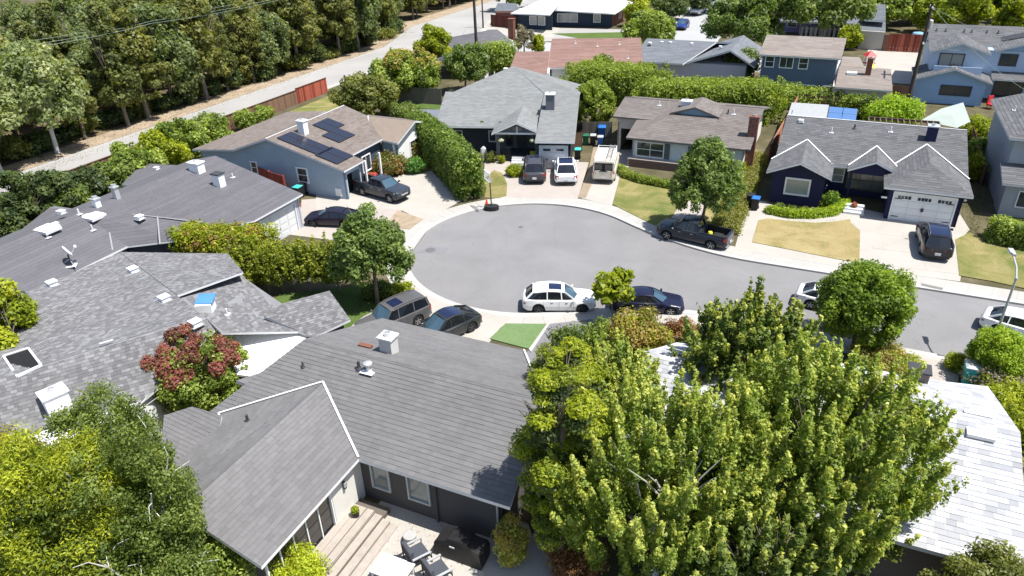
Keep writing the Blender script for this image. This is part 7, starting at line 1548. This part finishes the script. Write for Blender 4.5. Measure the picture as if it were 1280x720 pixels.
for i, (y0, y1) in enumerate(((54, 6), (60, 10), (64, 13))): wire(W(-90, y0 + 10, 11), W(190, y1 + 16, 11), .5, WIREL, ['uppermost of the three pale cables before the wood', 'middle one of the three pale cables before the wood', 'lowest of the three pale cables before the wood'][i], 'cables before the wood', .022); wire(W(190, y1 + 16, 11), W(420, y1 - 34, 11), .6, WIREL, ['upper cable running on right through the wood', 'middle cable running on right through the wood', 'lower cable running on right through the wood'][i], 'cables through the wood', .02)
wire(e3[0], W(1290, 118, 5.5), .6, WIREL, 'service wire from the leaning pole to the roofs at the right edge', 'service wires'); wire(e3[5], W(1222, 62, 5.6), .4, WIREL, 'service wire from the leaning pole to the pale blue house', 'service wires'); wire(e3[6], W(1050, 60, 5.6), .5, WIRE, 'service wire from the leaning pole to the slate blue house', 'service wires'); wire(e3[2], W(1300, 60, 9), .6, WIREL, 'high wire crossing before the pale blue house', 'service wires')
wire(e1[0], (b2[0], b2[1], 8.2), .8, WIRE, 'wire between the tall dark pole and the thin pole', 'service wires')
# street lamp (base and mast found from its shadow)
bs = (25.9, 31.95, 0); t = thing('street_lamp', bs, 0, 'pale steel street lamp rising out of the lime clipped bush', 'street lamp'); GAL = mat('galvanised lamp steel', (.42, .42, .43), .5, .08, 3, metal=.2)
mb = MB(); mb.tube([bs, (bs[0], bs[1], 2.6), (bs[0], bs[1], 5.3)], [.085, .07, .055], 12, GAL); mb.lathe(bs, [(.16, 0), (.16, .08), (.1, .2)], 12, GAL); mb.lathe((bs[0], bs[1], 5.2), [(.07, 0), (.08, .1), (.06, .16)], 10, GAL); mb.build('mast', parent=t)
e = Vector((bs[0] + .45, bs[1] + 1.35, 6.0)); mb = MB(); mb.tube([(bs[0], bs[1], 5.3), (bs[0] + .15, bs[1] + .45, 5.75), tuple(e)], [.05, .045, .04], 10, GAL); mb.build('arm', parent=t)
mb = MB(); az = math.atan2(1.35, .45); mb.box(e + Vector((.12, .3, .02)), (.6, .24, .1), az, GAL); mb.box(e + Vector((-.02, -.1, .03)), (.25, .16, .14), az, GAL); o = mb.build('lantern', parent=t); mb = MB(); mb.box(e + Vector((.14, .36, -.05)), (.42, .24, .05), az, SKYL); mb.build('lamp_glass', parent=o)
# basketball hoop
b = Vector(W(614.5, 260.5)); b.z = -.02; t = thing('basketball_hoop', tuple(b), 0, 'portable basketball hoop with clear backboard at the head of the circle', 'basketball hoop')
mb = MB(); mb.prism([(b.x + math.cos(a) * .62, b.y + math.sin(a) * .42) for a in np.linspace(0, 6.28, 13)[:-1]], -.1, .26, PLAST); mb.build('base', parent=t)
mb = MB(); mb.tube([b + Vector((0, 0, .2)), b + Vector((-.06, .15, 2.6))], .055, 8, DARKM); mb.tube([b + Vector((-.06, .15, 2.6)), b + Vector((-.15, -.2, 2.95))], .04, 6, DARKM); mb.build('pole', parent=t)
bd = b + Vector((-.25, -.3, 3.0)); az = -1.15; X_ = Vector((math.cos(az), math.sin(az), 0)); m, nt, bs_ = base_mat('clear acrylic', .1, .5); bs_.inputs['Base Color'].default_value = (.8, .85, .85, 1); bs_.inputs['Alpha'].default_value = .28; ACR = m
mb = MB(); mb.box(bd, (1.1, .03, .72), az, ACR); mb.build('backboard', parent=t); mb = MB()
for s in (-1, 1): mb.bar(bd + X_ * .57 * s - Vector((0, 0, .38)), bd + X_ * .57 * s + Vector((0, 0, .38)), .05, .05, WHITE); mb.bar(bd - X_ * .57 + Vector((0, 0, .38 * s)), bd + X_ * .57 + Vector((0, 0, .38 * s)), .05, .05, WHITE)
mb.build('board_frame', parent=t); N_ = Vector((-X_.y, X_.x, 0)); N_ = -N_ if N_.x < 0 else N_; rc = bd + N_ * .3 - Vector((0, 0, .2)); mb = MB(); mb.tube([rc + Vector((math.cos(a) * .23, math.sin(a) * .23, 0)) for a in np.linspace(0, 6.28, 17)], .014, 5, mat('orange rim', (.5, .12, .03), .5)); mb.build('rim', parent=t)
mb = MB(); 
for k in range(10): a = k * .628; mb.tube([rc + Vector((math.cos(a) * .23, math.sin(a) * .23, 0)), rc + Vector((math.cos(a + .3) * .12, math.sin(a + .3) * .12, -.4))], .008, 4, WHITE)
mb.build('net', parent=t, kind='stuff')
# bins
def wbin(label, px, py, body, lid, az=0.0, s=1.0):
    p = Vector(W(px, py)); p.z = .01; t = thing('wheeled_bin', tuple(p), az, label, 'bin', 'wheeled bins beside the houses'); T = TM(p, az); q = lambda x, y, z: T @ Vector((x * s, y * s, z * s)); mb = MB()
    vs = [q(x * a, y * a2 * 1.1, z) for z, a, a2 in ((.08, .24, .24), (1.0, .30, .33)) for x, y in ((-1, -1), (1, -1), (1, 1), (-1, 1))]; mb.mesh(vs, [(3, 2, 1, 0), (4, 5, 6, 7), (0, 1, 5, 4), (1, 2, 6, 5), (2, 3, 7, 6), (3, 0, 4, 7)], body); mb.build('body', parent=t)
    mb = MB(); vs = [q(x * .32, y * .38, z) for z, x0 in ((1.0, 1), (1.06, 1)) for x, y in ((-1, -1), (1, -1), (1, 1), (-1, 1))] + [q(x * .22, y * .25, 1.12) for x, y in ((-1, -1), (1, -1), (1, 1), (-1, 1))]; mb.mesh(vs, [(0, 1, 5, 4), (1, 2, 6, 5), (2, 3, 7, 6), (3, 0, 4, 7), (4, 5, 9, 8), (5, 6, 10, 9), (6, 7, 11, 10), (7, 4, 8, 11), (8, 9, 10, 11), (3, 2, 1, 0)], lid); mb.build('lid', parent=t)
    for x in (-.27, .27): mb = MB(); mb.lathe(q(x, .34, .12), [(.02, -.04), (.12 * s, -.03), (.12 * s, .03), (.02, .04)], 10, TYRE, M=Matrix.Rotation(az, 4, 'Z') @ Matrix.Rotation(PI / 2, 4, 'Y')); mb.build('wheel', parent=t)
    mb = MB(); mb.tube([q(-.25, .42, .98), q(.25, .42, .98)], .018, 6, PLAST); mb.build('handle', parent=t)
BB = lambda n, c: mat(n, c, .5, .06, 3)
BK = BB('black bin plastic', (.018, .018, .02)); BL = BB('blue bin plastic', (.02, .13, .42)); BG = BB('green bin plastic', (.02, .12, .06)); BT = BB('teal lid plastic', (.05, .42, .38)); BS = BB('grey lid plastic', (.35, .38, .38)); BC_ = BB('cyan bin plastic', (.03, .45, .50))
wbin('black bin with a pale teal lid left of the aggregate strip', 722, 199, BK, BT, a5); wbin('green bin before the dark fence, leftmost of the row', 732, 181, BG, BG, a5); wbin('dark green bin with pale lid beside the green bin', 741, 181, BK, BS, a5)
wbin('dark blue bin right of the pale lidded bin', 750, 183, BL, BS, a5, 1.0); wbin('blue bin with lid up standing behind the other bins', 752, 174, BL, BL, a5, 1.3); wbin('blue bin in the shade beside the front walk of the navy bungalow', 943, 262, BK, BL, GA)
wbin('teal lidded bin at the corner of the light blue house wall', 374, 247, BK, BT, GA); wbin('dark bin behind the teal lidded bin at the blue wall', 379, 244, BK, BK, GA); wbin('large cyan bin with grey lid on the pavement beside the lime clipped bush', 1209, 482, BC_, BS, GA, 1.25); wbin('dark bin left beside the blue bin of the navy bungalow', 937, 258, BK, BK, GA)
c0 = Vector(W(608.5, 256)); c0.z = 0; t = thing('traffic_cone', tuple(c0), 0, 'orange traffic cone at the foot of the tall thick hedge', 'traffic cone'); mb = MB(); mb.box(c0 + Vector((0, 0, .03)), (.34, .34, .04), 0, mat('cone orange', (.6, .07, .02), .6)); mb.build('foot', parent=t); mb = MB(); mb.lathe(c0 + Vector((0, 0, .05)), [(.14, 0), (.04, .45), (.03, .47)], 12, MATS['cone orange']); mb.build('cone', parent=t)
# small things before the dark grey house
def pot(label, px, py, r, h, col, lm, fl=None):
    p = Vector(W(px, py)); p.z = .02; t = thing('flower_pot', tuple(p), 0, label, 'flower pot'); mb = MB(); mb.lathe(p, [(r * .7, 0), (r, h * .9), (r * 1.08, h), (r * .9, h * .98)], 12, col); mb.build('pot', parent=t); leaves('plant', [(p.x, p.y, h + r * .6)], [r * 1.1], 350, .05, lm, t)
    if fl: leaves('blossom', [(p.x, p.y, h + r * .75)], [r * 1.1], 160, .05, fl, t)
TER = mat('terracotta', (.36, .14, .09), .85); FL = L_['flower']
pot('pot of red flowers beside the steps of the navy bungalow', 1066, 264, .24, .35, WHITE, L_['mid'], FL); pot('small terracotta pot by the garage wall of the long grey house', 374, 259, .26, .45, TER, L_['mid']); pot('red potted flowers left of the white garage door', 671, 200, .22, .35, TER, L_['mid'], FL); pot('dark pot at the foot of the porch steps', 650, 200, .18, .3, BK, L_['dark'])
shrub('round_bush', 'round clipped yellow green bush on the pink driveway', cen(643, 213, .5), .85, 1.05, L_['lime'], 7000, .05); shrub('porch_bush', 'olive bush left of the pale stone by the porch', cen(614, 196, .5), .7, 1.0, L_['olive'], 2500, .06); shrub('porch_bush', 'small lime bush right of the pale stone by the porch', cen(627, 199, .4), .4, .8, L_['lime'], 1200, .05); tree('small_tree', 'small bright sapling before the charcoal wall', W(607, 188), 3.2, (.75, .7), L_['lime'], 1500, .09, 16, .3, crown_low=.35, tr=.04)
mb = MB(); p = Vector(W(605, 200)); mb.lathe(p, [(.05, 0), (.12, .1), (.30, .75), (.28, 1.15), (.08, 1.4)], 12, WHITE, M=Matrix.Diagonal((1, .25, 1, 1))); mb.build('white_board', label='white oval board standing left of the porch bushes', cat='board', loc=tuple(p))
mb = MB(); p = Vector(W(621, 200)); mb.box(p + Vector((0, 0, .4)), (.55, .4, .8), .2, mat('pale stone', (.45, .42, .36), .9, .2, 4)); mb.build('stone_block', label='pale stone block between the two porch bushes', cat='stone', loc=tuple(p))
for px, py, lb in ((631, 171, 'white hanging flower basket at the left of the porch'), (661.5, 171, 'white hanging flower basket at the right of the porch')):
    c = Vector(h5(-10.0 if px < 640 else -6.95, 66.75, 2.15)); t = thing('hanging_basket', tuple(c), 0, lb, 'flower basket'); mb = MB(); mb.lathe(c, [(.05, -.2), (.2, -.05), (.22, 0)], 10, BK); mb.tube([c, c + Vector((0, 0, .6))], .01, 4, METAL); mb.build('basket', parent=t); leaves('blossom', [tuple(c + Vector((0, 0, .08)))], [(.3, .3, .18)], 420, .05, leaf_mat('white blossom', (.5, .5, .5), (.7, .7, .7), (.8, .8, .8)), t)
c = Vector(h5(-6.9, 66.9, 0)); t = thing('porch_chair', tuple(c), 0, 'yellow green chair cushion beside the porch steps', 'chair'); mb = MB(); mb.box(c + Vector((0, 0, .45)), (.6, .5, .12), a5, mat('chartreuse cloth', (.33, .36, .04), .8)); mb.build('seat', parent=t); mb = MB(); mb.box(c + Vector((0, .25, .75)), (.6, .1, .6), a5, MATS['chartreuse cloth']); mb.build('backrest', parent=t)
for x in (-.26, .26):
    for y in (-.2, .2): mb = MB(); mb.box(c + Vector((x, y, .2)), (.04, .04, .4), a5, TIM); mb.build('leg', parent=t)
# flag, toys, yard things far away
f0 = W(716, 29); mb = MB(); FLAG = mat('faded red flag cloth', (.42, .12, .11), .8, .3, 2); vs = []
for i in range(7):
    for j in range(2): vs.append((f0[0] - i * .22, f0[1] - .2 + .12 * math.sin(i * 1.3), 2.6 - j * 1.6 - i * .06))
mb.mesh(vs, [(i * 2, i * 2 + 1, i * 2 + 3, i * 2 + 2) for i in range(6)], FLAG); mb.build('flag', label='faded red flag hanging before the white roofed navy bungalow', cat='flag', loc=f0)
c = Vector(W(1084, 88, 0)); c.z = 0; t = thing('toy_slide', tuple(c), 0, 'red and white play slide between the brown roofs', 'slide'); q = Vector(W(1083, 84, 3.2)) - Vector((0, 0, 0))
mb = MB(); RP = mat('red plastic', (.5, .03, .04), .5); mb.box(c + Vector((0, 0, 1.0)), (1.2, 1.2, .12), .3, RP); mb.build('platform', parent=t)
for x in (-.5, .5):
    for y in (-.5, .5): mb = MB(); mb.tube([c + Vector((x, y, 0)), c + Vector((x, y, 2.0))], .06, 6, WHITE); mb.build('post', parent=t)
mb = MB(); mb.face([c + Vector((-.4, -.6, 1.05)), c + Vector((.4, -.6, 1.05)), c + Vector((.4, -2.2, .1)), c + Vector((-.4, -2.2, .1))], mat('yellow plastic', (.6, .4, .03), .5)); mb.build('chute', parent=t); mb = MB(); mb.mesh([c + Vector(p) for p in ((-.7, -.7, 2.0), (.7, -.7, 2.0), (.7, .7, 2.0), (-.7, .7, 2.0), (0, 0, 2.7))], [(0, 1, 4), (1, 2, 4), (2, 3, 4), (3, 0, 4)], RP); mb.build('canopy', parent=t)
c = Vector(W(1147, 50)); mb = MB(); mb.lathe(c, [(1.0, 0), (1.0, 1.0), (.9, 1.15), (.1, 1.3)], 16, mat('light blue cover', (.20, .36, .50), .5)); mb.build('covered_tub', label='round tub under a light blue cover behind the red fence', cat='tub', loc=tuple(c))
c = Vector(W(1238, 136)); t = thing('garden_chair', tuple(c), 0, 'red garden chair at the right of the pale blue house', 'chair'); mb = MB(); mb.box(c + Vector((0, 0, .5)), (.8, .7, .14), .4, RP); mb.build('seat', parent=t); mb = MB(); mb.box(c + Vector((-.1, .35, .95)), (.8, .14, .9), .4, RP); mb.build('backrest', parent=t)
for x in (-.3, .3):
    for y in (-.25, .25): mb = MB(); mb.box(c + Vector((x, y, .22)), (.06, .06, .44), .4, RP); mb.build('leg', parent=t)
# patio things
t = thing('covered_grill', tuple(g(-10.6, 17.1)), GA, 'large grill under a black cover against the charcoal wall', 'grill'); COV = mat('black vinyl cover', (.016, .015, .016), .45, .25, 3, .5, 6)
c = g(-10.6, 17.2, 0); T_ = TM(c, GA); mb = MB(); prof = [(-1.0, 0), (-1.05, .15), (-1.02, .75), (-.95, .88), (-.5, .97), (-.42, 1.12), (.42, 1.14), (.5, .98), (.97, .86), (1.04, .7), (1.05, .12), (1.0, 0)]
n = len(prof); vs = [T_ @ Vector((x * (1 + .03 * math.sin(i * 2.1 + y * 3)), y * (1 - .16 * (z > .9)), z)) for y in (-.42, -.2, .15, .42) for i, (x, z) in enumerate(prof)]
mb.mesh(vs, [(j * n + i, j * n + i + 1, (j + 1) * n + i + 1, (j + 1) * n + i) for j in range(3) for i in range(n - 1)] + [tuple(range(n))[::-1], tuple(range(3 * n, 4 * n))], COV); mb.build('cover', parent=t); mb = MB(); mb.box(T_ @ Vector((-.2, -.44, .8)), (.22, .02, .07), GA, OFFW); mb.build('tag', parent=t)
LTH = mat('charcoal cushion', (.055, .06, .075), .8, .1, 5); WFR = mat('white rattan', (.62, .62, .62), .6, .06, 8)
def lounge(label, px, py, az, s=1.0):
    c = W(px, py, 0); t = thing('patio_armchair', c, az, label, 'armchair', 'patio armchairs'); T_ = TM(c, az); B = lambda n_, p, sz, m_: MB().box(T_ @ Vector(p), sz, az, m_).build(n_, parent=t)
    B('seat', (0, 0, .42), (.72, .74, .14), LTH); B('backrest', (0, .38, .72), (.74, .14, .55), LTH)
    for x in (-.43, .43):
        m_ = MB(); m_.bar(T_ @ Vector((x, -.4, .62)), T_ @ Vector((x, .42, .66)), .09, .04, METAL); m_.bar(T_ @ Vector((x, -.4, 0)), T_ @ Vector((x, -.4, .62)), .04, .04, DARKM); m_.bar(T_ @ Vector((x, .42, 0)), T_ @ Vector((x, .46, 1.0)), .04, .04, DARKM); m_.build('arm_frame', parent=t)
    m_ = MB(); m_.bar(T_ @ Vector((-.43, -.4, .3)), T_ @ Vector((.43, -.4, .3)), .04, .05, DARKM); m_.bar(T_ @ Vector((-.43, .46, 1.0)), T_ @ Vector((.43, .46, 1.0)), .04, .04, DARKM); m_.build('cross_bar', parent=t)
lounge('metal armchair with dark seat pad near the covered grill', 523, 700, GA + 2.6); lounge('second metal armchair with dark seat pad at the bottom edge', 548, 722, GA + 2.6)
t = thing('patio_table', W(492, 722), GA, 'low white table at the bottom edge left of the armchairs', 'table'); c = W(492, 722); T_ = TM(c, GA); MB().box(T_ @ Vector((0, 0, .55)), (1.5, 1.0, .06), GA, WFR).build('table_top', parent=t)
for x in (-.65, .65):
    for y in (-.42, .42): MB().box(T_ @ Vector((x, y, .27)), (.06, .06, .54), GA, WFR).build('leg', parent=t)
c = Vector(W(513, 676)); mb = MB(); mb.lathe(c, [(.2, 0), (.26, .12), (.28, .35), (.24, .37)], 14, mat('grey ceramic', (.35, .34, .33), .6)); mb.build('planter', label='empty round grey planter on the patio below the second window', cat='planter', loc=tuple(c))
pot('small yellow green plant in a pot on the deck', 447, 655, .16, .75, BK, L_['lime'])
# leaves and litter on the patio, stuff
mb = MB()
for i in range(260): p = W(rnd.uniform(430, 600), rnd.uniform(655, 719)); a = rnd.uniform(0, 6.28); s = rnd.uniform(.015, .04); mb.face([(p[0] + math.cos(a) * s, p[1] + math.sin(a) * s, .034), (p[0] - math.sin(a) * s, p[1] + math.cos(a) * s, .030), (p[0] - math.cos(a) * s, p[1] - math.sin(a) * s, .036)], BARKD)
mb.build('leaf_litter', label='dry leaves scattered over the patio paving', cat='leaves', kind='stuff')
# grass tufts along lawn edges and in the yards: stuff
def tufts(label, region, n, size, lm, z=.05):
    P = [W(*p)[:2] for p in region]; xs = [p[0] for p in P]; ys = [p[1] for p in P]; V = []; k = 0
    def inside(x, y):
        c_ = False; j = len(P) - 1
        for i in range(len(P)):
            if ((P[i][1] > y) != (P[j][1] > y)) and (x < (P[j][0] - P[i][0]) * (y - P[i][1]) / (P[j][1] - P[i][1]) + P[i][0]): c_ = not c_
            j = i
        return c_
    while len(V) < n and k < n * 8:
        k += 1; x, y = rnd.uniform(min(xs), max(xs)), rnd.uniform(min(ys), max(ys))
        if not inside(x, y): continue
        a = rnd.uniform(0, 6.28); s = size * rnd.uniform(.4, 1.1); c_, d = math.cos(a) * s * .35, math.sin(a) * s * .35; h = s * rnd.uniform(.4, .9); V.append([(x - c_, y - d, z - .02), (x + c_, y + d, z - .02), (x + c_ * .7 + d * .5, y + d * .7 - c_ * .5, z + h), (x - c_ * .7 + d * .5, y - d * .7 - c_ * .5, z + h * .8)])
    o = mk_leaf_mesh('grass', np.array(V), nrng.random(len(V)), lm, None, 'stuff'); tagp(o, label, 'grass')
GD = leaf_mat('dry grass blades', (.16, .14, .05), (.26, .22, .09), (.36, .30, .15), .2); GG = leaf_mat('green grass blades', (.06, .10, .02), (.10, .15, .03), (.17, .2, .05), .2); GM = leaf_mat('mixed grass blades', (.11, .13, .04), (.19, .19, .06), (.30, .26, .12), .2)
tufts('dry straw coloured grass of the lawn before the navy bungalow', [(948, 276), (1062, 274.5), (1075, 289), (1074, 328), (1015, 318), (940, 303)], 4000, .035, GD); tufts('patchy grass at the right of the driveway', [(1194, 300), (1250, 302), (1330, 312), (1330, 372), (1199, 345)], 4000, .035, GM)
tufts('patchy grass before the brown roofed bungalow', [(775, 221), (850, 240), (872, 244), (829, 286), (766, 256)], 4000, .035, GM); tufts('green grass under the leafy garden tree', [(330, 390), (350, 368), (480, 355), (505, 372), (430, 415)], 4000, .035, GG); tufts('weedy grass in the back yard right of the navy bungalow', [(1205, 160), (1235, 170), (1225, 290), (1208, 290)], 4000, .08, GM, .0); tufts('grass of the small round lawn by the basketball hoop', [(606, 247), (607, 222), (618, 213), (634, 230), (633, 245)], 3500, .035, GM)
tufts('dry weeds on the verge of the back road', [(0, 240), (240, 145), (420, 82), (520, 40), (500, 34), (400, 70), (200, 140), (-20, 225)], 5000, .12, GD, 0.0)
